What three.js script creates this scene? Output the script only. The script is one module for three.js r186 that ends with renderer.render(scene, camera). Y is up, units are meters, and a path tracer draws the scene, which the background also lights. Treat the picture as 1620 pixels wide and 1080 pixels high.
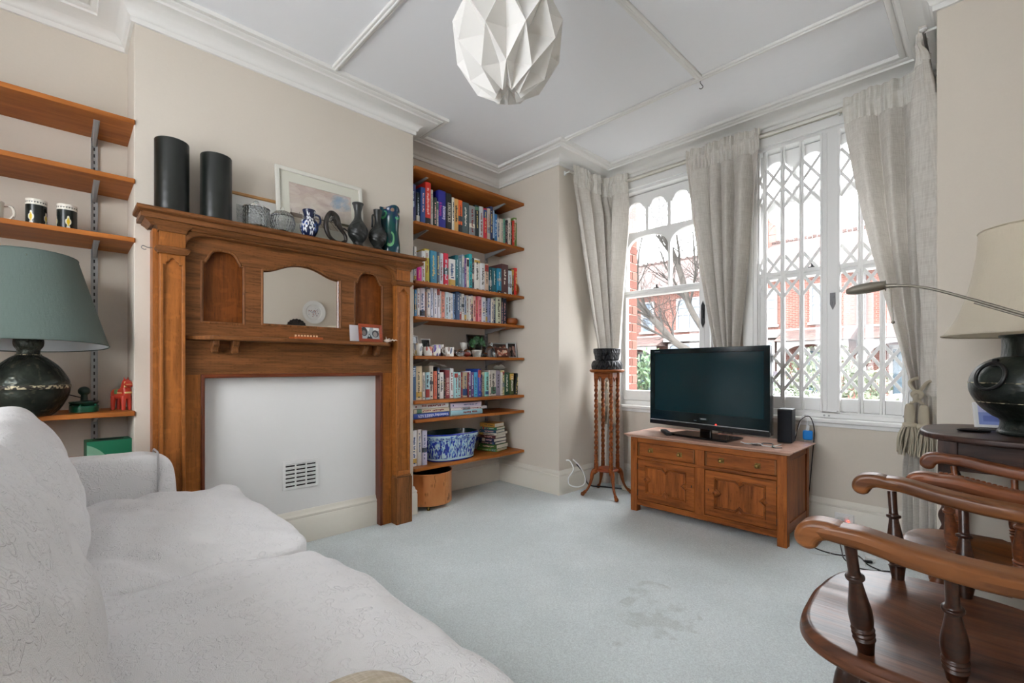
import * as THREE from 'three';
import { RoundedBoxGeometry } from 'three/addons/geometries/RoundedBoxGeometry.js';
import { mergeGeometries, mergeVertices, toCreasedNormals } from 'three/addons/utils/BufferGeometryUtils.js';
import { RectAreaLightUniformsLib } from 'three/addons/lights/RectAreaLightUniformsLib.js';

// ---------------------------------------------------------------- camera, sky, exposure
const scene = new THREE.Scene();
const camera = new THREE.PerspectiveCamera(2 * Math.atan(540 / 732) * 180 / Math.PI, 1.5, 0.05, 200);
camera.position.set(0, 1.0, 0);
camera.rotation.set(0, THREE.MathUtils.degToRad(45.9), 0);
camera.setViewOffset(1620, 1080, 0, -40, 1620, 1080);          // rising-front shift: verticals stay vertical
const renderer = new THREE.WebGLRenderer({ antialias: true });
renderer.toneMapping = THREE.LinearToneMapping;
renderer.toneMappingExposure = 3.5;
renderer.shadowMap.enabled = true;
RectAreaLightUniformsLib.init();
{ // overcast sky: almost even, a little brighter overhead, faintly cool
  const W = 256, H = 128, d = new Float32Array(W * H * 4);
  for (let y = 0; y < H; y++) for (let x = 0; x < W; x++) {
    const up = Math.sin(((y + 0.5) / H - 0.5) * Math.PI), a = (x / W) * Math.PI * 2;
    const cloud = 0.05 * Math.sin(a * 3 + up * 7) + 0.04 * Math.sin(a * 7 - up * 11 + 1.3);
    const k = (0.85 + 0.3 * Math.max(0, up)) * (1 + cloud), o = (y * W + x) * 4;
    d[o] = k * 0.97; d[o + 1] = k * 1.0; d[o + 2] = k * 1.045; d[o + 3] = 1;
  }
  const t = new THREE.DataTexture(d, W, H, THREE.RGBAFormat, THREE.FloatType);
  t.mapping = THREE.EquirectangularReflectionMapping; t.magFilter = THREE.LinearFilter; t.needsUpdate = true;
  scene.background = t; scene.backgroundIntensity = 4.2;
}

// ---------------------------------------------------------------- helpers
let seed_ = 7;
const rnd = () => { seed_ = (seed_ + 0x6d2b79f5) | 0; let t = Math.imul(seed_ ^ (seed_ >>> 15), 1 | seed_); t = (t + Math.imul(t ^ (t >>> 7), 61 | t)) ^ t; return ((t ^ (t >>> 14)) >>> 0) / 4294967296; };
const rr = (a, b) => a + (b - a) * rnd();
const { clamp, lerp, smoothstep } = THREE.MathUtils;
const V2 = (x, y) => new THREE.Vector2(x, y), V3 = (x, y, z) => new THREE.Vector3(x, y, z);
const hash = (x, y, s) => { let h = Math.imul(x, 374761393) ^ Math.imul(y, 668265263) ^ Math.imul(s, 2147483647 ^ 0x5bd1e995); h = Math.imul(h ^ (h >>> 13), 1274126177); return ((h ^ (h >>> 16)) >>> 0) / 4294967296; };
// value noise that repeats every px, py cells
function vn(x, y, px, py, s) {
  const ix = Math.floor(x), iy = Math.floor(y), fx = x - ix, fy = y - iy, u = fx * fx * (3 - 2 * fx), v = fy * fy * (3 - 2 * fy);
  const m = (a, n) => ((a % n) + n) % n, x0 = m(ix, px), x1 = m(ix + 1, px), y0 = m(iy, py), y1 = m(iy + 1, py);
  return lerp(lerp(hash(x0, y0, s), hash(x1, y0, s), u), lerp(hash(x0, y1, s), hash(x1, y1, s), u), v);
}
function fbm(x, y, px, py, s, oct = 4) { let a = 0.5, t = 0, n = 0; for (let i = 0; i < oct; i++) { t += a * vn(x, y, px, py, s + i * 17); n += a; a *= 0.5; x *= 2; y *= 2; px *= 2; py *= 2; } return t / n; }
const lin = (hex) => { const c = new THREE.Color(hex); return [c.r, c.g, c.b]; };
const s8 = (v) => Math.round(255 * clamp(v <= 0.0031308 ? v * 12.92 : 1.055 * Math.pow(v, 1 / 2.4) - 0.055, 0, 1));
// f(u, v) in 0..1 -> [r, g, b] linear
function colourTex(n, m, size, f) {
  const d = new Uint8Array(n * m * 4);
  for (let y = 0; y < m; y++) for (let x = 0; x < n; x++) { const c = f((x + 0.5) / n, (y + 0.5) / m), o = (y * n + x) * 4; d[o] = s8(c[0]); d[o + 1] = s8(c[1]); d[o + 2] = s8(c[2]); d[o + 3] = 255; }
  return finish(new THREE.DataTexture(d, n, m), size, true);
}
function greyTex(n, m, size, f) {
  const d = new Uint8Array(n * m * 4);
  for (let y = 0; y < m; y++) for (let x = 0; x < n; x++) { const c = Math.round(255 * clamp(f((x + 0.5) / n, (y + 0.5) / m), 0, 1)), o = (y * n + x) * 4; d[o] = d[o + 1] = d[o + 2] = c; d[o + 3] = 255; }
  return finish(new THREE.DataTexture(d, n, m), size, false);
}
function finish(t, size, srgb) {
  t.wrapS = t.wrapT = THREE.RepeatWrapping; t.magFilter = THREE.LinearFilter; t.minFilter = THREE.LinearMipmapLinearFilter; t.generateMipmaps = true;
  if (srgb) t.colorSpace = THREE.SRGBColorSpace;
  if (size) { const [a, b] = Array.isArray(size) ? size : [size, size]; t.repeat.set(1 / a, 1 / b); }
  t.needsUpdate = true; return t;
}
function canvasTex(w, h, draw, srgb = true, size = null) {
  const c = document.createElement('canvas'); c.width = w; c.height = h; draw(c.getContext('2d'), w, h);
  const t = new THREE.CanvasTexture(c); return finish(t, size, srgb);
}
const mix3 = (a, b, t) => [lerp(a[0], b[0], t), lerp(a[1], b[1], t), lerp(a[2], b[2], t)];
const M = (o) => new THREE.MeshStandardMaterial(o), MP = (o) => new THREE.MeshPhysicalMaterial(o);
const plain = (hex, roughness = 0.7, more = {}) => M({ color: hex, roughness, ...more });

const taken = new Map();
function numbered(n) { const k = taken.get(n) ?? 0; taken.set(n, k + 1); return k ? n + '_' + String(k).padStart(3, '0') : n; }
function tag(o, label, category, group) { o.userData.label = label; o.userData.category = category; if (group) o.userData.group = group; return o; }
function thing(name, label, category, [x, y, z] = [0, 0, 0], turn = 0, group) {
  const o = new THREE.Group(); o.name = numbered(name); o.position.set(x, y, z); o.rotation.y = turn; scene.add(o);
  return tag(o, label, category, group);
}
function part(parent, name, geo, mat, label) {
  const m = new THREE.Mesh(Array.isArray(geo) ? merge(geo) : geo, mat); m.name = parent ? name : numbered(name);
  (parent || scene).add(m); if (label) m.userData.label = label; return m;
}
function struct(name, geo, mat, parent) { const m = part(parent || null, name, geo, mat); if (!parent) m.userData.kind = 'structure'; return m; }
function solo(name, label, category, geo, mat, [x, y, z] = [0, 0, 0], turn = 0, group) { const m = part(null, name, geo, mat); m.position.set(x, y, z); m.rotation.y = turn; return tag(m, label, category, group); }
function merge(list) {
  return mergeGeometries(list.map((g) => { const q = g.index ? g.toNonIndexed() : g.clone(); for (const k of Object.keys(q.attributes)) if (!['position', 'normal', 'uv'].includes(k)) q.deleteAttribute(k); q.morphAttributes = {}; return q; }), false);
}
// uv in metres from a box projection; the grain runs along `axis` (0 x, 1 y, 2 z)
function grain(geo, axis = 0, off = true) {
  let g = geo.index ? geo.toNonIndexed() : geo; const p = g.attributes.position, uv = new Float32Array(p.count * 2);
  const ou = off ? rnd() * 3 : 0, ov = off ? rnd() * 3 : 0, a = V3(), b = V3(), c = V3(), n = V3();
  for (let i = 0; i < p.count; i += 3) {
    a.fromBufferAttribute(p, i); b.fromBufferAttribute(p, i + 1); c.fromBufferAttribute(p, i + 2);
    n.subVectors(b, a).cross(V3().subVectors(c, a)); const q = [Math.abs(n.x), Math.abs(n.y), Math.abs(n.z)];
    const d = q[0] >= q[1] && q[0] >= q[2] ? 0 : q[1] >= q[2] ? 1 : 2, r = [0, 1, 2].filter((k) => k !== d);
    const ua = r.includes(axis) ? axis : r[0], va = r.find((k) => k !== ua);
    [a, b, c].forEach((w, k) => { uv[(i + k) * 2] = w.getComponent(ua) + ou; uv[(i + k) * 2 + 1] = w.getComponent(va) + ov; });
  }
  g.setAttribute('uv', new THREE.BufferAttribute(uv, 2)); return g;
}
// box from min to max corner with eased edges
function box(x0, x1, y0, y1, z0, z1, r = 0.002, seg = 1) {
  const w = Math.abs(x1 - x0), h = Math.abs(y1 - y0), d = Math.abs(z1 - z0), q = Math.min(r, w / 2.01, h / 2.01, d / 2.01);
  const g = q > 0 ? new RoundedBoxGeometry(w, h, d, seg, q) : new THREE.BoxGeometry(w, h, d);
  g.translate((x0 + x1) / 2, (y0 + y1) / 2, (z0 + z1) / 2); return g;
}
const cbox = (w, h, d, x = 0, y = 0, z = 0, r = 0.002, seg = 1) => box(x - w / 2, x + w / 2, y - h / 2, y + h / 2, z - d / 2, z + d / 2, r, seg);
const lathe = (pts, n = 32) => new THREE.LatheGeometry(pts.map(([r, y]) => V2(r, y)), n);
function smoothPts(pts, n = 40) { const c = new THREE.SplineCurve(pts.map(([x, y]) => V2(x, y))); return c.getPoints(n).map((v) => [Math.max(0, v.x), v.y]); }
function tube(pts, r, seg = 32, rad = 8, closed = false) { return new THREE.TubeGeometry(new THREE.CatmullRomCurve3(pts.map((p) => (p.isVector3 ? p : V3(...p))), closed, 'centripetal'), seg, r, rad, closed); }
function rod(a, b, r0, r1 = r0, rad = 10) { const A = V3(...a), B = V3(...b), d = B.clone().sub(A), g = new THREE.CylinderGeometry(r1, r0, d.length(), rad); g.translate(0, d.length() / 2, 0); g.applyQuaternion(new THREE.Quaternion().setFromUnitVectors(V3(0, 1, 0), d.normalize())); g.translate(...a); return g; }
function shapeOf(pts) { const s = new THREE.Shape(); pts.forEach((p, i) => (i ? s.lineTo(p[0], p[1]) : s.moveTo(p[0], p[1]))); return s; }
function extrude(shape, depth, bevel = 0, bs = 1) { return new THREE.ExtrudeGeometry(shape, { depth: depth - 2 * bevel, bevelEnabled: bevel > 0, bevelSize: bevel, bevelThickness: bevel, bevelOffset: -bevel, bevelSegments: bs, curveSegments: 14 }).translate(0, 0, bevel); }
// profile (out, up) swept along a polyline in plan; `out` is to the right of travel when side = 1
function sweep(path, profile, { closed = false, side = 1, y = 0 } = {}) {
  const n = path.length, rings = [];
  for (let i = 0; i < n; i++) {
    const p = V2(...path[i]), a = closed || i > 0 ? V2(...path[(i - 1 + n) % n]) : null, b = closed || i < n - 1 ? V2(...path[(i + 1) % n]) : null;
    const d0 = a ? p.clone().sub(a).normalize() : null, d1 = b ? b.clone().sub(p).normalize() : null;
    const nrm = (d) => V2(-d.y * side, d.x * side), n0 = nrm(d0 || d1), n1 = nrm(d1 || d0), m = n0.clone().add(n1).normalize(), k = 1 / Math.max(0.2, m.dot(n1));
    rings.push(profile.map(([o, u]) => V3(p.x + m.x * o * k, u + y, p.y + m.y * o * k)));
  }
  const pos = [], uv = []; let run = 0;
  for (let i = 0; i < (closed ? n : n - 1); i++) {
    const A = rings[i], B = rings[(i + 1) % n], L = A[0].distanceTo(B[0]); let v = 0;
    for (let j = 0; j < profile.length - 1; j++) {
      const w = Math.hypot(profile[j + 1][0] - profile[j][0], profile[j + 1][1] - profile[j][1]);
      for (const [q, uu, vv] of [[A[j], run, v], [B[j], run + L, v], [B[j + 1], run + L, v + w], [A[j], run, v], [B[j + 1], run + L, v + w], [A[j + 1], run, v + w]]) { pos.push(q.x, q.y, q.z); uv.push(uu, vv); }
      v += w;
    }
    run += L;
  }
  const g = new THREE.BufferGeometry(); g.setAttribute('position', new THREE.Float32BufferAttribute(pos, 3)); g.setAttribute('uv', new THREE.Float32BufferAttribute(uv, 2)); g.computeVertexNormals();
  return g;
}
// grid surface f(u, v) -> Vector3, smooth
function surf(f, nu, nv, uvf = (u, v) => [u, v]) {
  const pos = [], uv = [], idx = [];
  for (let j = 0; j <= nv; j++) for (let i = 0; i <= nu; i++) { const p = f(i / nu, j / nv); pos.push(p.x, p.y, p.z); uv.push(...uvf(i / nu, j / nv)); }
  for (let j = 0; j < nv; j++) for (let i = 0; i < nu; i++) { const a = j * (nu + 1) + i, b = a + 1, c = a + nu + 1, d = c + 1; idx.push(a, b, d, a, d, c); }
  const g = new THREE.BufferGeometry(); g.setAttribute('position', new THREE.Float32BufferAttribute(pos, 3)); g.setAttribute('uv', new THREE.Float32BufferAttribute(uv, 2)); g.setIndex(idx); g.computeVertexNormals(); return g;
}
const outlineTube = (path, r, z, n = 260) => { const p = path.getSpacedPoints(n).map((v) => V3(v.x, v.y, z)); p.pop(); return tube(p, r, n * 2, 8, true); };
const moved = (g, x = 0, y = 0, z = 0, ry = 0, rx = 0, rz = 0) => { const q = g.clone(); if (rx) q.rotateX(rx); if (rz) q.rotateZ(rz); if (ry) q.rotateY(ry); q.translate(x, y, z); return q; };

// ---------------------------------------------------------------- materials
function woodTex(n, size, light, dark, s, { streak = 60, ring = 5, pores = 0.35, fleck = 0, contrast = 1, warp = 0.6 } = {}) {
  const L = lin(light), D = lin(dark);
  return colourTex(n, n, size, (u, v) => {
    const w = fbm(u * 3, v * 5, 3, 5, s, 3) * warp, r = fbm(u * 2, (v + w * 0.25) * ring * 2, 2, ring * 2, s + 5, 4);
    let t = 0.5 + (r - 0.5) * 1.3 * contrast + (fbm(u * 6, v * streak, 6, streak, s + 9, 3) - 0.5) * 1.1 * contrast;
    const p = vn(u * 40, v * streak * 4, 40, streak * 4, s + 31); if (p > 0.72) t -= (p - 0.72) * 2.4 * pores;
    if (fleck) { const f = fbm(u * 26, v * 18 + Math.sin(u * 12.566) * 1.2, 26, 18, s + 77, 2); if (f > 0.58) t += Math.min(1, (f - 0.58) * 7) * fleck; }
    return mix3(D, L, clamp(t, 0, 1));
  });
}
const bumpWood = greyTex(512, 512, 0.5, (u, v) => 0.5 + (fbm(u * 5, v * 90, 5, 90, 3, 3) - 0.5) * 0.8);
const bumpFine = greyTex(512, 512, 0.6, (u, v) => fbm(u * 40, v * 40, 40, 40, 11, 4));
const bumpPlaster = greyTex(512, 512, 1.7, (u, v) => 0.6 * fbm(u * 9, v * 9, 9, 9, 21, 3) + 0.4 * fbm(u * 60, v * 60, 60, 60, 22, 3));
const mats = {};
mats.oak = MP({ specularIntensity: 0.45, map: woodTex(1024, 0.62, '#a7652f', '#77481f', 101, { fleck: 0.32, streak: 100, ring: 18, pores: 0.8, contrast: 0.7, warp: 0.4 }), roughness: 0.42, bumpMap: bumpWood, bumpScale: 0.0007 });
mats.oakDark = MP({ specularIntensity: 0.45, map: woodTex(1024, 0.7, '#8d5a33', '#5a381d', 131, { streak: 110, ring: 18, pores: 1.0, contrast: 0.8, warp: 0.5 }), roughness: 0.42, bumpMap: bumpWood, bumpScale: 0.0008 });
mats.shelf = MP({ specularIntensity: 0.45, map: woodTex(1024, 0.9, '#b87032', '#8a4d1e', 151, { streak: 50, contrast: 0.7 }), roughness: 0.5, bumpMap: bumpWood, bumpScale: 0.0003 });
mats.cab = MP({ specularIntensity: 0.45, map: woodTex(1024, 0.8, '#a9602a', '#673414', 171, { streak: 60, contrast: 0.9, pores: 0.5 }), roughness: 0.45, bumpMap: bumpWood, bumpScale: 0.0004 });
mats.chairDark = MP({ specularIntensity: 0.75, map: woodTex(1024, 0.7, '#69402a', '#2c1810', 191, { streak: 50, contrast: 1.1 }), roughness: 0.3, bumpMap: bumpWood, bumpScale: 0.0004 });
mats.chairLight = MP({ specularIntensity: 0.75, map: woodTex(512, 0.7, '#85522a', '#4c2a12', 211, { streak: 50, contrast: 1.0 }), roughness: 0.33, bumpMap: bumpWood, bumpScale: 0.0004 });
mats.twist = MP({ specularIntensity: 0.45, map: woodTex(512, 0.5, '#9c5424', '#5a2a10', 231, {}), roughness: 0.32 });
mats.tableDark = MP({ specularIntensity: 0.75, map: woodTex(512, 0.6, '#4a3128', '#211310', 251, { contrast: 1.2 }), roughness: 0.4, bumpMap: bumpWood, bumpScale: 0.0004 });
const wallBlotch = colourTex(512, 512, 2.3, (u, v) => { const t = (fbm(u * 5, v * 5, 5, 5, 41, 4) - 0.5) * 0.05 + (hash(Math.floor(u * 512), Math.floor(v * 512), 5) - 0.5) * 0.012; const c = lin('#d1c8bb'); return c.map((k) => k * (1 + t)); });
mats.wall = M({ map: wallBlotch, roughness: 0.85, bumpMap: bumpPlaster, bumpScale: 0.0012 });
mats.ceiling = M({ color: '#e9eaec', roughness: 0.9, bumpMap: bumpPlaster, bumpScale: 0.002 });
mats.gloss = M({ color: '#e3e2de', roughness: 0.45, bumpMap: bumpPlaster, bumpScale: 0.0008 });
mats.trim = M({ color: '#dcd7cb', roughness: 0.42, bumpMap: bumpPlaster, bumpScale: 0.0006 });
mats.white = M({ color: '#e4e4e2', roughness: 0.4 });
mats.black = M({ color: '#0d0e10', roughness: 0.35 });
mats.blackGloss = M({ color: '#06080a', roughness: 0.08 });
mats.steel = M({ color: '#9a9a98', roughness: 0.35, metalness: 0.9 });
mats.alu = M({ color: '#a9abac', roughness: 0.42, metalness: 0.35 });
mats.brass = M({ color: '#8f7440', roughness: 0.35, metalness: 0.85 });
mats.paper = M({ color: '#e6e2d6', roughness: 0.85 });
mats.glass = MP({ color: '#ffffff', roughness: 0, transmission: 1, thickness: 0, ior: 1.45 });

// ---------------------------------------------------------------- the room
const H = 2.68;
const carpet = (() => {
  const base = lin('#d2dada'), pale = lin('#e2e9ea'), dirt = lin('#8d8f82');
  const map = colourTex(1024, 1024, 3.2, (u, v) => {
    const a = fbm(u * 6, v * 6, 6, 6, 61, 4), b = fbm(u * 22, v * 22, 22, 22, 62, 3), g = hash(Math.floor(u * 1024), Math.floor(v * 1024), 63);
    let c = mix3(base, pale, clamp((a - 0.3) * 1.6 + (b - 0.5) * 0.7, 0, 1));
    const X = u * 3.2 - 3.2, Z = v * 3.2 - 3.2; let near = 0; for (const [x, z, r] of [[-0.93, -1.72, 0.17], [-1.05, -1.88, 0.1], [-0.92, -1.44, 0.07]]) near = Math.max(near, 1 - Math.hypot(X - x, Z - z) / r); const s = fbm(u * 60, v * 60, 60, 60, 66, 3); if (near > 0 && s + near * 0.35 > 0.62) c = mix3(c, dirt, clamp((s + near * 0.35 - 0.62) * 1.2, 0, 0.24));
    return c.map((k) => k * (0.86 + 0.28 * g));
  });
  return M({ map, roughness: 0.97, bumpMap: greyTex(512, 512, 0.35, (u, v) => 0.6 * hash(Math.floor(u * 512), Math.floor(v * 512), 71) + 0.4 * fbm(u * 50, v * 50, 50, 50, 72, 2)), bumpScale: 0.003 });
})();
struct('floor', grain(box(-3.33, 0.85, -0.2, 0, -3.4, 1.5, 0), 0, false), carpet);
struct('ceiling', grain(box(-3.33, 0.85, H, H + 0.2, -3.62, 1.5, 0)), mats.ceiling);
struct('wall_fireplace', grain(box(-3.2, -2.73, 0, H, -1.71, -0.232, 0.004)), mats.wall);
struct('wall_fireplace_infill', grain(box(-2.7295, -2.726, 0.0, 0.95, -1.43, -0.48, 0)), M({ color: '#dad9d7', roughness: 0.6, bumpMap: bumpPlaster, bumpScale: 0.001 }));
struct('wall_left', grain(box(-3.33, -3.03, 0, H, -3.3, 1.5, 0)), mats.wall);
struct('wall_front_left', grain(box(-3.03, -2.342, 0, H, -3.4, -2.78, 0.004)), mats.wall);
struct('wall_front_right', grain(box(-0.163, 0.85, 0, H, -3.4, -2.78, 0.004)), mats.wall);
struct('wall_right', grain(box(0.55, 0.85, 0, H, -2.78, 1.5, 0)), mats.wall);
{ // rear wall with an unseen window, added behind the camera for fill light
  const w = struct('wall_back', grain(merge([box(-3.03, -1.9, 0, H, 1.2, 1.5, 0), box(-0.3, 0.55, 0, H, 1.2, 1.5, 0), box(-1.9, -0.3, 2.3, H, 1.2, 1.5, 0), box(-1.9, -0.3, 0, 0.85, 1.2, 1.5, 0)])), mats.wall);
  const d = struct('window_3', merge([box(-1.9, -1.84, 0.85, 2.3, 1.26, 1.34), box(-0.36, -0.3, 0.85, 2.3, 1.26, 1.34), box(-1.9, -0.3, 2.24, 2.3, 1.26, 1.34), box(-1.9, -0.3, 0.85, 0.91, 1.26, 1.34), box(-1.13, -1.07, 0.9, 2.25, 1.27, 1.33)]), mats.white);
  for (const [a, b] of [[-1.84, -1.13], [-1.07, -0.36]]) part(d, 'pane', new THREE.PlaneGeometry(b - a, 1.33).translate((a + b) / 2, 1.575, 1.3), mats.glass);
}
// bay front: wall under the windows, between them, over them; the outer leaf is brick
const brickMats = ['#7d4e40', '#875547', '#764639', '#8d5e50'].map((c) => M({ color: c, roughness: 0.9, bumpMap: bumpFine, bumpScale: 0.002 }));
const mortar = plain('#8f857a', 0.95);
struct('wall_bay', grain(merge([box(-2.342, -0.163, 0, 0.655, -3.5, -3.4, 0), box(-2.342, -2.215, 0.655, 2.52, -3.5, -3.4, 0), box(-1.345, -1.135, 0.655, 2.52, -3.5, -3.4, 0), box(-0.265, -0.163, 0.655, 2.52, -3.5, -3.4, 0), box(-2.342, -0.163, 2.52, H, -3.5, -3.4, 0)])), mats.wall);
{
  const o = struct('wall_bay_outside', merge([box(-2.36, -0.14, -0.6, 0.62, -3.66, -3.5, 0), box(-2.42, -2.186, 0.62, 2.52, -3.66, -3.5, 0), box(-1.36, -1.12, 0.62, 2.52, -3.66, -3.5, 0), box(-0.285, -0.14, 0.62, 2.52, -3.66, -3.5, 0), box(-2.36, -0.14, 2.52, 2.9, -3.66, -3.5, 0)]), mortar);
  // the courses of the left jamb that show through the glass
  for (let k = 0; k < 25; k++) { const y = 0.63 + k * 0.0755; part(o, 'brick', box(-2.3, -2.182 + rr(-0.001, 0.001), y, y + 0.069, -3.665, k % 2 ? -3.59 : -3.53, 0.003), brickMats[k % 4]); if (k % 2) part(o, 'brick', box(-2.3, -2.182, y, y + 0.069, -3.584, -3.53, 0.003), brickMats[(k + 1) % 4]); }
}
mats.trim.side = mats.gloss.side = mats.white.side = THREE.DoubleSide;
// cornice right round the room
const loop = [[-3.03, 1.2], [-3.03, -0.232], [-2.73, -0.232], [-2.73, -1.71], [-3.03, -1.71], [-3.03, -2.78], [-2.342, -2.78], [-2.342, -3.4], [-0.163, -3.4], [-0.163, -2.78], [0.55, -2.78], [0.55, 1.2]];
{
  const p = [[0, 0], [0.012, 0], [0.014, 0.004], [0.014, 0.022], [0.022, 0.026]];
  for (let i = 0; i <= 8; i++) { const a = (i / 8) * Math.PI / 2; p.push([0.024 + 0.088 * (1 - Math.cos(a)), 0.028 + 0.042 * Math.sin(a)]); }
  p.push([0.118, 0.07], [0.12, 0.078]);
  for (let i = 0; i <= 5; i++) { const a = (i / 5) * Math.PI / 2; p.push([0.122 + 0.022 * Math.sin(a), 0.08 + 0.01 * (1 - Math.cos(a))]); }
  p.push([0.148, 0.09], [0.15, 0.087], [0.16, 0.084], [0.172, 0.087], [0.175, 0.092], [0.175, 0.107]);
  const g = toCreasedNormals(sweep(loop, p, { closed: true, side: 1, y: H - 0.105 }), 0.6);
  struct('trim_1', g, mats.gloss);
}
// battens on the ceiling
const batten = (x0, x1, z0, z1) => box(x0, x1, H - 0.014, H + 0.002, z0, z1, 0.006, 2);
struct('trim_2', merge([batten(-2.86, 0.4, -2.675, -2.635), batten(-2.86, 0.4, -2.662, -2.648).translate(0, -0.006, 0)]), mats.gloss);
struct('trim_3', merge([batten(-2.556, 0.4, -1.117, -1.075), batten(-2.556, 0.4, -1.103, -1.089).translate(0, -0.006, 0)]), mats.gloss);
struct('trim_4', merge([batten(-1.19, -1.15, -2.64, -1.115), batten(-1.177, -1.163, -2.64, -1.115).translate(0, -0.006, 0)]), mats.gloss);
// skirting
const skirt = [[0, 0], [0.02, 0], [0.02, 0.138], [0.016, 0.143], [0.019, 0.15], [0.019, 0.157], [0.011, 0.166], [0.008, 0.178], [0.004, 0.187], [0, 0.187]];
const skirting = (name, path) => struct(name, toCreasedNormals(sweep(path, skirt, { side: 1 }), 0.7), mats.trim);
skirting('baseboard_left', [[-3.03, 1.2], [-3.03, -0.232], [-2.73, -0.232], [-2.73, -0.296]]);
skirting('baseboard_fireplace', [[-2.726, -0.482], [-2.726, -1.428]]);
skirting('baseboard_front_left', [[-2.73, -1.614], [-2.73, -1.71], [-3.03, -1.71], [-3.03, -2.78], [-2.342, -2.78], [-2.342, -3.4]]);
skirting('baseboard_bay', [[-2.322, -3.4], [-0.183, -3.4]]);
skirting('baseboard_right', [[-0.163, -3.4], [-0.163, -2.78], [0.55, -2.78], [0.55, 1.2]]);

// picture-rail height batten over the windows
struct('trim_5', toCreasedNormals(sweep([[-2.34, -3.4], [-0.165, -3.4]], [[0, 0], [0.012, 0], [0.02, 0.008], [0.02, 0.018], [0.012, 0.026], [0, 0.026]], { side: 1, y: 2.53 }), 0.7), mats.trim);

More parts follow.
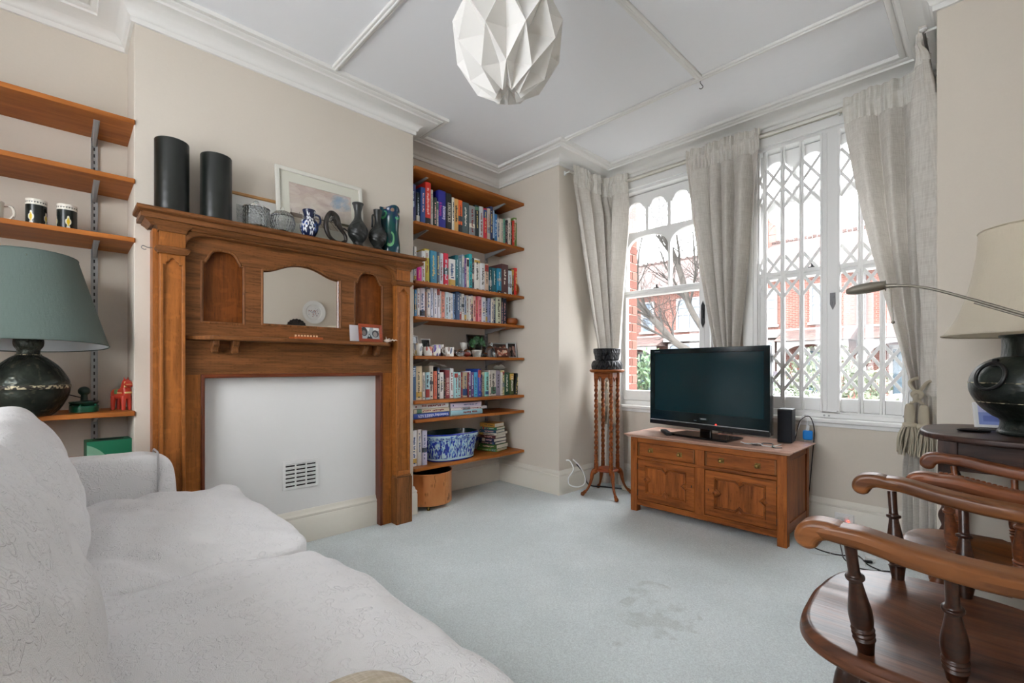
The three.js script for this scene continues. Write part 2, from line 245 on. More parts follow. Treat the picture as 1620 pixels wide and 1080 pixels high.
// ---------------------------------------------------------------- sash windows
const frosted = MP({ color: '#ffffff', roughness: 0.45, transmission: 1, thickness: 0, ior: 1.45, bumpMap: greyTex(256, 256, 0.12, (u, v) => Math.pow(fbm(u * 14, v * 14, 14, 14, 83, 2), 1.5)), bumpScale: 0.006 });
function sashWindow(n, x0, x1) {                    // x0..x1: glass width; four small panes over two over one
  const w = thing('window_' + n, '', ''); w.userData = { kind: 'structure' };
  part(w, 'window_frame', [
    box(x0 - 0.045, x0 - 0.012, 0.68, 2.52, -3.56, -3.4, 0.003), box(x1 + 0.012, x1 + 0.045, 0.68, 2.52, -3.56, -3.4, 0.003),
    box(x0 - 0.1, x0 - 0.035, 0.68, 2.53, -3.405, -3.385, 0.004), box(x1 + 0.035, x1 + 0.1, 0.68, 2.53, -3.405, -3.385, 0.004),
    box(x0 - 0.1, x1 + 0.1, 2.475, 2.535, -3.405, -3.38, 0.004), box(x0 - 0.045, x1 + 0.045, 2.452, 2.52, -3.56, -3.4, 0.003),
    box(x0 - 0.012, x0 + 0.0, 0.72, 2.452, -3.435, -3.415, 0.003), box(x1, x1 + 0.012, 0.72, 2.452, -3.435, -3.415, 0.003)], mats.white);
  part(w, 'window_sill', [box(x0 - 0.045, x1 + 0.045, 0.665, 0.72, -3.62, -3.42, 0.004), box(x0 - 0.11, x1 + 0.11, 0.655, 0.683, -3.42, -3.355, 0.008, 3), box(x0 - 0.1, x1 + 0.1, 0.63, 0.656, -3.41, -3.385, 0.004)], mats.white);
  const U = thing('x', '', ''); w.add(U); U.name = 'upper_sash'; U.userData = {};
  const s = shapeOf([[x0 - 0.014, 1.585], [x1 + 0.014, 1.585], [x1 + 0.014, 2.445], [x0 - 0.014, 2.445]]), W = x1 - x0, p = W / 4;
  for (let k = 0; k < 4; k++) {
    const a = x0 + k * p + (k ? 0.014 : 0), b = x0 + (k + 1) * p - (k < 3 ? 0.014 : 0), c = (a + b) / 2, h = new THREE.Path();
    h.moveTo(a, 2.137); h.lineTo(b, 2.137); h.lineTo(b, 2.322); h.lineTo(b - 0.014, 2.322); h.quadraticCurveTo(b - 0.014, 2.336, b - 0.028, 2.342);
    h.bezierCurveTo(b - 0.035, 2.37, c + 0.03, 2.384, c, 2.384); h.bezierCurveTo(c - 0.03, 2.384, a + 0.035, 2.37, a + 0.028, 2.342);
    h.quadraticCurveTo(a + 0.014, 2.336, a + 0.014, 2.322); h.lineTo(a, 2.322); h.lineTo(a, 2.137); s.holes.push(h);
  }
  const mid = (x0 + x1) / 2;
  for (const [a, b] of [[x0 + 0.012, mid - 0.012], [mid + 0.012, x1 - 0.012]]) {
    const h = new THREE.Path(), c = (a + b) / 2; h.moveTo(a, 1.635); h.lineTo(b, 1.635); h.lineTo(b, 1.99); h.bezierCurveTo(b - 0.01, 2.06, c + 0.1, 2.094, c, 2.094); h.bezierCurveTo(c - 0.1, 2.094, a + 0.01, 2.06, a, 1.99); h.lineTo(a, 1.635); s.holes.push(h);
  }
  part(U, 'sash_frame', extrude(s, 0.04, 0.005, 2).translate(0, 0, -3.51), mats.white);
  for (let k = 0; k < 4; k++) part(U, 'pane', new THREE.PlaneGeometry(p, 0.27).translate(x0 + (k + 0.5) * p, 2.262, -3.49), frosted, 'obscured glass pane');
  for (const c of [(x0 + mid) / 2, (x1 + mid) / 2]) part(U, 'pane', new THREE.PlaneGeometry(W / 2, 0.49).translate(c, 1.868, -3.49), mats.glass);
  const L = thing('x', '', ''); w.add(L); L.name = 'lower_sash'; L.userData = {};
  const q = shapeOf([[x0 - 0.014, 0.722], [x1 + 0.014, 0.722], [x1 + 0.014, 1.63], [x0 - 0.014, 1.63]]), h = new THREE.Path();
  [[x0 + 0.025, 0.805], [x1 - 0.025, 0.805], [x1 - 0.025, 1.585], [x0 + 0.025, 1.585]].forEach(([a, b], i) => (i ? h.lineTo(a, b) : h.moveTo(a, b))); h.closePath(); q.holes.push(h);
  part(L, 'sash_frame', [extrude(q, 0.04, 0.005, 2).translate(0, 0, -3.465), box(x0, x1, 1.605, 1.633, -3.43, -3.415, 0.006, 2)], mats.white);
  part(L, 'pane', new THREE.PlaneGeometry(W - 0.04, 0.8).translate(mid, 1.195, -3.445), mats.glass);
  part(L, 'sash_catch', [cbox(0.05, 0.008, 0.022, mid - 0.09, 1.638, -3.44), lathe([[0.001, 0], [0.009, 0.002], [0.006, 0.012], [0.009, 0.022], [0.001, 0.026]], 12).translate(mid - 0.09, 1.64, -3.44)], mats.black);
  return w;
}
sashWindow(1, -2.172, -1.388);
sashWindow(2, -1.092, -0.308);

// ---------------------------------------------------------------- folding security grille
{
  const g = thing('security_grille', 'white folding security grille of crossed bars across the right window', 'grille', [-0.72, 0.683, -3.42]);
  const X = (x) => x + 0.72, Y = (y) => y - 0.683;
  part(g, 'track', [box(X(-1.13), X(-0.27), Y(2.468), Y(2.512), -0.02, 0.02, 0.003), box(X(-1.13), X(-0.27), Y(2.462), Y(2.47), -0.02, -0.012, 0.001)], mats.white);
  part(g, 'track', [box(X(-1.13), X(-0.27), Y(0.684), Y(0.712), -0.022, 0.022, 0.003), box(X(-1.13), X(-0.27), Y(0.712), Y(0.722), 0.012, 0.02, 0.001)], mats.white);
  const V = [-1.125, -1.06, -0.952, -0.843, -0.737, -0.634, -0.535, -0.433, -0.332, -0.275];
  const bar = [0.007, -0.007].map((s) => cbox(0.0125, 1.76, 0.014, s, 0, 0, 0.002)), barG = merge(bar);
  for (const x of V) if (x !== -0.737 && x !== -0.634) part(g, 'upright_bar', barG.clone().translate(X(x), Y(1.592), 0), mats.white);
  const slant = new Map();
  for (let k = 0; k < V.length - 1; k++) {
    if (V[k] === -0.737) continue;
    const a = V[k], b = V[k + 1];
    for (const [lo, rows] of [[2.045, 2], [1.455, 2], [0.84, 2]]) for (let r = 0; r < rows; r++) for (const s of [1, -1]) {
      const hgt = 0.147, y = lo + hgt * (r + 0.5), len = Math.hypot(b - a, hgt), key = (b - a).toFixed(3) + s;
      if (!slant.has(key)) slant.set(key, cbox(len, 0.018, 0.004, 0, 0, s * 0.004, 0.001).rotateZ(s * Math.atan2(hgt, b - a)));
      const m = part(g, 'lattice_bar', slant.get(key), mats.white); m.position.set(X((a + b) / 2), Y(y), 0);
    }
  }
  const st = part(g, 'lock_stile', [box(X(-0.737), X(-0.634), Y(0.712), Y(2.468), -0.018, 0.02, 0.004), box(X(-0.712), X(-0.7), Y(0.73), Y(2.45), 0.018, 0.024, 0.002), box(X(-0.737), X(-0.725), Y(0.72), Y(2.46), 0.018, 0.026, 0.002), box(X(-0.646), X(-0.634), Y(0.72), Y(2.46), 0.018, 0.026, 0.002)], mats.white);
  const pl = extrude(shapeOf([[-0.014, 0.05], [0.014, 0.05], [0.014, -0.02], [0, -0.055], [-0.014, -0.02]]), 0.008, 0.002);
  part(st, 'lock', [pl.clone().translate(X(-0.671), Y(1.405), 0.02), new THREE.CylinderGeometry(0.009, 0.009, 0.008, 14).rotateX(Math.PI / 2).translate(X(-0.671), Y(1.43), 0.03), cbox(0.004, 0.018, 0.006, X(-0.671), Y(1.39), 0.03)], plain('#6d6d70', 0.4));
  for (const [x, y] of [[-0.715, 0.698], [-0.69, 0.698], [-0.645, 0.725], [-0.625, 0.725], [-0.335, 0.72]]) part(g, 'screw', new THREE.CylinderGeometry(0.006, 0.006, 0.006, 10).rotateX(Math.PI / 2).translate(X(x), Y(y), 0.024), mats.steel);
  const f = thing('folded_grille', 'white folded-back grille with black catch beside the left window', 'grille', [-1.46, 0.683, -3.42]);
  part(f, 'track', [box(-0.05, 0.11, 1.785, 1.829, -0.02, 0.02, 0.003), box(-0.05, 0.11, 0.001, 0.03, -0.02, 0.02, 0.003)], mats.white);
  part(f, 'lock_stile', [box(-0.045, 0.03, 0.03, 1.785, -0.018, 0.02, 0.004), box(-0.012, -0.004, 0.05, 1.77, 0.018, 0.024, 0.002)], mats.white);
  for (let k = 0; k < 4; k++) part(f, 'upright_bar', merge(bar.map((q) => q.clone().rotateY(1.2))).translate(0.046 + k * 0.016, 0.909, 0), mats.white);
  part(f, 'catch', [pl.clone().rotateZ(Math.PI).translate(-0.015, 0.75, 0.02), pl.clone().translate(-0.015, 0.66, 0.02), cbox(0.014, 0.06, 0.016, -0.015, 0.705, 0.03, 0.004)], mats.black);
}
// vent and nail stubs in the blocked fireplace
{
  const v = thing('air_vent', 'white slotted air vent low in the blocked fireplace', 'vent', [-2.7258, 0.392, -0.968], Math.PI / 2);
  const s = shapeOf([[-0.098, -0.08], [0.098, -0.08], [0.098, 0.08], [-0.098, 0.08]]), vm = M({ color: '#dad9d7', roughness: 0.6 });
  for (let c = 0; c < 3; c++) for (let r = 0; r < 6; r++) { const x = -0.083 + c * 0.0577, y = -0.0655 + r * 0.0225, h = new THREE.Path(); h.moveTo(x, y); h.lineTo(x + 0.05, y); h.lineTo(x + 0.05, y + 0.0155); h.lineTo(x, y + 0.0155); h.lineTo(x, y); s.holes.push(h); }
  part(v, 'grille_plate', extrude(s, 0.008, 0.0012), vm);
  part(v, 'duct', cbox(0.176, 0.14, 0.001, 0, 0, 0.0008, 0), plain('#241b18', 0.9));
  for (let r = 0; r < 6; r++) part(v, 'louver', cbox(0.172, 0.006, 0.001, 0, 0, 0, 0).rotateX(-0.7).translate(0, -0.054 + r * 0.0225, 0.004), vm);
}

// ---------------------------------------------------------------- oak fireplace surround
const mantelMirror = M({ color: '#f6f5f2', roughness: 0.01, metalness: 1 });
{
  const f = thing('fireplace_surround', 'tall carved oak fireplace surround with an arched mirror and moulded shelf', 'fireplace', [-2.73, 0, -0.962], Math.PI / 2);
  const O = mats.oak, D = mats.oakDark, PN = MP({ map: mats.oak.map, color: '#c4b3a8', specularIntensity: 0.45, roughness: 0.42, bumpMap: bumpWood, bumpScale: 0.0007 });
  // pilasters: back strip, shaft, sunk panel, neck ring, cap, plinth
  for (const s of [-1, 1]) {
    const c = s * 0.602, p = part(f, 'pilaster', [grain(box(c - 0.049, c + 0.049, 0, 1.63, 0, 0.108), 1), grain(box(s * 0.645, s * 0.672, 0, 1.63, 0, 0.085), 1)], O);
    const fr = shapeOf([[c - 0.049, 0.305], [c + 0.049, 0.305], [c + 0.049, 1.515], [c - 0.049, 1.515]]), h = new THREE.Path(), w = 0.034;
    h.moveTo(c - w, 0.335); h.lineTo(c + w, 0.335); h.lineTo(c + w, 1.468); h.lineTo(c + w - 0.01, 1.468); h.quadraticCurveTo(c + w - 0.012, 1.482, c + 0.012, 1.484); h.bezierCurveTo(c + 0.008, 1.502, c - 0.008, 1.502, c - 0.012, 1.484); h.quadraticCurveTo(c - w + 0.012, 1.482, c - w + 0.01, 1.468); h.lineTo(c - w, 1.468); h.lineTo(c - w, 0.335); fr.holes.push(h);
    part(p, 'pilaster_face', grain(extrude(fr, 0.014, 0.004, 2).translate(0, 0, 0.106), 1), O);
    part(p, 'pilaster_block', grain(box(c - 0.049, c + 0.049, 1.515, 1.64, 0.1, 0.12), 1), O);
    const prof = [[0, 0], [0.006, 0.002], [0.007, 0.008], [0.014, 0.014], [0.017, 0.021], [0.014, 0.028], [0.006, 0.031], [0, 0.034]], cap = [[0, 0], [0.005, 0.001], [0.005, 0.008], [0.012, 0.02], [0.024, 0.03], [0.026, 0.034], [0.026, 0.044], [0, 0.044]];
    const ring = (pr, y) => toCreasedNormals(sweep([[c - 0.049, 0], [c - 0.049, 0.12], [c + 0.049, 0.12], [c + 0.049, 0]], pr, { side: 1, y }), 0.5);
    part(p, 'neck_moulding', grain(ring(prof, 1.517), 0), D); part(p, 'capital_moulding', grain(ring(cap, 1.616), 0), D);
    part(p, 'plinth_block', [grain(box(c - 0.056, c + 0.056, 0, 0.297, 0, 0.13), 1), grain(box(c - 0.052, c + 0.052, 0.297, 0.31, 0, 0.127, 0.005, 2), 0)], mats.oakDark);
  }
  // mantel shelf with a moulded edge
  const e = [[0, 0], [0.004, 0.001], [0.012, 0.01], [0.024, 0.017], [0.026, 0.019], [0.026, 0.023], [0.042, 0.023], [0.043, 0.041], [0.034, 0.043], [0.034, 0.048], [0.044, 0.05], [0.052, 0.053], [0.056, 0.058], [0.056, 0.07], [0, 0.07]];
  part(f, 'mantel_shelf', [grain(box(-0.68, 0.68, 1.64, 1.7, 0, 0.125, 0), 0), grain(box(-0.733, 0.733, 1.692, 1.706, 0, 0.178, 0.004, 2), 0), grain(toCreasedNormals(sweep([[-0.68, 0], [-0.68, 0.125], [0.68, 0.125], [0.68, 0]], e, { side: 1, y: 1.636 }), 0.45), 0)], D);
  // rounded apron under the shelf
  const a = new THREE.Shape(); a.moveTo(-0.553, 1.66); a.lineTo(-0.553, 1.55); a.quadraticCurveTo(-0.548, 1.628, -0.46, 1.628); a.lineTo(0.46, 1.628); a.quadraticCurveTo(0.548, 1.628, 0.553, 1.55); a.lineTo(0.553, 1.66);
  part(f, 'apron_board', grain(extrude(a, 0.05, 0.006, 2).translate(0, 0, 0.066), 0), D);
  // overmantel frame: two arched panels and the mirror opening
  const arch = (c, w, y0, y1, y2) => { const h = new THREE.Path(); h.moveTo(c - w, y0); h.lineTo(c + w, y0); h.lineTo(c + w, y1); h.lineTo(c + w - 0.016, y1); h.bezierCurveTo(c + w - 0.016, y1 + 0.014, c + w - 0.02, y1 + 0.012, c + w - 0.024, y1 + 0.018); h.bezierCurveTo(c + w - 0.04, y2, c + 0.03, y2, c, y2); h.bezierCurveTo(c - 0.03, y2, c - w + 0.04, y2, c - w + 0.024, y1 + 0.018); h.bezierCurveTo(c - w + 0.02, y1 + 0.012, c - w + 0.016, y1 + 0.014, c - w + 0.016, y1); h.lineTo(c - w, y1); h.lineTo(c - w, y0); return h; };
  const hump = () => { const h = new THREE.Path(); h.moveTo(-0.212, 1.222); h.lineTo(0.212, 1.222); h.lineTo(0.212, 1.512); h.bezierCurveTo(0.13, 1.512, 0.1, 1.566, 0, 1.566); h.bezierCurveTo(-0.1, 1.566, -0.13, 1.512, -0.212, 1.512); h.lineTo(-0.212, 1.222); return h; };
  const frame = shapeOf([[-0.553, 1.148], [0.553, 1.148], [0.553, 1.66], [-0.553, 1.66]]);
  frame.holes.push(arch(-0.389, 0.092, 1.216, 1.512, 1.578), arch(0.389, 0.092, 1.216, 1.512, 1.578), hump());
  part(f, 'overmantel_frame', grain(extrude(frame, 0.026, 0.005, 2).translate(0, 0, 0.044), 0), D);
  part(f, 'overmantel_back', grain(box(-0.553, 0.553, 0.96, 1.66, 0, 0.03), 0), D);
  for (const c of [-0.389, 0.389]) {
    part(f, 'panel', grain(box(c - 0.1, c + 0.1, 1.2, 1.6, 0.02, 0.032, 0), 1), PN);
        part(f, 'panel_moulding', grain(outlineTube(arch(c, 0.092, 1.216, 1.512, 1.578), 0.0075, 0.066), 1), D);
  }
  part(f, 'mirror_moulding', grain(outlineTube(hump(), 0.0075, 0.066), 1), D);
  const ms = new THREE.Shape(hump().getPoints(16).map((v) => V2(v.x * 1.02, 1.39 + (v.y - 1.39) * 1.02)));
  const mir = part(f, 'mirror', new THREE.ExtrudeGeometry(ms, { depth: 0.004, bevelEnabled: false }).translate(0, 0, 0.043), mantelMirror, 'bevelled arched mirror glass');
  part(mir, 'mirror_bevel', [box(-0.214, -0.203, 1.224, 1.51, 0.046, 0.0485, 0.002), box(0.203, 0.214, 1.224, 1.51, 0.046, 0.0485, 0.002), box(-0.214, 0.214, 1.22, 1.231, 0.046, 0.0485, 0.002)], mantelMirror);
  // inner shelf on brackets
  const sh = shapeOf([[-0.548, 0], [-0.548, 0.055], [-0.45, 0.172], [0.45, 0.172], [0.548, 0.055], [0.548, 0]]);
  part(f, 'inner_shelf', grain(extrude(sh, 0.02, 0.005, 2).rotateX(Math.PI / 2).translate(0, 1.149, 0), 0), D);
  for (const c of [-0.43, -0.345, 0.345, 0.43]) {
    const b = new THREE.Shape(); b.moveTo(0.055, 1.13); b.lineTo(0.13, 1.13); b.bezierCurveTo(0.135, 1.1, 0.105, 1.105, 0.105, 1.085); b.bezierCurveTo(0.11, 1.068, 0.085, 1.06, 0.07, 1.075); b.lineTo(0.055, 1.075); b.lineTo(0.055, 1.13);
    part(f, 'bracket', grain(extrude(b, 0.03, 0.004).rotateY(-Math.PI / 2).translate(c + 0.015, 0, 0), 1), mats.oakDark);
  }
  part(f, 'frieze_board', grain(box(-0.553, 0.553, 0.96, 1.13, 0.02, 0.062), 0), D);
  for (const s of [-1, 1]) part(f, 'jamb_board', grain(box(Math.min(s * 0.482, s * 0.553), Math.max(s * 0.482, s * 0.553), 0, 0.962, 0, 0.062), 1), O);
  // bead round the opening
  part(f, 'opening_moulding', [grain(box(-0.484, -0.466, 0, 0.962, 0, 0.07, 0.006, 2), 1), grain(box(0.466, 0.484, 0, 0.962, 0, 0.07, 0.006, 2), 1), grain(box(-0.484, 0.484, 0.944, 0.964, 0, 0.07, 0.006, 2), 0)], M({ map: mats.oakDark.map, color: '#d8a48c', roughness: 0.35 }));
  part(f, 'cup_hook', tube([[-0.672, 1.542, 0.07], [-0.69, 1.542, 0.07], [-0.705, 1.548, 0.07], [-0.71, 1.538, 0.07], [-0.7, 1.531, 0.07], [-0.693, 1.534, 0.07]], 0.0022, 24, 6), mats.steel);
}

// ---------------------------------------------------------------- sofa in a white damask cover
const damask = (() => { // raised vines and leaves over a fine cord, drawn on a repeat of 0.5 m
  const n = 1024;
  const t = canvasTex(n, n, (c) => {
    c.fillStyle = '#707070'; c.fillRect(0, 0, n, n);
    let s = 5; const r = () => { s = (Math.imul(s, 1103515245) + 12345) & 0x7fffffff; return s / 0x7fffffff; };
    for (let k = 0; k < 210; k++) {
      const x = r() * n, y = r() * n, a = r() * 6.28, g = 150 + r() * 90;
      for (const [dx, dy] of [[0, 0], [n, 0], [-n, 0], [0, n], [0, -n]]) {
        c.save(); c.translate(x + dx, y + dy); c.rotate(a); c.strokeStyle = `rgb(${g},${g},${g})`; c.fillStyle = c.strokeStyle; c.lineWidth = 5;
        c.beginPath(); c.moveTo(-70, 10); c.bezierCurveTo(-30, -50, 30, 40, 60, -10); c.bezierCurveTo(75, -40, 40, -50, 38, -25); c.stroke();
        for (const q of [-50, -20, 12, 40]) { c.save(); c.translate(q, q % 3 ? -4 : 4); c.rotate(q / 14); c.beginPath(); c.ellipse(0, -16, 6, 17, 0, 0, 6.3); c.fill(); c.restore(); c.save(); c.translate(q + 10, 3); c.rotate(2.6 + q / 20); c.beginPath(); c.ellipse(0, -13, 5, 14, 0, 0, 6.3); c.fill(); c.restore(); }
        c.restore();
      }
    }
    const im = c.getImageData(0, 0, n, n), d = im.data;
    for (let y = 0; y < n; y++) for (let x = 0; x < n; x++) { const o = (y * n + x) * 4, k = d[o] + (hash(x >> 1, y >> 1, 3) - 0.5) * 46 + Math.sin(x * 0.9) * 8; d[o] = d[o + 1] = d[o + 2] = clamp(k, 0, 255); }
    c.putImageData(im, 0, 0);
  }, false, 0.5);
  return t;
})();
const sofaMat = M({ color: '#dddcdc', roughness: 0.92, bumpMap: damask, bumpScale: 0.0028, side: THREE.DoubleSide });
{
  const sofa = thing('sofa', 'two-seat sofa in a loose white damask cover in the foreground', 'sofa', [-1.45, 0, 0]);
  const sx = (x) => x + 1.45;
  // soft cushion: rounded block with puffed faces and a few pulled creases; size in metres, uv in metres
  function cushion(w, h, d, puff, r, creases = () => 0) {
    const g = new RoundedBoxGeometry(w, h, d, 10, r).toNonIndexed ? new RoundedBoxGeometry(w, h, d, 10, r) : null;
    return g;
  }
  // superellipsoid-ish block sampled on a fine grid, so that creases can be pressed in
  function block(w, h, d, { n = 5, puff = [0, 0, 0], press = null, N = 90 } = {}) {
    const P = (dir) => { const k = Math.pow(Math.pow(Math.abs(dir.x), n) + Math.pow(Math.abs(dir.y), n) + Math.pow(Math.abs(dir.z), n), -1 / n); return V3(dir.x * k * w / 2, dir.y * k * h / 2, dir.z * k * d / 2); };
    const faces = [];
    for (const [ax, sg] of [[0, 1], [0, -1], [1, 1], [1, -1], [2, 1], [2, -1]]) {
      const U = (ax + 1) % 3, W = (ax + 2) % 3;
      faces.push(surf((u, v) => {
        const q = [0, 0, 0]; q[ax] = sg; q[U] = Math.tan((u - 0.5) * Math.PI / 2) * sg; q[W] = Math.tan((v - 0.5) * Math.PI / 2);
        const p = P(V3(...q)); const e = [p.x / (w / 2), p.y / (h / 2), p.z / (d / 2)];
        const f = (i) => (1 - e[(i + 1) % 3] ** 2) * (1 - e[(i + 2) % 3] ** 2);
        p.x += Math.sign(e[0]) * Math.abs(e[0]) ** 3 * puff[0] * f(0); p.y += Math.sign(e[1]) * Math.abs(e[1]) ** 3 * puff[1] * f(1); p.z += Math.sign(e[2]) * Math.abs(e[2]) ** 3 * puff[2] * f(2);
        if (press) press(p, e);
        return p;
      }, N, N));
    }
    let g = merge(faces.map((q) => q)); g.deleteAttribute('normal'); g.deleteAttribute('uv'); g = mergeVertices(g, 1e-5); g.computeVertexNormals();
    const q = g.toNonIndexed(); return grain(q, 0, false);
  }
  const wob = (x, z, s) => (fbm(x * 5 + 9, z * 5 + 9, 64, 64, s, 3) - 0.5);
  const seat = (s) => (p, e) => { if (e[1] > 0) { const up = clamp(e[1] * 2, 0, 1); p.y += up * (wob(p.x, p.z * 1.3, s) * 0.03 + 0.006 * Math.sin((p.x * 0.8 + p.z) * 26 + wob(p.x, p.z, s + 4) * 9) * smoothstep(Math.abs(e[0]), 0.1, 0.9)); } p.z += wob(p.x * 1.5, p.y * 2, s + 2) * 0.02; };
  const base = part(sofa, 'base', [grain(box(-0.98, 0.98, 0.04, 0.3, -0.46, 0.4, 0.02, 3), 0)], sofaMat);
  for (const c of [-0.485, 0.485]) {
    const g = block(0.972, 0.19, 0.6, { n: 10, puff: [0.004, 0.034, 0.014], press: seat(c < 0 ? 301 : 333), N: 110 });
    part(sofa, 'seat_cushion', g.translate(c, 0.375, -0.262), sofaMat);
  }
  // seam cord along the front top edge of the near seat
  part(sofa, 'piping', tube([[0.01, 0.318, -0.548], [0.3, 0.314, -0.56], [0.6, 0.312, -0.562], [0.95, 0.316, -0.55]], 0.0045, 40, 8), sofaMat);
  const back = (s) => (p, e) => { const k = wob(p.x * 1.2, p.y * 1.6, s); p.z += k * 0.016 + 0.004 * Math.sin((p.y * 1.5 - p.x * 0.6) * 22 + k * 8) * (e[2] < 0 ? 1 : 0); };
  for (const c of [-0.455, 0.485]) {
    const g = block(0.94, 0.48, 0.28, { n: 5, puff: [0.012, 0.0, 0.04], press: back(c < 0 ? 401 : 421), N: 90 });
    g.rotateX(0.3); part(sofa, 'back_cushion', g.translate(c, 0.625, 0.145), sofaMat);
  }
  part(sofa, 'back_frame', grain(box(-1.05, 1.05, 0.04, 0.82, 0.28, 0.46, 0.07, 5), 0), sofaMat);
  for (const s of [-1, 1]) {
    const a = block(0.15, 0.6, 0.8, { n: 9, puff: [0.006, 0.01, 0.02], press: (p, e) => { p.x += wob(p.z, p.y, 511) * 0.012; p.y += e[1] > 0.5 ? wob(p.z * 2, p.x, 521) * 0.014 : 0; }, N: 60 });
    const arm = part(sofa, 'arm', a.translate(s * 1.052, 0.335, 0.06), sofaMat), q = []; for (let k = 0; k <= 60; k++) { const t = -0.18 + (k / 60) * (Math.PI + 0.36), e = (v) => Math.sign(v) * Math.pow(Math.abs(v), 2 / 9); q.push([s * 1.052 + e(Math.cos(t)) * 0.078, 0.335 + (Math.sin(t) < 0 ? Math.sin(t) * 1.2 : e(Math.sin(t)) * 0.305), -0.285]); } part(arm, 'piping', tube(q, 0.004, 140, 6), sofaMat);
  }
  for (const x of [-0.95, 0.95]) for (const z of [-0.4, 0.38]) part(sofa, 'foot', lathe([[0.02, 0], [0.028, 0.01], [0.03, 0.05], [0.02, 0.05]], 14).translate(x, 0, z), mats.oakDark);
}

// ---------------------------------------------------------------- linen curtains, rods, tasselled tiebacks
const weave = greyTex(512, 512, 0.25, (u, v) => 0.5 + 0.25 * Math.sin(u * 512 * 0.9) * Math.sin(v * 512 * 0.9) + (fbm(u * 60, v * 6, 60, 6, 91, 3) - 0.5) * 0.9 + (fbm(u * 6, v * 60, 6, 60, 92, 3) - 0.5) * 0.5);
const linenMap = (a, b, s) => colourTex(512, 512, 0.22, (u, v) => mix3(lin(a), lin(b), clamp(0.5 + (fbm(u * 70, v * 5, 70, 5, s, 3) - 0.5) * 1.6 + (fbm(u * 5, v * 70, 5, 70, s + 3, 3) - 0.5) * 1.1, 0, 1)));
const linen = MP({ map: linenMap('#e0dbd3', '#cfc9c0', 95), roughness: 1, transmission: 0.16, thickness: 0, ior: 1.05, bumpMap: weave, bumpScale: 0.001, side: THREE.DoubleSide });
const linenHeadLit = MP({ map: linenMap('#e9e6df', '#dbd6cc', 98), roughness: 1, transmission: 0.14, thickness: 0, ior: 1.05, bumpMap: weave, bumpScale: 0.001, side: THREE.DoubleSide });  // paler colour stands in for light passing through the unlined heading
const cordMat = M({ color: '#d6cbb4', roughness: 0.95, bumpMap: weave, bumpScale: 0.002 });
// a curtain hung along `path` (plan), drawn in to `tie` {x, z, y, r} and falling to the floor
function curtain(label, path, tie, folds, foot, ease = 1.25, s0 = 0) {
  const pts = path.map(([x, z]) => V3(x, 0, z)), len = [0]; for (let i = 1; i < pts.length; i++) len.push(len[i - 1] + pts[i].distanceTo(pts[i - 1]));
  const L = len[len.length - 1], at = (u) => { const d = clamp(u, 0, 1) * L; let i = 1; while (i < pts.length - 1 && len[i] < d) i++; const k = (d - len[i - 1]) / (len[i] - len[i - 1]); return [pts[i - 1].clone().lerp(pts[i], k), pts[i].clone().sub(pts[i - 1]).normalize()]; };
  const root = thing('curtain', label, 'curtain', [pts[0].x, 0, pts[0].z], 0, undefined), o = V3(pts[0].x, 0, pts[0].z);
  const fold = (u, y) => { const w = u + 0.035 * Math.sin(u * 9 + s0) + 0.018 * Math.sin(y * 2.4 + u * 5 + s0), a = 2 * Math.pow(Math.abs(Math.sin(w * folds * Math.PI + s0)), 0.75) - 1.15, b = Math.sin(w * folds * 2.31 * Math.PI + 1.7 + s0); return a * 0.95 + b * 0.25; };
  const top = 2.515, pos = (u, y) => {
    const [p, d] = at(u), n = V3(-d.z, 0, d.x), f = fold(u, y);
    if (y >= tie.y) {
      const t = clamp((top - y) / (top - tie.y), 0, 1), s = Math.pow(t, ease), amp = lerp(0.02, 0.055, smoothstep(t, 0, 0.2)) * (1 - 0.5 * s);
      const q = V3(tie.x + (u - 0.5) * tie.w, 0, tie.z + (u - 0.5) * (tie.dz || 0)); const r = p.clone().lerp(q, s); r.addScaledVector(n, f * amp); r.y = y; return r;
    }
    const t = clamp((tie.y - y) / tie.y, 0, 1), s = smoothstep(t, 0, 0.5);
    const q0 = V3(tie.x + (u - 0.5) * tie.w, 0, tie.z + (u - 0.5) * (tie.dz || 0)), q1 = V3(foot.x + (u - 0.5) * foot.w, 0, foot.z + (u - 0.5) * (foot.dz || 0)), r = q0.lerp(q1, s); const nn = V3(-(foot.dz || 0), 0, foot.w).normalize(); r.addScaledVector(nn.z < 0 ? nn.negate() : nn, f * lerp(0.016, 0.03, s)); r.y = y; return r;
  };
  const nu = Math.round(folds * 34), W = L * 1.9;
  part(root, 'drape', surf((u, v) => pos(u, lerp(2.44, 0.03, v)).sub(o), nu, 150, (u, v) => [u * W, v * 2.4]), linen);
  // heading: gathered band round the rod and a stiff frill above it
  part(root, 'heading', surf((u, v) => {
    const y = lerp(2.6, 2.435, v), p = pos(u, Math.min(y, 2.44)), [c, d] = at(u), n = V3(-d.z, 0, d.x);
    const g = Math.sin(u * folds * 22 + 2 * Math.sin(u * 17 + s0)), near = Math.exp(-Math.pow((y - 2.525) / 0.03, 2));
    p.lerp(c, clamp((y - 2.44) / 0.07, 0, 1) * 0.6); p.addScaledVector(n, g * 0.008 * (1 - 0.5 * near) + 0.012 * near + (y > 2.54 ? 0.006 * Math.sin(u * 60 + s0) : 0)); p.y = y + (y > 2.53 ? 0.016 * (fbm(u * 9 + s0, 1, 64, 64, 97, 2) - 0.5) * (y - 2.53) / 0.07 * 2 : 0);
    return p.sub(o);
  }, nu * 2, 18, (u, v) => [u * W, v * 0.165]), linenHeadLit, 'gathered heading frill, paled as if light came through');
  return root;
}
const rodMat = M({ color: '#d9d6cc', roughness: 0.4 });
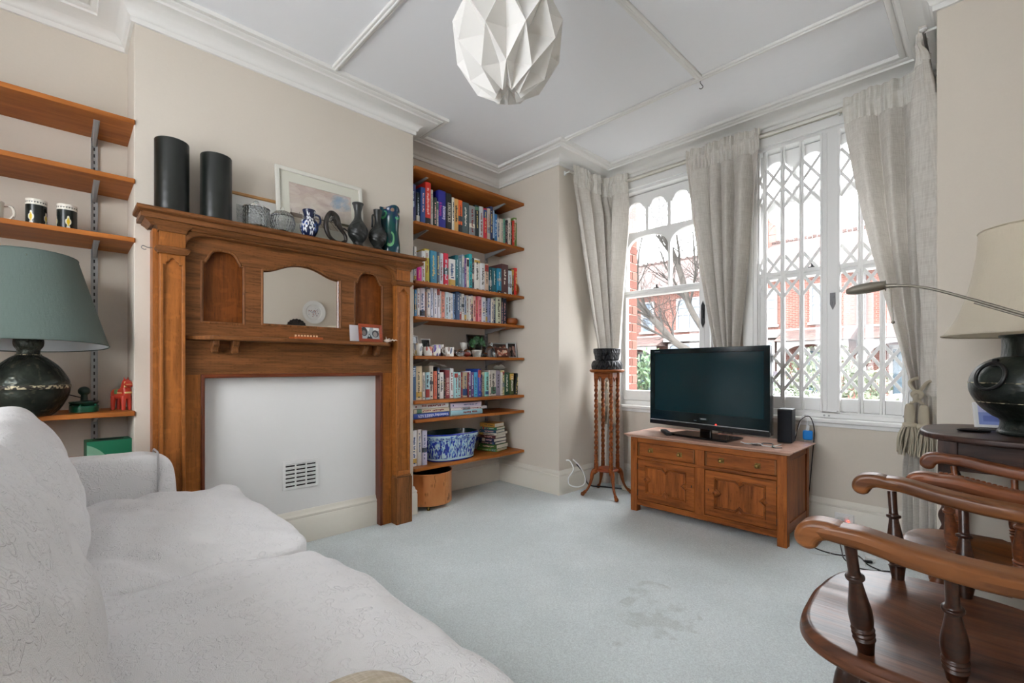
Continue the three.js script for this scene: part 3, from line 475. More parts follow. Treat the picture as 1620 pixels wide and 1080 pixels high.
{
  const r = thing('curtain_rod', 'white curtain rod across the front of the bay window', 'curtain rod', [-1.25, 2.53, -3.33]);
  part(r, 'pole', rod([-1.05, 0, 0], [1.06, 0, 0], 0.0095), rodMat);
  for (const x of [-1.02, -0.2, 0.62, 1.03]) part(r, 'bracket', [box(x - 0.008, x + 0.008, -0.02, 0.012, -0.069, -0.06, 0.002), rod([x, -0.004, -0.065], [x, -0.01, 0.004], 0.005)], mats.white);
  const l = thing('curtain_rod', 'short white curtain rod on the left return of the bay', 'curtain rod', [-2.29, 2.53, -3.1]);
  part(l, 'pole', rod([0, 0, -0.22], [0, 0, 0.26], 0.008), rodMat); part(l, 'bracket', [box(-0.05, -0.042, -0.018, 0.014, 0.238, 0.262, 0.002), rod([-0.046, 0, 0.25], [0.004, 0, 0.25], 0.005)], mats.white);
  const q = thing('curtain_rod', 'thin grey metal curtain rod on the right return of the bay', 'curtain rod', [-0.21, 2.535, -3.05]);
  part(q, 'pole', rod([0, 0, -0.27], [0, 0, 0.24], 0.006), mats.steel); part(q, 'bracket', [rod([0, 0, 0.215], [0.045, 0, 0.215], 0.006), lathe([[0.001, 0], [0.014, 0.004], [0.014, 0.012], [0.004, 0.018], [0.001, 0.02]], 14).translate(0, -0.01, 0.24)], mats.white);
}
curtain('pleated linen curtain gathered in the left corner of the bay window', [[-2.285, -2.86], [-2.285, -3.325], [-2.06, -3.325]], { x: -2.2, z: -3.27, y: 0.93, w: 0.13, dz: -0.06 }, 5, { x: -2.19, z: -3.28, w: 0.19, dz: -0.06 }, 1.15, 0.6);
curtain('pleated linen curtain hanging between the two bay windows behind the television', [[-1.57, -3.325], [-1.06, -3.325]], { x: -1.265, z: -3.335, y: 0.9, w: 0.1 }, 5, { x: -1.265, z: -3.34, w: 0.16 }, 1.35, 2.1);
curtain('wide pleated linen curtain at the right end of the bay window', [[-0.61, -3.325], [-0.225, -3.325], [-0.225, -2.88]], { x: -0.235, z: -3.16, y: 0.86, w: 0.09, dz: 0.06 }, 6, { x: -0.245, z: -3.17, w: 0.16, dz: 0.08 }, 1.25, 3.4);
// rope loop with two tassels
function tieback(label, [x, y, z], hook, spread) {
  const t = thing('tieback', label, 'tieback', [x, y, z]);
  part(t, 'rope', [tube([[0, 0, 0.012], [-0.02, 0.03, 0.015], [-0.032, 0.055, -0.02], [-0.012, 0.075, -0.07], [hook[0] - x, hook[1] - y, hook[2] - z]], 0.008, 40, 8), tube([[0, 0, 0.012], [0.02, 0.03, 0.015], [0.035, 0.055, -0.015], [hook[0] - x, hook[1] - y, hook[2] - z]], 0.008, 40, 8)], cordMat);
  part(t, 'knot', [new THREE.TorusGeometry(0.016, 0.011, 10, 20).rotateX(0.5).translate(0, -0.004, 0.018), new THREE.TorusGeometry(0.014, 0.01, 10, 20).rotateY(1.2).translate(0, -0.02, 0.018)], cordMat);
  for (const s of spread) {
    const g = part(t, 'tassel', tube([[0, -0.02, 0.018], [s[0] * 0.6, -0.045, 0.024], [s[0], s[1] + 0.005, 0.026]], 0.0065, 16, 8), cordMat);
    part(g, 'tassel_head', lathe(smoothPts([[0.001, 0.0], [0.014, -0.004], [0.02, -0.03], [0.0225, -0.075], [0.022, -0.095], [0.028, -0.1], [0.029, -0.112], [0.022, -0.118]], 40), 24).translate(s[0], s[1], 0.026), cordMat);
    const strands = [];
    for (let k = 0; k < 54; k++) { const a = k * 2.39996, r = 0.006 + 0.02 * Math.sqrt((k % 27) / 27), o = r * 1.75; strands.push(tube([[s[0] + Math.cos(a) * r, s[1] - 0.112, 0.026 + Math.sin(a) * r], [s[0] + Math.cos(a + 0.15) * o * 1.05, s[1] - 0.17, 0.026 + Math.sin(a + 0.15) * o], [s[0] + Math.cos(a + 0.3) * o * 1.2 + rr(-0.006, 0.006), s[1] - rr(0.235, 0.262), 0.026 + Math.sin(a + 0.3) * o * 1.1]], 0.0036, 6, 4)); }
    const f = part(g, 'fringe', strands, cordMat); f.userData.kind = 'stuff';
  }
}
tieback('cream rope tieback with two big tassels on the right curtain', [-0.252, 0.865, -3.09], [-0.166, 0.95, -3.2], [[-0.028, -0.05], [0.026, -0.055]]);
tieback('cream rope tieback with two tassels behind the tall plant stand', [-2.19, 0.86, -3.21], [-2.338, 0.95, -3.3], [[-0.045, -0.05], [0.04, -0.07]]);

// ---------------------------------------------------------------- shelves
const ORD = ['first', 'second', 'third', 'fourth', 'fifth', 'sixth', 'seventh', 'eighth', 'ninth', 'tenth', 'eleventh', 'twelfth', 'thirteenth', 'fourteenth', 'fifteenth', 'sixteenth', 'seventeenth', 'eighteenth', 'nineteenth', 'twentieth', 'twenty-first', 'twenty-second', 'twenty-third', 'twenty-fourth', 'twenty-fifth', 'twenty-sixth', 'twenty-seventh', 'twenty-eighth', 'twenty-ninth', 'thirtieth', 'thirty-first', 'thirty-second', 'thirty-third', 'thirty-fourth', 'thirty-fifth'];
// slotted uprights and cantilever shelves
const slotDark = plain('#2b2b2c', 0.8);
function upright(label, z, y0, y1) {
  const u = thing('shelf_upright', label, 'shelf upright', [-3.03, y0, z]);
  part(u, 'rail', [box(0.0005, 0.003, 0, y1 - y0, -0.0125, 0.0125, 0), box(0.0005, 0.013, 0, y1 - y0, -0.0125, -0.0105, 0), box(0.0005, 0.013, 0, y1 - y0, 0.0105, 0.0125, 0)], mats.alu);
  const s = []; for (let y = 0.02; y < y1 - y0 - 0.02; y += 0.032) s.push(box(0.003, 0.0036, y, y + 0.016, -0.0028, 0.0028, 0));
  part(u, 'slot', s, slotDark).userData.kind = 'stuff';
}
function shelf(label, y, z0, z1, depth, uprights, group) {
  const t = thing('wall_shelf', label, 'shelf', [-3.03 + depth / 2, y, (z0 + z1) / 2], 0, group), c = (z0 + z1) / 2, L = z1 - z0;
  const b = new THREE.Shape(); const h = depth / 2, q = L / 2; b.moveTo(-h, -q); b.lineTo(h - 0.004, -q); b.lineTo(h, -q + 0.004); b.lineTo(h, q - 0.004); b.lineTo(h - 0.004, q); b.lineTo(-h, q);
  part(t, 'board', grain(extrude(b, 0.021, 0.0022, 2).rotateX(Math.PI / 2), 2), mats.shelf);
  for (const z of uprights) {
    const k = extrude(shapeOf([[-h + 0.004, -0.0225], [h - 0.075, -0.0225], [h - 0.07, -0.027], [-h + 0.02, -0.062], [-h + 0.004, -0.062]]), 0.014, 0.002).translate(0, 0, z - c - 0.007);
    part(t, 'shelf_bracket', [k, box(-h + 0.01, h - 0.07, -0.0245, -0.0215, z - c - 0.011, z - c + 0.011, 0.001)], mats.alu);
  }
  return t;
}
const RY = [2.37, 1.995, 1.59, 1.345, 1.075, 0.765, 0.637, 0.305], RN = ['topmost', 'second', 'third', 'fourth', 'fifth', 'sixth', 'seventh', 'lowest'];
RY.forEach((y, k) => shelf(`varnished wooden shelf, ${RN[k]} of eight, in the alcove right of the fireplace`, y, -2.776, -1.714, 0.315, [-1.86, -2.62], 'shelves right of the fireplace'));
upright('slotted metal upright behind the books, nearer the fireplace', -1.86, 0.2, 2.45); upright('slotted metal upright behind the books, nearer the window', -2.62, 0.2, 2.45);
[2.13, 1.86, 1.59, 0.797].forEach((y, k) => shelf(`varnished wooden shelf, ${RN[k].replace('topmost', 'top')} from the top, in the alcove left of the fireplace`, y, -0.236, 0.9, 0.31, [-0.107, 0.7], 'shelves left of the fireplace'));
upright('slotted metal upright beside the green lamp', -0.107, 0.3, 2.15); upright('slotted metal upright out at the far left of the alcove', 0.7, 0.3, 2.15);

// ---------------------------------------------------------------- books: every spine is a cell of one printed sheet
const CW = 32, CH = 256, PER = 64, sheet = document.createElement('canvas'); sheet.width = 2048; sheet.height = 1024;
const pen = sheet.getContext('2d'); let cell = 0;
function spineCell(hex, title, w) {
  const k = cell++, x = (k % PER) * CW, y = Math.floor(k / PER) * CH; let s = k * 977 + 13; const r = () => { s = (Math.imul(s, 1103515245) + 12345) & 0x7fffffff; return s / 0x7fffffff; };
  pen.fillStyle = hex; pen.fillRect(x, y, CW, CH);
  const c = new THREE.Color(hex), l = c.r * 0.3 + c.g * 0.6 + c.b * 0.1, ink = l > 0.25 ? ['#2b2d34', '#7b2d2d', '#2f4a78', '#44423c'][Math.floor(r() * 4)] : ['#ece8dc', '#d9c27a', '#cfe0ea', '#e8b8b0'][Math.floor(r() * 4)];
  if (!title) {
    if (r() < 0.35) { pen.fillStyle = ['#d8d2c4', '#a33a34', '#2e4c7c', '#22262a', '#c9a24c', '#5a7f6a'][Math.floor(r() * 6)]; const h = 20 + r() * 60; pen.fillRect(x, y + (r() < 0.5 ? 12 : CH - 20 - h), CW, h); }
    if (r() < 0.25) { pen.fillStyle = ['#e6dfcf', '#8d98a0', '#3f4850'][Math.floor(r() * 3)]; pen.fillRect(x, y + 90 + r() * 60, CW, 24 + r() * 30); }
    pen.fillStyle = ink; let q = y + 26 + r() * 24; const e = y + 150 + r() * 70, wd = 7 + r() * 7;
    while (q < e) { const g = 3 + r() * 9; pen.fillRect(x + CW / 2 - wd / 2 + (r() - 0.5) * 3, q, wd * (0.5 + 0.5 * r()), g); q += g + 2 + (r() < 0.15 ? 9 : 0); }
    if (r() < 0.7) pen.fillRect(x + 11, y + CH - 26, 10, 9);
  } else {
    pen.save(); pen.translate(x + CW / 2, y + CH / 2); pen.rotate(Math.PI / 2); pen.textAlign = 'center'; pen.textBaseline = 'middle';
    for (const [txt, col, font, dx, dy] of title) { pen.fillStyle = col; pen.font = font; pen.fillText(txt, dx, dy); }
    pen.restore();
  }
  return k;
}
const sheetTex = new THREE.CanvasTexture(sheet); sheetTex.colorSpace = THREE.SRGBColorSpace; sheetTex.magFilter = THREE.LinearFilter;
const bookMat = M({ map: sheetTex, roughness: 0.5 });
const pageMat = M({ color: '#ddd6c4', roughness: 0.9, bumpMap: greyTex(64, 256, 0.02, (u, v) => hash(Math.floor(u * 64), 1, 7)), bumpScale: 0.0004 });
// book standing with its spine to +x: x from -d to 0, y from 0 to h, z across the thickness
function bookGeo(t, h, d, k) {
  const u0 = ((k % PER) * CW + 1) / 2048, u1 = ((k % PER) * CW + CW - 1) / 2048, v1 = 1 - (Math.floor(k / PER) * CH + 1) / 1024, v0 = 1 - (Math.floor(k / PER) * CH + CH - 1) / 1024;
  const b = Math.min(0.0026, t * 0.18), prof = new THREE.Shape(); // plan: spine curve and two boards
  const n = 6, o = []; for (let i = 0; i <= n; i++) { const a = -Math.PI / 2 + (i / n) * Math.PI; o.push([-0.005 + 0.005 * Math.cos(a), (t / 2) * Math.sin(a)]); }
  o.push([-d, t / 2], [-d, t / 2 - b], [-0.008, t / 2 - b], [-0.008, -t / 2 + b], [-d, -t / 2 + b], [-d, -t / 2]);
  o.forEach((p, i) => (i ? prof.lineTo(...p) : prof.moveTo(...p)));
  let g = new THREE.ExtrudeGeometry(prof, { depth: h, bevelEnabled: false }).rotateX(-Math.PI / 2); g = g.index ? g.toNonIndexed() : g;   // plan y -> -z, depth -> up
  const p = g.attributes.position, m = g.attributes.normal, uv = g.attributes.uv;
  for (let i = 0; i < p.count; i++) { const spine = m.getX(i) > 0.25 && Math.abs(m.getY(i)) < 0.5; uv.setXY(i, spine ? lerp(u0, u1, clamp(0.5 - p.getZ(i) / t, 0, 1)) : u0 + 0.0006, spine ? lerp(v0, v1, p.getY(i) / h) : v1 - 0.002); }
  return g;
}
function book(label, t, h, d, hex, title, [x, y, z], lean = 0, group, flat = null) {
  const k = spineCell(hex, title, t), root = thing('book', label, 'book', [x, y, z], 0, group);
  part(root, 'cover', bookGeo(t, h, d, k), bookMat);
  part(root, 'pages', box(-d + 0.004, -0.006, 0.003, h - 0.003, -t / 2 + 0.0018, t / 2 - 0.0018, 0), pageMat);
  if (lean) root.rotation.x = lean;
  return root;
}
const CN = (hex) => { const c = new THREE.Color(hex), q = {}; c.getHSL(q, THREE.SRGBColorSpace); const h = q.h * 360, s = q.s, l = q.l;
  if (l > 0.82 && s < 0.45) return 'white'; if (s < 0.13) return l > 0.6 ? 'pale grey' : l > 0.3 ? 'grey' : 'black'; if (l < 0.16) return 'black';
  const d = l < 0.36 ? 'dark ' : l > 0.7 ? 'pale ' : ''; const n = h < 12 || h > 345 ? (l > 0.7 ? 'pink' : 'red') : h < 32 ? (l > 0.6 ? 'peach' : s < 0.45 ? 'brown' : 'orange') : h < 50 ? (l > 0.62 ? 'cream' : 'tan') : h < 75 ? 'yellow' : h < 165 ? 'green' : h < 200 ? 'teal' : h < 255 ? 'blue' : h < 300 ? 'purple' : 'magenta';
  return (n === 'pink' || n === 'peach' || n === 'cream' ? '' : d) + n; };
function row(list, y, name, group, titles = {}, z0 = -1.738) {
  const B = list.split(',').map((s) => s.trim().split(' ')); let z = z0;
  B.forEach(([t, h, c], i) => {
    const T = +t / 1000, hh = +h / 1000, setback = rr(0, 0.014), lean = i === B.length - 1 && titles.lean ? titles.lean : 0;
    book(`${CN('#' + c)} book, ${ORD[i]} from the left on the ${name}`, Math.max(0.008, T - 0.0012), hh * 0.985, Math.min(0.2, 0.1 + hh * 0.28), '#' + c, titles[i], [-2.795 - setback, y + 0.0005, z - T / 2], lean, group);
    z -= T;
  });
  return z;
}
const w1 = 'bold 15px sans-serif';
row('45 288 3b3f6e, 30 237 24343a, 40 281 2d4f8f, 48 338 d8362c, 23 288 b9b6ae, 29 236 20302a, 15 212 d6d2c4, 67 304 27288a, 52 298 1d1f1d, 24 277 dcd9c8, 42 277 e0ac62, 40 278 ee6a2e, 68 274 4b5e61, 57 262 8d9092, 42 279 14242b, 41 278 c3c6c8, 38 273 d02a3c, 32 279 bdb3a8, 31 304 27305c, 20 278 9db9d6, 31 253 3273b0, 29 224 dbd7cf, 29 226 cdc6b6, 27 234 6fa98e, 16 217 3a3b40, 17 232 2c2f33, 37 256 e0ddd4, 17 233 23402a, 18 244 c43a2a, 35 274 6a9440, 28 249 22301f, 21 249 33402e, 25 244 1a1f1c'
  .replace('48 338', '48 330'), RY[1], 'highest book row', 'books on the highest book row', { 7: [['Dictionary', '#f2f2f6', 'bold 17px sans-serif', 8, -8], ['& Thesaurus', '#e6399b', 'bold 14px sans-serif', -10, 7]], 8: [['LIMERICKS', '#d9d4c2', 'bold 22px serif', -5, 0]] });
row('24 257 2f6f9c, 21 257 e2dfda, 39 114 d81d8f, 31 236 dcdcdc, 42 259 c9b33a, 57 251 2f86a8, 28 250 4a5566, 36 248 ccd0d8, 45 255 d0203f, 63 219 e4e2e0, 28 257 1f6c74, 39 241 6f8a94, 22 273 9fb3c8, 19 249 6a4a8c, 22 252 e3dccd, 31 289 23a7ad, 28 262 3c4a52, 59 264 e6e5df, 45 235 dfe0e2, 41 238 d9bda4, 38 215 1f5560, 51 217 236a78, 46 220 2a8db0, 77 263 5a3a3c, 47 218 cfe0e8, 32 244 6a5a50, 46 254 d8362f', RY[2], 'second book row', 'books on the second book row');
row('30 232 bdae93, 19 198 4b8bc0, 22 209 e0dfe0, 44 215 d9d4de, 12 191 b8907a, 30 214 e8e4e0, 30 235 c9cede, 29 230 e2dfe4, 26 235 dcd9e2, 13 214 e8e4e4, 34 212 dd8b78, 32 212 c2d6dc, 25 211 d4dae0, 20 209 e4e4e6, 26 207 7f9cc2, 31 226 3f577a, 26 220 7c8a94, 26 216 d6d4cc, 19 205 9aa6bc, 23 210 c9c4b8, 21 205 e4e2dc, 23 221 5a4560, 29 210 e3b9ac, 19 213 c84a58, 34 214 e58a94, 42 210 d8dce2, 20 204 2f3c58, 34 209 8b93b8, 28 208 e2ddcf, 29 206 3f4a6a, 56 237 ccd3b8, 24 231 3a4660, 40 225 1f2c44', RY[3], 'third book row', 'books on the third book row');
row('41 244 2c5074, 54 244 d9c6a0, 24 198 e8e2d8, 36 198 a6ccd6, 36 244 ddd5c6, 27 206 e0785c, 22 236 2c2f34, 40 197 e4e0dc, 15 180 3a2a30, 43 214 8a3038, 35 227 e6e8ea, 33 196 a9d8dc, 36 196 b6dfe2, 18 196 8f3a44, 45 195 b7a88c, 10 195 7a2838, 18 204 e2e2ea, 31 195 6a4b84, 40 195 58b4dc, 29 222 2f52b4, 15 176 2a2f6a, 32 194 c4c0a0, 37 194 8ccfc8, 26 208 d8cfc4, 58 210 dcd6cc, 52 207 9a92a4, 21 192 e0ded8, 24 207 d8d498, 56 190 1e4a34, 48 187 4a5a30, 40 182 1c241f', RY[5], 'lowest row of upright books', 'books on the lowest upright row', { 0: [['PARIS', '#dfe6ee', 'bold 22px serif', -80, 0]], 9: [['SHE-WOLVES', '#f0d8cc', 'bold 23px serif', 20, 0]], lean: -0.16 });

// books lying flat in two piles: spines to the front
function flatBook(label, x, y, z0, z1, t, d, hex, title, group) {
  const k = spineCell(hex, title, t), root = thing('book', label, 'book', [x, y, (z0 + z1) / 2], 0, group), h = Math.abs(z1 - z0);
  part(root, 'cover', bookGeo(t, h, d, k).translate(0, -h / 2, 0).rotateX(-Math.PI / 2).translate(0, t / 2, 0), bookMat);
  part(root, 'pages', box(-d + 0.004, -0.006, 0.0018, t - 0.0018, -h / 2 + 0.003, h / 2 - 0.003, 0), pageMat);
  return root;
}
{
  const y = RY[6] + 0.0005, G1 = 'flat books below the lowest upright row';
  flatBook('blue book with white title, bottom of the left flat pile', -2.755, y, -1.73, -2.03, 0.036, 0.21, '#2346a0', [['Yesterday\u2019s', '#e8ecf6', 'bold 20px serif', -62, 0], ['BRITAIN', '#e8ecf6', 'bold 24px serif', 48, 0]], G1);
  flatBook('cream book in the middle of the left flat pile', -2.76, y + 0.0365, -1.735, -2.035, 0.03, 0.2, '#d8cbb2', null, G1);
  flatBook('white book on top of the left flat pile', -2.765, y + 0.067, -1.73, -2.03, 0.035, 0.2, '#e6e2e0', null, G1);
  flatBook('pale blue book at the bottom of the right flat pile', -2.755, y, -2.045, -2.35, 0.036, 0.21, '#9cc7d2', null, G1);
  flatBook('wide white book in the middle of the right flat pile', -2.76, y + 0.0365, -2.05, -2.4, 0.02, 0.22, '#e4dcdc', null, G1);
  flatBook('white book with mauve edge, top of the right flat pile', -2.765, y + 0.057, -2.05, -2.345, 0.035, 0.2, '#d9cde0', null, G1);
  // albums beside the foot bath
  const yb = RY[7] + 0.0005, G2 = 'white albums on the lowest shelf';
  book('white album against the fireplace wall on the lowest shelf', 0.04, 0.25, 0.2, '#e6e4e4', null, [-2.79, yb, -1.757], 0, G2);
  book('narrow white album between two others on the lowest shelf', 0.034, 0.255, 0.2, '#dcd6d0', null, [-2.785, yb, -1.796], 0, G2);
  book('pale lavender album next to the blue foot bath', 0.042, 0.245, 0.2, '#c9c6da', null, [-2.78, yb, -1.836], 0, G2);
  // pile at the right end, fore-edges to the room
  const S = [['#6f8f3a', 0.024, 0.17, 'green', 'bottom'], ['#3f6b34', 0.034, 0.165, 'dark green', 'second'], ['#25283a', 0.02, 0.15, 'navy', 'third'], ['#2a2f52', 0.026, 0.16, 'dark blue', 'fourth'], ['#5a2a2e', 0.026, 0.15, 'maroon', 'fifth'], ['#d8d2c6', 0.018, 0.17, 'white', 'sixth'], ['#2f4f6a', 0.024, 0.14, 'blue', 'seventh'], ['#2c7a5a', 0.02, 0.13, 'teal green', 'eighth'], ['#c08a3a', 0.034, 0.13, 'ochre', 'top']];
  let yy = yb;
  S.forEach(([c, t, w, n, at], i) => {
    const k = spineCell(c, null, t), root = thing('book', `${n} book, ${at === 'bottom' || at === 'top' ? at : at + ' from the bottom'} of the pile right of the foot bath`, 'book', [-2.9 + rr(-0.008, 0.008), yy, -2.585 + rr(-0.012, 0.012)], -1.36 + rr(-0.1, 0.1), 'piled books on the lowest shelf');
    const L = w + 0.02, D = w + 0.01;
    part(root, 'cover', bookGeo(t, L, D, k).translate(D / 2, -L / 2, 0).rotateX(-Math.PI / 2).translate(0, t / 2, 0), bookMat);
    part(root, 'pages', box(-D / 2 + 0.003, D / 2 - 0.006, 0.0022, t - 0.0022, -L / 2 + 0.003, L / 2 - 0.003, 0), mats.paper);
    yy += t + 0.0006;
  });
}

// ---------------------------------------------------------------- oak television cabinet
// twisted (barley sugar) leg: two-start rope between y0 and y1
function twist(x, z, y0, y1, r, turns, depth = 0.24) {
  return surf((u, v) => { const y = lerp(y0, y1, v), e = smoothstep(v, 0, 0.06) * (1 - smoothstep(v, 0.94, 1)), a = u * Math.PI * 2, k = r * (1 + depth * e * Math.cos(2 * a - v * turns * Math.PI * 2)); return V3(x + Math.cos(-a) * k, y, z + Math.sin(-a) * k); }, 20, Math.round(turns * 10), (u, v) => [u * 0.1, v * (y1 - y0)]);
}
{
  const c = thing('television_cabinet', 'low oak cabinet with two drawers and two geometric-panelled doors under the television', 'cabinet', [-1.262, 0, -3.075]);
  const W = 0.488, F = 0.222, B = -0.225, C = mats.cab;
  const e = [[0, 0], [0.012, 0.003], [0.02, 0.012], [0.026, 0.014], [0.03, 0.02], [0.028, 0.024], [0, 0.024]];
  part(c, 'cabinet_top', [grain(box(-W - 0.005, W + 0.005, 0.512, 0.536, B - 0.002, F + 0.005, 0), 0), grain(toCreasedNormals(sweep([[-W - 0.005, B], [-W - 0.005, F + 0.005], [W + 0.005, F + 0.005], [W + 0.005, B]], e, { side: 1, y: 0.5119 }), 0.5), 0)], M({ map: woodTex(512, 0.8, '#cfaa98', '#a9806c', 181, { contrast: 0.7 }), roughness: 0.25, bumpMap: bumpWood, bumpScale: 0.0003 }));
  for (const [x, z] of [[-W, F - 0.05], [W - 0.05, F - 0.05], [-W, B], [W - 0.05, B]]) part(c, 'corner_post', grain(box(x, x + 0.05, 0, 0.512, z, z + 0.05, 0.003), 1), C);
  part(c, 'carcass', [grain(box(-W + 0.045, W - 0.045, 0.055, 0.51, B + 0.01, F - 0.02, 0), 0), grain(box(-W + 0.005, -W + 0.02, 0.06, 0.51, B + 0.05, F - 0.05, 0), 1), grain(box(W - 0.02, W - 0.008, 0.06, 0.51, B + 0.05, F - 0.05, 0), 1)], C);
  part(c, 'rail', grain(box(-W + 0.05, W - 0.05, 0.478, 0.512, F - 0.03, F - 0.006, 0.002), 0), C);
  part(c, 'rail', grain(box(-W + 0.05, W - 0.05, 0.366, 0.386, F - 0.03, F - 0.001, 0.004), 0), C);
  part(c, 'rail', grain(box(-W + 0.05, W - 0.05, 0.045, 0.082, F - 0.03, F - 0.004, 0.003), 0), C);
  part(c, 'side_rail', [grain(box(W - 0.016, W - 0.002, 0.07, 0.125, B + 0.05, F - 0.05, 0.002), 2), grain(box(W - 0.014, W - 0.002, 0.47, 0.512, B + 0.05, F - 0.05, 0.002), 2)], C);
  part(c, 'centre_stile', grain(box(-0.03, 0.03, 0.08, 0.48, F - 0.03, F - 0.003, 0.002), 1), C);
  for (const s of [-1, 1]) {
    const x0 = s < 0 ? -W + 0.052 : 0.032, x1 = s < 0 ? -0.032 : W - 0.052, m = (x0 + x1) / 2;
    const d = part(c, 'drawer', grain(box(x0, x1, 0.389, 0.476, F - 0.03, F - 0.009, 0.004, 2), 0), C);
    part(d, 'drawer_edge', [grain(box(x0 + 0.002, x0 + 0.012, 0.391, 0.474, F - 0.01, F - 0.006, 0.001), 1), grain(box(x1 - 0.012, x1 - 0.002, 0.391, 0.474, F - 0.01, F - 0.006, 0.001), 1)], mats.oakDark);
    for (const k of [x0 + 0.1, x1 - 0.1]) part(d, 'knob', [lathe([[0.001, 0], [0.015, 0.001], [0.014, 0.004], [0.006, 0.006], [0.0055, 0.012], [0.011, 0.018], [0.012, 0.023], [0.008, 0.028], [0.001, 0.029]], 18).rotateX(Math.PI / 2).translate(k, 0.432, F - 0.009), ...[[-1, -1], [1, -1], [-1, 1], [1, 1]].map(([a, b]) => new THREE.SphereGeometry(0.005, 8, 6).scale(1, 1, 0.4).translate(k + a * 0.011, 0.432 + b * 0.011, F - 0.008))], mats.brass);
    const r = part(c, 'door', (() => { const q = shapeOf([[x0, 0.085], [x1, 0.085], [x1, 0.363], [x0, 0.363]]), h = new THREE.Path(), a = x0 + 0.058, b = x1 - 0.058, y0 = 0.133, y1 = 0.322; h.moveTo(a, y0); h.lineTo(b, y0); h.lineTo(b, y1); h.lineTo(a, y1); h.lineTo(a, y0); q.holes.push(h); return [grain(extrude(q, 0.022, 0.003).translate(0, 0, F - 0.028), 0), grain(box(a - 0.01, b + 0.01, y0 - 0.01, y1 + 0.01, F - 0.026, F - 0.014, 0), 1)]; })(), C);
    // mitred geometric moulding: a frame that steps in to a point in the middle of each side
    const a = x0 + 0.058, b = x1 - 0.058, y0 = 0.133, y1 = 0.322, ym = (y0 + y1) / 2, n = 0.02;
    const outline = [[a, y0], [m - n, y0], [m, y0 + n], [m + n, y0], [b, y0], [b, ym - n], [b - n, ym], [b, ym + n], [b, y1], [m + n, y1], [m, y1 - n], [m - n, y1], [a, y1], [a, ym + n], [a + n, ym], [a, ym - n]];
    const mould = sweep(outline, [[0, 0], [0, 0.011], [0.004, 0.013], [0.009, 0.007], [0.012, 0.006], [0.014, 0]], { closed: true, side: 1 }).applyMatrix4(new THREE.Matrix4().makeBasis(V3(1, 0, 0), V3(0, 0, 1), V3(0, 1, 0))).translate(0, 0, F - 0.014); mould.computeVertexNormals();
    part(r, 'geometric_moulding', grain(mould, 0), C);
    for (const [x, y] of [[m, y0 + 0.002], [m, y1 - 0.002], [a + 0.002, ym], [b - 0.002, ym]]) part(r, 'diamond_boss', grain(new THREE.ConeGeometry(0.019, 0.01, 4, 1).rotateX(Math.PI / 2).translate(x, y, F - 0.003).toNonIndexed(), 1), C);
    part(r, 'keyhole', cbox(0.006, 0.016, 0.004, s < 0 ? x1 - 0.022 : x0 + 0.022, 0.24, F - 0.007, 0.001), mats.black);
    for (const y of [0.13, 0.31]) part(r, 'hinge', cbox(0.006, 0.04, 0.006, s < 0 ? x0 - 0.001 : x1 + 0.001, y, F - 0.007, 0.001), mats.black);
  }
}
mats.cab.side = THREE.DoubleSide;
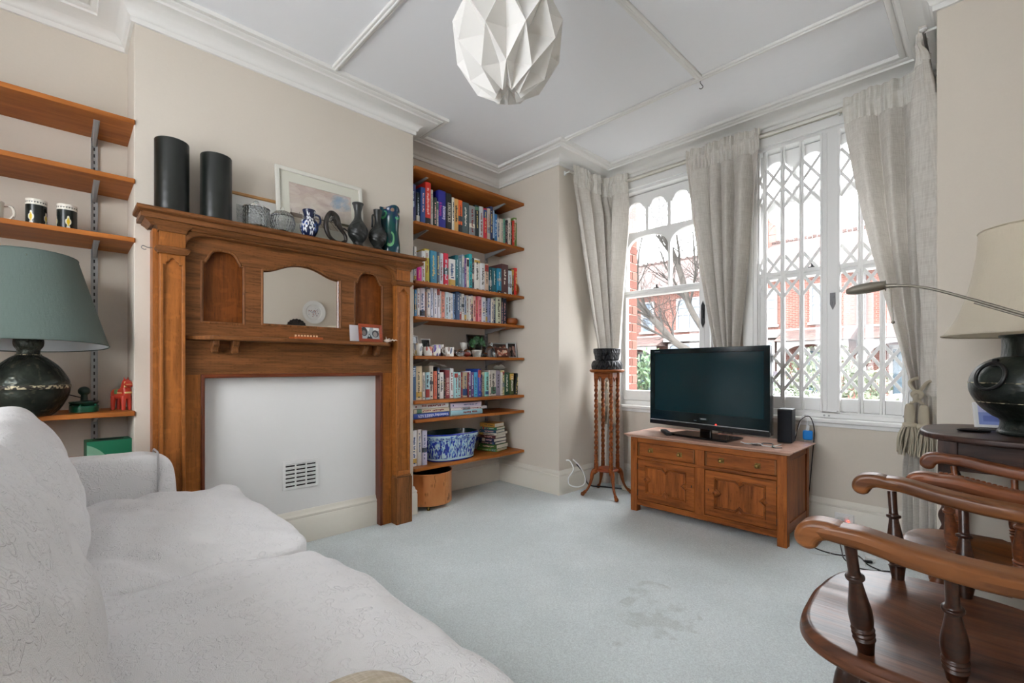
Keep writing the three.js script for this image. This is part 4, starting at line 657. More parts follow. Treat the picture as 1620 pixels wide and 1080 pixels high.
// ---------------------------------------------------------------- television and what stands round it
{
  const W = 0.428, t = thing('television', 'black flat-screen television on the oak cabinet in front of the window', 'television', [-1.3125, 0.5365, -3.045], -0.1585);
  const y0 = 0.056, y1 = 0.59, scr = M({ color: '#0a2a30', roughness: 0.14 });  // reflected teal is put into the screen and bezel colours
  part(t, 'television_case', [box(-W, W, y0, y1, -0.03, 0.002, 0.006, 2), box(-W + 0.09, W - 0.09, y0 + 0.05, y1 - 0.06, -0.085, -0.028, 0.02, 2)], mats.blackGloss);
  const fr = shapeOf([[-W, y0], [W, y0], [W, y1], [-W, y1]]), h = new THREE.Path(); [[-W + 0.037, y0 + 0.098], [W - 0.037, y0 + 0.098], [W - 0.037, y1 - 0.034], [-W + 0.037, y1 - 0.034]].forEach((p, i) => (i ? h.lineTo(...p) : h.moveTo(...p))); h.closePath(); fr.holes.push(h);
  const bz = part(t, 'bezel', extrude(fr, 0.012, 0.002).translate(0, 0, 0.002), M({ color: '#081c21', roughness: 0.12 }));
  part(bz, 'chrome_strip', box(-W + 0.006, W - 0.006, y0 + 0.026, y0 + 0.031, 0.0125, 0.0148, 0.001), mats.alu);
  part(bz, 'lower_lip', box(-W, W, y0 - 0.004, y0 + 0.024, 0.004, 0.018, 0.004, 2), M({ color: '#101316', roughness: 0.3 }));
  const logo = canvasTex(256, 64, (c, w, hh) => { c.fillStyle = '#081c21'; c.fillRect(0, 0, w, hh); c.fillStyle = '#e8ecee'; c.font = 'bold 52px serif'; c.textAlign = 'center'; c.textBaseline = 'middle'; c.scale(1.15, 0.9); c.fillText('SONY', w / 2 / 1.15, hh / 2 / 0.9); });
  part(bz, 'maker_logo', new THREE.PlaneGeometry(0.06, 0.0135).translate(0.0, y0 + 0.062, 0.0147), M({ map: logo, roughness: 0.3 }), 'white maker name on the bezel');
  part(bz, 'small_print', [box(-W + 0.04, -W + 0.085, y1 - 0.02, y1 - 0.016, 0.0135, 0.0145, 0), box(-0.07, -0.05, y0 + 0.047, y0 + 0.05, 0.0135, 0.0145, 0)], plain('#7f8688', 0.5));
  part(bz, 'standby_light', new THREE.SphereGeometry(0.004, 10, 8).scale(1.6, 1, 0.4).translate(0.09, y0 + 0.034, 0.015), M({ color: '#400000', emissive: '#ff2a20', emissiveIntensity: 2 }));
  part(t, 'screen', box(-W + 0.03, W - 0.03, y0 + 0.09, y1 - 0.03, -0.002, 0.006, 0), scr);
  const st = part(t, 'stand', [box(-0.04, 0.04, 0.01, 0.075, -0.03, -0.008, 0.006, 2)], mats.blackGloss);
  part(st, 'stand_base', extrude((() => { const s = new THREE.Shape(); s.moveTo(-0.2, -0.115); s.lineTo(0.2, -0.115); s.lineTo(0.215, 0.1); s.quadraticCurveTo(0, 0.125, -0.215, 0.1); s.lineTo(-0.2, -0.115); return s; })(), 0.014, 0.003, 2).rotateX(Math.PI / 2).translate(0.005, 0.0145, 0.015), mats.blackGloss);
}
{
  const r = thing('remote_control', 'slim black remote control lying on the left end of the television cabinet', 'remote control', [-1.56, 0.5365, -3.0], -0.9);
  part(r, 'remote_case', box(-0.095, 0.095, 0, 0.02, -0.022, 0.022, 0.008, 3), mats.black);
  const k = []; for (let i = 0; i < 9; i++) for (let j = 0; j < 3; j++) k.push(cbox(0.008, 0.004, 0.006, -0.075 + i * 0.016, 0.0205, -0.011 + j * 0.011, 0.001)); part(r, 'button', k, plain('#4a4d52', 0.6)).userData.kind = 'stuff';
  const s = thing('loudspeaker', 'small black loudspeaker standing at the right end of the television cabinet', 'speaker', [-0.873, 0.5365, -3.19], 0.1);
  part(s, 'speaker_case', box(-0.04, 0.04, 0, 0.205, -0.085, 0.03, 0.005, 2), plain('#15181c', 0.55)); part(s, 'speaker_cloth', box(-0.037, 0.037, 0.006, 0.198, 0.03, 0.038, 0.004, 2), M({ color: '#23282f', roughness: 0.95, bumpMap: weave, bumpScale: 0.001 }));
  const cb = (l, pts, rad, m, n = 'cable') => solo(n, l, 'cable', tube(pts.map((p) => V3(...p)), rad, 80, 6), m);
  const wp = plain('#dedfe0', 0.5);
  cb('white cable looping down behind the small loudspeaker', [[-0.85, 0.545, -3.25], [-0.83, 0.62, -3.29], [-0.81, 0.7, -3.33], [-0.795, 0.69, -3.345], [-0.8, 0.6, -3.345], [-0.81, 0.5, -3.34], [-0.83, 0.3, -3.34], [-0.84, 0.02, -3.33]], 0.0035, wp);
  cb('black cable arching over the cabinet end by the window', [[-0.84, 0.55, -3.26], [-0.82, 0.67, -3.31], [-0.785, 0.69, -3.35], [-0.76, 0.62, -3.355], [-0.765, 0.48, -3.35], [-0.8, 0.02, -3.34]], 0.003, mats.black);
  cb('tangled black lead on the cabinet top in front of the loudspeaker', [[-1.0, 0.54, -2.98], [-0.97, 0.54, -2.93], [-0.93, 0.54, -2.95], [-0.95, 0.541, -3.02], [-0.9, 0.541, -3.03], [-0.88, 0.541, -2.96], [-0.85, 0.54, -2.9], [-0.82, 0.54, -2.93]], 0.003, mats.black);
  cb('tangled white lead on the cabinet top in front of the loudspeaker', [[-1.06, 0.54, -2.98], [-1.01, 0.54, -2.94], [-0.96, 0.541, -2.99], [-0.91, 0.541, -2.92], [-0.87, 0.54, -2.95], [-0.86, 0.54, -3.05]], 0.003, wp);
  const p = thing('plug', 'bright blue plug hanging by white cables behind the cabinet', 'plug', [-0.787, 0.575, -3.325], 0.4);
  part(p, 'plug_body', box(-0.026, 0.026, -0.03, 0.03, -0.014, 0.014, 0.01, 3), plain('#1583d8', 0.45)); part(p, 'cable_grip', rod([0, 0.028, 0], [0.004, 0.06, 0], 0.008, 0.005), wp);
}
// ---------------------------------------------------------------- barley-twist plant stand with two carved pot stands
{
  const s = thing('plant_stand', 'tall round wooden plant stand on four barley-twist legs in the bay corner', 'plant stand', [-2.085, 0, -3.055]), Tm = mats.twist;
  part(s, 'stand_top', lathe([[0.001, 0.955], [0.118, 0.955], [0.128, 0.96], [0.134, 0.967], [0.134, 0.974], [0.13, 0.979], [0.001, 0.979]], 48), mats.cab);
  part(s, 'lower_shelf', lathe([[0.001, 0.188], [0.084, 0.188], [0.09, 0.192], [0.091, 0.2], [0.082, 0.202], [0.079, 0.208], [0.074, 0.21], [0.001, 0.21]], 40), M({ map: mats.twist.map, color: '#ffd8d0', roughness: 0.28 }));
  for (let k = 0; k < 4; k++) {
    const a = (35 + k * 90) * Math.PI / 180, R = 0.088, x = Math.cos(a) * R, z = Math.sin(a) * R;
    const L = part(s, 'leg', [twist(x, z, 0.32, 0.85, 0.0125, 13), lathe(smoothPts([[0.012, 0.175], [0.016, 0.19], [0.016, 0.24], [0.0135, 0.262], [0.017, 0.268], [0.013, 0.276], [0.0145, 0.3], [0.0165, 0.306], [0.0125, 0.318], [0.0125, 0.325]], 36), 16).translate(x, 0, z), lathe(smoothPts([[0.0125, 0.845], [0.0165, 0.855], [0.013, 0.865], [0.016, 0.9], [0.017, 0.958]], 20), 16).translate(x, 0, z)], Tm);
    // splayed cabriole foot
    const pt = [[0.08, 0.2], [0.105, 0.19], [0.118, 0.165], [0.125, 0.13], [0.137, 0.09], [0.158, 0.05], [0.188, 0.022], [0.198, 0.01]].map(([r, y]) => V3(Math.cos(a) * r, y, Math.sin(a) * r)), cur = new THREE.CatmullRomCurve3(pt), N = 30, rs = (t) => lerp(0.019, 0.009, smoothstep(t, 0, 0.75)) + (t > 0.85 ? 0.004 : 0);
    const g = new THREE.TubeGeometry(cur, N, 1, 10); { const P = g.attributes.position; for (let i = 0; i <= N; i++) { const c0 = cur.getPointAt(i / N); for (let j = 0; j <= 10; j++) { const q = i * 11 + j, v = V3().fromBufferAttribute(P, q).sub(c0).multiplyScalar(rs(i / N)).add(c0); P.setXYZ(q, v.x, Math.max(0.001, v.y), v.z); } } g.computeVertexNormals(); }
    part(L, 'foot', [g, new THREE.SphereGeometry(0.016, 14, 10).translate(Math.cos(a) * 0.197, 0.015, Math.sin(a) * 0.197), new THREE.SphereGeometry(0.021, 14, 10).translate(Math.cos(a) * 0.103, 0.183, Math.sin(a) * 0.103)], Tm);
    // shaped apron between this leg and the next
    const b = a + Math.PI / 2, A = V3(x, 0, z), Bq = V3(Math.cos(b) * R, 0, Math.sin(b) * R), m = A.clone().add(Bq).multiplyScalar(0.5), w = A.distanceTo(Bq) / 2;
    const q = new THREE.Shape(); q.moveTo(-w, 0.956); q.lineTo(-w, 0.885); q.quadraticCurveTo(-w * 0.7, 0.89, -w * 0.62, 0.915); q.quadraticCurveTo(-w * 0.35, 0.93, 0, 0.885); q.quadraticCurveTo(w * 0.35, 0.93, w * 0.62, 0.915); q.quadraticCurveTo(w * 0.7, 0.89, w, 0.885); q.lineTo(w, 0.956);
    part(s, 'apron', extrude(q, 0.01, 0.002).translate(0, 0, -0.005).rotateY(-Math.atan2(Bq.z - A.z, Bq.x - A.x)).translate(m.x, 0, m.z), Tm);
  }
  const carved = M({ color: '#15161b', roughness: 0.42, bumpMap: greyTex(512, 128, null, (u, v) => { const a = Math.sin(u * 6.283 * 16 + 2 * Math.sin(v * 9)), b = Math.sin(v * 14 + 2 * Math.sin(u * 6.283 * 16)); return clamp(0.5 + 0.6 * a * b + 0.3 * (fbm(u * 40, v * 10, 40, 10, 5, 3) - 0.5), 0, 1); }), bumpScale: 0.012 });
  const a = thing('pot_stand', 'wide carved black wooden pot stand, lower of two on the tall plant stand', 'pot stand', [-2.085, 0.9795, -3.055]);
  part(a, 'carved_ring', lathe(smoothPts([[0.085, 0], [0.112, 0], [0.119, 0.012], [0.12, 0.04], [0.112, 0.06], [0.104, 0.068], [0.1, 0.07], [0.09, 0.066]], 40), 56), carved);
  part(a, 'stand_plate', lathe([[0.001, 0.055], [0.098, 0.055], [0.098, 0.066], [0.001, 0.066]], 40), mats.black);
  const b = thing('pot_stand', 'narrower black wooden pot stand, upper of two on the tall plant stand', 'pot stand', [-2.085, 1.0505, -3.055]);
  part(b, 'carved_ring', lathe(smoothPts([[0.075, 0], [0.085, 0.001], [0.093, 0.01], [0.096, 0.035], [0.1, 0.048], [0.104, 0.06], [0.105, 0.08], [0.1, 0.09], [0.092, 0.088]], 44), 56), carved);
  part(b, 'rim', new THREE.TorusGeometry(0.101, 0.005, 10, 56).rotateX(Math.PI / 2).translate(0, 0.086, 0), mats.black);
  part(b, 'stand_plate', lathe([[0.001, 0.07], [0.095, 0.07], [0.095, 0.08], [0.001, 0.08]], 40), mats.black);
  const wp = plain('#e0e0de', 0.5);
  solo('cable', 'white cable looped on the wall left of the plant stand', 'cable', tube([[-2.335, 0.26, -2.86], [-2.31, 0.26, -2.87], [-2.27, 0.2, -2.87], [-2.31, 0.12, -2.86], [-2.308, 0.07, -2.87], [-2.26, 0.055, -2.9], [-2.215, 0.08, -2.94], [-2.22, 0.14, -2.95], [-2.25, 0.22, -2.92], [-2.29, 0.27, -2.89]], 0.005, 90, 8), wp);
  solo('cable', 'black cable trailing along the floor behind the plant stand', 'cable', tube([[-2.3, 0.22, -2.95], [-2.27, 0.15, -3.0], [-2.26, 0.05, -3.05], [-2.2, 0.012, -3.2], [-2.0, 0.006, -3.3], [-1.85, 0.006, -3.3], [-1.77, 0.006, -3.28]], 0.006, 60, 8), mats.black);
  const ad = thing('extension_block', 'white multi-socket block on the floor behind the plant stand', 'socket block', [-1.98, 0, -3.29], 0.2);
  part(ad, 'block', box(-0.1, 0.1, 0.001, 0.04, -0.03, 0.03, 0.01, 3), plain('#c9c4b6', 0.5)); for (const x of [-0.05, 0.05]) part(ad, 'plug', box(x - 0.024, x + 0.024, 0.04, 0.075, -0.024, 0.024, 0.006, 2), x < 0 ? wp : plain('#8d8266', 0.6));
}
// ---------------------------------------------------------------- Windsor armchairs
// rounded section carried along a path of [x, y, z, width, thickness]
function rail(path, n = 90, pw = 3.2, uvm = 1) {
  const c = new THREE.CatmullRomCurve3(path.map(([x, y, z]) => V3(x, y, z)), false, 'centripetal'), m = path.length - 1;
  const wt = (t, k) => { const f = t * m, i = Math.min(m - 1, Math.floor(f)), s = f - i; return lerp(path[i][k], path[i + 1][k], s * s * (3 - 2 * s)); };
  const L = c.getLength(), side = surf((u, v) => {
    const p = c.getPoint(v), d = c.getTangent(v), s = V3(-d.z, 0, d.x).normalize(), up = V3().crossVectors(s, d).normalize(); if (up.y < 0) up.negate();
    const a = -u * Math.PI * 2, e = (q) => Math.sign(q) * Math.pow(Math.abs(q), 2 / pw); return p.addScaledVector(s, e(Math.cos(a)) * wt(v, 3) / 2).addScaledVector(up, e(Math.sin(a)) * wt(v, 4) / 2);
  }, 28, n, (u, v) => [v * L * uvm, u * 0.17]);
  const caps = [0, 1].map((v) => { const w = wt(v, 3) / 2, t = wt(v, 4) / 2, p = c.getPoint(v), d = c.getTangent(v), s = V3(-d.z, 0, d.x).normalize(), up = V3().crossVectors(s, d).normalize(), e = (q) => Math.sign(q) * Math.pow(Math.abs(q), 2 / pw); return surf((u, r) => { const a = u * Math.PI * 2 * (v ? -1 : 1); return p.clone().addScaledVector(s, e(Math.cos(a)) * w * r).addScaledVector(up, e(Math.sin(a)) * t * r); }, 28, 2, (u, r) => [r * 0.02, u * 0.1]); });
  return merge([side, ...caps]);
}
const baluster = (h, r = 1) => lathe(smoothPts([[0.0125, 0], [0.0165, 0.02], [0.0185, 0.1], [0.024, 0.2], [0.0265, 0.215], [0.021, 0.235], [0.027, 0.255], [0.0225, 0.275], [0.0275, 0.295], [0.021, 0.315], [0.0255, 0.33], [0.0275, 0.4], [0.0265, 0.47], [0.0205, 0.58], [0.016, 0.67], [0.015, 0.705], [0.0215, 0.72], [0.0215, 0.745], [0.0145, 0.76], [0.0135, 0.85], [0.014, 1]].map(([a, b]) => [a * r * 0.72, b * h]), 110), 22);
function windsor(label, [X, Z], half, seatMat, armMat, postMat, rope) {
  const c = thing('windsor_armchair', label, 'chair', [X, 0, Z]), k = half / 0.285;
  // saddle seat
  const out = (a) => { const cx = Math.cos(a), sz = Math.sin(a); const fx = cx < 0 ? 0.245 : 0.225, n = cx < 0 ? 3.4 : 2.6; const q = Math.pow(Math.pow(Math.abs(cx) / fx, n) + Math.pow(Math.abs(sz) / (0.288 * k * (cx > 0 ? 0.92 : 1)), n), -1 / n); return [cx * q - 0.065, sz * q]; };
  const topY = (x, z, r) => 0.446 - 0.016 * (1 - smoothstep(Math.hypot((x + 0.02) / 0.19, z / (0.22 * k)), 0.15, 1)) + 0.007 * Math.exp(-Math.pow(z / 0.05, 2)) * smoothstep(-x, 0.06, 0.27) - 0.012 * smoothstep(r, 0.93, 1) ** 2;
  const top = surf((u, r) => { const [x, z] = out(-u * Math.PI * 2), q = Math.sqrt(r); return V3(-0.065 + (x + 0.065) * q, topY(-0.065 + (x + 0.065) * q, z * q, q), z * q); }, 120, 36, (u, r) => { const [x, z] = out(-u * Math.PI * 2), q = Math.sqrt(r); return [x * q, z * q]; });
  const edge = surf((u, v) => { const [x, z] = out(-u * Math.PI * 2), a = v * Math.PI, b = 1 - 0.09 * smoothstep(v, 0.35, 1) + 0.012 * Math.sin(a); return V3(-0.065 + (x + 0.065) * b, lerp(topY(x, z, 1), 0.398, v), z * b); }, 120, 10, (u, v) => [u * 1.6, v * 0.05]);
  const bot = surf((u, r) => { const [x, z] = out(u * Math.PI * 2); return V3(-0.065 + (x + 0.065) * r * 0.91, 0.398, z * r * 0.91); }, 80, 2, (u, r) => [r, u]);
  part(c, 'seat', [top, edge, bot], seatMat);
  // bow arm: scrolled fronts, dipping behind them, round the back
  const h = half, P = [[-0.238, 0.683, h + 0.002, 0.058, 0.03], [-0.17, 0.682, h + 0.004, 0.062, 0.036], [-0.1, 0.669, h, 0.064, 0.037], [-0.02, 0.66, h - 0.008, 0.068, 0.037], [0.06, 0.658, h - 0.026, 0.07, 0.036], [0.15, 0.66, h - 0.085, 0.072, 0.035], [0.225, 0.662, h - 0.185, 0.072, 0.035], [0.245, 0.662, 0, 0.072, 0.035]];
  const full = [...P, ...P.slice(0, -1).reverse().map(([x, y, z, w, t]) => [x, y, -z, w, t])].map(([x, y, z, w, t]) => [x, y, z * 1, w * (k > 0.9 ? 1 : 0.8), t]);
  const arm = part(c, 'arm_bow', [rail(full, 260, 4.2), ...[1, -1].map((s) => { const q = new THREE.Shape(), w = 0.058 * (k > 0.9 ? 1 : 0.8); q.moveTo(-0.165, 0.697); q.lineTo(-0.2, 0.6995); q.bezierCurveTo(-0.225, 0.706, -0.25, 0.704, -0.263, 0.694); q.bezierCurveTo(-0.28, 0.68, -0.281, 0.657, -0.268, 0.648); q.bezierCurveTo(-0.257, 0.64, -0.24, 0.643, -0.236, 0.655); q.bezierCurveTo(-0.234, 0.664, -0.226, 0.669, -0.205, 0.67); q.lineTo(-0.165, 0.672); q.lineTo(-0.165, 0.697); return extrude(q, w, 0.011, 4).translate(0, 0, s * (h + 0.002) - w / 2); })].map((q, i) => (i ? grain(q, 0) : q)), armMat);
  part(arm, 'crest', rail([[0.13, 0.682, h - 0.075, 0.03, 0.012], [0.16, 0.7, h - 0.095, 0.04, 0.05], [0.225, 0.71, h - 0.185, 0.042, 0.07], [0.243, 0.715, 0, 0.042, 0.08], [0.225, 0.71, -h + 0.185, 0.042, 0.07], [0.16, 0.7, -h + 0.095, 0.04, 0.05], [0.13, 0.682, -h + 0.075, 0.03, 0.012]], 120), armMat);
  if (rope) { const g = []; for (let i = 0; i < 26; i++) { const t = i / 25, x = lerp(-0.2, 0.06, t), z = h - 0.022 - (t > 0.5 ? (t - 0.5) * 0.03 : 0); g.push(new THREE.SphereGeometry(0.006, 8, 6).scale(1.2, 0.7, 0.8).rotateY(0.7).translate(x, lerp(0.7, 0.675, smoothstep(t, 0, 0.7)), z)); } part(arm, 'rope_carving', g, armMat).userData.kind = 'stuff'; }
  // turned spindles under the bow
  const post = (x, z, x2, z2, y1) => { const g = baluster(y1 - 0.425, k > 0.9 ? 1 : 0.86); const q = new THREE.Quaternion().setFromUnitVectors(V3(0, 1, 0), V3(x2 - x, y1 - 0.425, z2 - z).normalize()); g.applyQuaternion(q); return part(c, 'spindle', g.translate(x, 0.425, z), postMat); };
  for (const s of [1, -1]) { post(-0.17, s * (h - 0.055), -0.19, s * (h - 0.002), 0.668); post(-0.045, s * (h - 0.065), -0.05, s * (h - 0.012), 0.648); post(0.065, s * (h - 0.1), 0.085, s * (h - 0.04), 0.645); post(0.13, s * 0.07, 0.225, s * 0.095, 0.65); }
  // turned legs and an H of stretchers
  const lp = [[0.015, 0], [0.018, 0.03], [0.019, 0.06], [0.025, 0.1], [0.019, 0.14], [0.021, 0.2], [0.028, 0.45], [0.025, 0.62], [0.02, 0.66], [0.027, 0.7], [0.027, 0.74], [0.019, 0.78], [0.021, 0.88], [0.016, 1]];
  const feet = []; for (const sx of [-1, 1]) for (const s of [1, -1]) { const A = V3(sx < 0 ? -0.275 : 0.19, 0.001, s * (h - 0.01)), B = V3(sx < 0 ? -0.2 : 0.1, 0.41, s * (h - 0.1)), L = A.distanceTo(B), g = lathe(smoothPts(lp.map(([a, b]) => [a, b * L]), 80), 18); g.applyQuaternion(new THREE.Quaternion().setFromUnitVectors(V3(0, 1, 0), B.clone().sub(A).normalize())); part(c, 'leg', g.translate(A.x, A.y, A.z), postMat); feet.push(A.clone().lerp(B, 0.42)); }
  const bulb = (a, b) => { const L = a.distanceTo(b), g = lathe(smoothPts([[0.009, 0], [0.011, 0.2], [0.019, 0.5], [0.011, 0.8], [0.009, 1]].map(([r, t]) => [r, t * L]), 30), 14); g.applyQuaternion(new THREE.Quaternion().setFromUnitVectors(V3(0, 1, 0), b.clone().sub(a).normalize())); return g.translate(a.x, a.y, a.z); };
  part(c, 'stretcher', bulb(feet[0], feet[2]), postMat); part(c, 'stretcher', bulb(feet[1], feet[3]), postMat); part(c, 'stretcher', bulb(feet[0].clone().lerp(feet[2], 0.5), feet[1].clone().lerp(feet[3], 0.5)), postMat);
  return c;
}
const post1 = M({ map: mats.chairDark.map, color: '#a0938c', roughness: 0.28 });
windsor('dark polished Windsor armchair with a broad saddle seat, nearest the camera', [0.005, -1.345], 0.275, mats.chairDark, mats.chairLight, post1, false);
windsor('lighter brown Windsor armchair with rope-carved arm, behind the nearest chair', [0.105, -1.965], 0.21, mats.chairLight, M({ map: mats.chairLight.map, color: '#ffe4d0', roughness: 0.42 }), M({ map: mats.chairLight.map, color: '#ffe0cc', roughness: 0.38 }), true);
// ---------------------------------------------------------------- dark table in the right corner, its lamp and small things
{
  const t = thing('side_table', 'dark oak table with rounded ends and barley-twist legs by the right curtain', 'table', [0.135, 0, -2.46]), Dm = mats.tableDark;
  const s = new THREE.Shape(); for (let i = 0; i <= 72; i++) { const a = (i / 72) * Math.PI * 2, e = (q, n) => Math.sign(q) * Math.pow(Math.abs(q), 2 / n), x = 0.327 * e(Math.cos(a), 2.6), y = 0.292 * e(Math.sin(a), 2.6); i ? s.lineTo(x, y) : s.moveTo(x, y); }
  part(t, 'tabletop', grain(extrude(s, 0.022, 0.007, 3).rotateX(Math.PI / 2).translate(0, 0.76, 0), 0), Dm);
  part(t, 'apron', [grain(box(-0.235, 0.235, 0.635, 0.738, 0.19, 0.212, 0.002), 0), grain(box(-0.235, 0.235, 0.635, 0.738, -0.212, -0.19, 0.002), 0), grain(box(-0.248, -0.228, 0.635, 0.738, -0.2, 0.2, 0.002), 2), grain(box(0.228, 0.248, 0.635, 0.738, -0.2, 0.2, 0.002), 2)], Dm);
  for (const x of [-0.238, 0.238]) for (const z of [-0.195, 0.195]) part(t, 'leg', [grain(box(x - 0.026, x + 0.026, 0.6, 0.738, z - 0.026, z + 0.026, 0.003), 1), twist(x, z, 0.2, 0.6, 0.022, 6, 0.22), grain(box(x - 0.024, x + 0.024, 0.1, 0.2, z - 0.024, z + 0.024, 0.003), 1), lathe([[0.014, 0.03], [0.024, 0.04], [0.026, 0.065], [0.02, 0.085], [0.022, 0.1]], 18).translate(x, 0, z), lathe([[0.018, 0.001], [0.027, 0.004], [0.03, 0.02], [0.02, 0.035]], 18).translate(x, 0, z)], Dm);
  for (const z of [-0.195, 0.195]) part(t, 'stretcher', grain(box(-0.22, 0.22, 0.13, 0.17, z - 0.014, z + 0.014, 0.003), 0), Dm);
}
const shadeCream = MP({ color: '#e2d8c4', roughness: 0.95, transmission: 0.35, thickness: 0, ior: 1.05, side: THREE.DoubleSide, bumpMap: weave, bumpScale: 0.0008 });
const lampBlack = M({ map: colourTex(512, 512, null, (u, v) => { const a = fbm(u * 12, v * 8, 12, 8, 301, 4), b = fbm(u * 50, v * 40, 50, 40, 302, 3); let c = mix3(lin('#0d1511'), lin('#26302b'), clamp((a - 0.35) * 2, 0, 1)); if (b > 0.68) c = mix3(c, lin('#4b4a40'), (b - 0.68) * 2.4); return c; }), roughness: 0.34, metalness: 0.25, bumpMap: bumpFine, bumpScale: 0.0015 });
const seamMat = M({ map: colourTex(512, 32, null, (u, v) => { const a = fbm(u * 90, v * 3, 90, 3, 305, 3); return mix3(lin('#2a2620'), lin('#b3a88a'), smoothstep(a, 0.4, 0.62)); }), roughness: 0.5, metalness: 0.3 });
{
  const l = thing('table_lamp', 'squat black metal urn lamp with a flared cream shade on the corner table', 'lamp', [0.121, 0.7605, -2.424]);
  const prof = [[0.07, 0.0], [0.1, 0.0], [0.105, 0.006], [0.104, 0.012], [0.099, 0.02], [0.097, 0.05], [0.118, 0.066], [0.15, 0.098], [0.172, 0.14], [0.178, 0.172], [0.171, 0.21], [0.15, 0.244], [0.122, 0.265], [0.1, 0.274], [0.093, 0.28], [0.092, 0.338], [0.098, 0.343], [0.098, 0.351], [0.085, 0.352], [0.03, 0.35]];
  const body = part(l, 'urn_body', lathe(smoothPts(prof, 120), 64), lampBlack);
  for (const [y, r] of [[0.183, 0.1775], [0.115, 0.1595]]) part(body, 'rivet_seam', new THREE.TorusGeometry(r, 0.0022, 6, 96).rotateX(Math.PI / 2).translate(0, y, 0), seamMat, 'pale worn seam line');
  for (const a0 of [2.319, -0.83]) {
    const d = V3(Math.cos(a0), 0, Math.sin(a0)), q = new THREE.Quaternion().setFromUnitVectors(V3(0, 0, 1), V3(d.x, 0.3, d.z).normalize()), ring = new THREE.TorusGeometry(0.047, 0.0062, 10, 40); ring.applyQuaternion(q); const p = d.clone().multiplyScalar(0.176); ring.translate(p.x, 0.207, p.z);
    const lug = cbox(0.018, 0.03, 0.012, 0, 0, 0, 0.004); lug.applyQuaternion(q); const p2 = d.clone().multiplyScalar(0.158); lug.translate(p2.x, 0.253, p2.z); part(body, 'ring_handle', [ring, lug], mats.black);
  }
  part(l, 'lamp_socket', [rod([0, 0.34, 0], [0, 0.42, 0], 0.014), new THREE.SphereGeometry(0.03, 16, 12).scale(1, 1.3, 1).translate(0, 0.46, 0)], mats.white);
  const sp = smoothPts([[0.25, 0.352], [0.232, 0.378], [0.205, 0.43], [0.182, 0.5], [0.166, 0.58], [0.156, 0.65], [0.151, 0.724]], 50);
  const sh = part(l, 'lamp_shade', lathe(sp, 72), shadeCream, 'flared cream fabric shade');
  part(sh, 'shade_trim', [new THREE.TorusGeometry(0.2505, 0.003, 8, 80).rotateX(Math.PI / 2).translate(0, 0.354, 0), new THREE.TorusGeometry(0.151, 0.003, 8, 60).rotateX(Math.PI / 2).translate(0, 0.724, 0)], shadeCream);
  part(sh, 'shade_ring', [tube([[0.15, 0.71, 0], [0, 0.7, 0], [-0.15, 0.71, 0]], 0.002, 16, 6), tube([[0, 0.71, 0.15], [0, 0.7, 0], [0, 0.71, -0.15]], 0.002, 16, 6), rod([0, 0.42, 0], [0, 0.7, 0], 0.003)], mats.brass);
  const tr = thing('pen_tray', 'small black oval dish on the corner table left of the lamp', 'dish', [-0.04, 0.7605, -2.42], 0.5);
  part(tr, 'dish', lathe([[0.001, 0.003], [0.03, 0.003], [0.036, 0.008], [0.038, 0.008], [0.034, 0.0005], [0.001, 0.0005]], 36).scale(1.35, 1, 0.8), mats.black); part(tr, 'pen', rod([0.01, 0.01, 0.005], [0.1, 0.006, 0.0], 0.0035), mats.steel);
  const f = thing('photo_frame', 'small white picture frame with a pale blue picture behind the urn lamp', 'picture frame', [0.02, 0.7605, -2.62], 0.35);
  part(f, 'frame', [cbox(0.13, 0.1, 0.012, 0, 0.05, 0, 0.003)].map((g) => g.rotateX(-0.22)), mats.white); part(f, 'picture', new THREE.PlaneGeometry(0.105, 0.078).translate(0, 0.05, 0.0066).rotateX(-0.22), M({ map: canvasTex(64, 48, (c, w, h) => { c.fillStyle = '#8f9fd6'; c.fillRect(0, 0, w, h); c.fillStyle = '#c3c9ea'; c.fillRect(0, 0, w, 18); c.fillStyle = '#6f7fc0'; c.fillRect(8, 26, 40, 14); }), roughness: 0.3 })); part(f, 'strut', box(-0.01, 0.01, 0, 0.08, -0.05, -0.044, 0.001).rotateX(0.35).translate(0, 0.003, 0.02), mats.white);
}
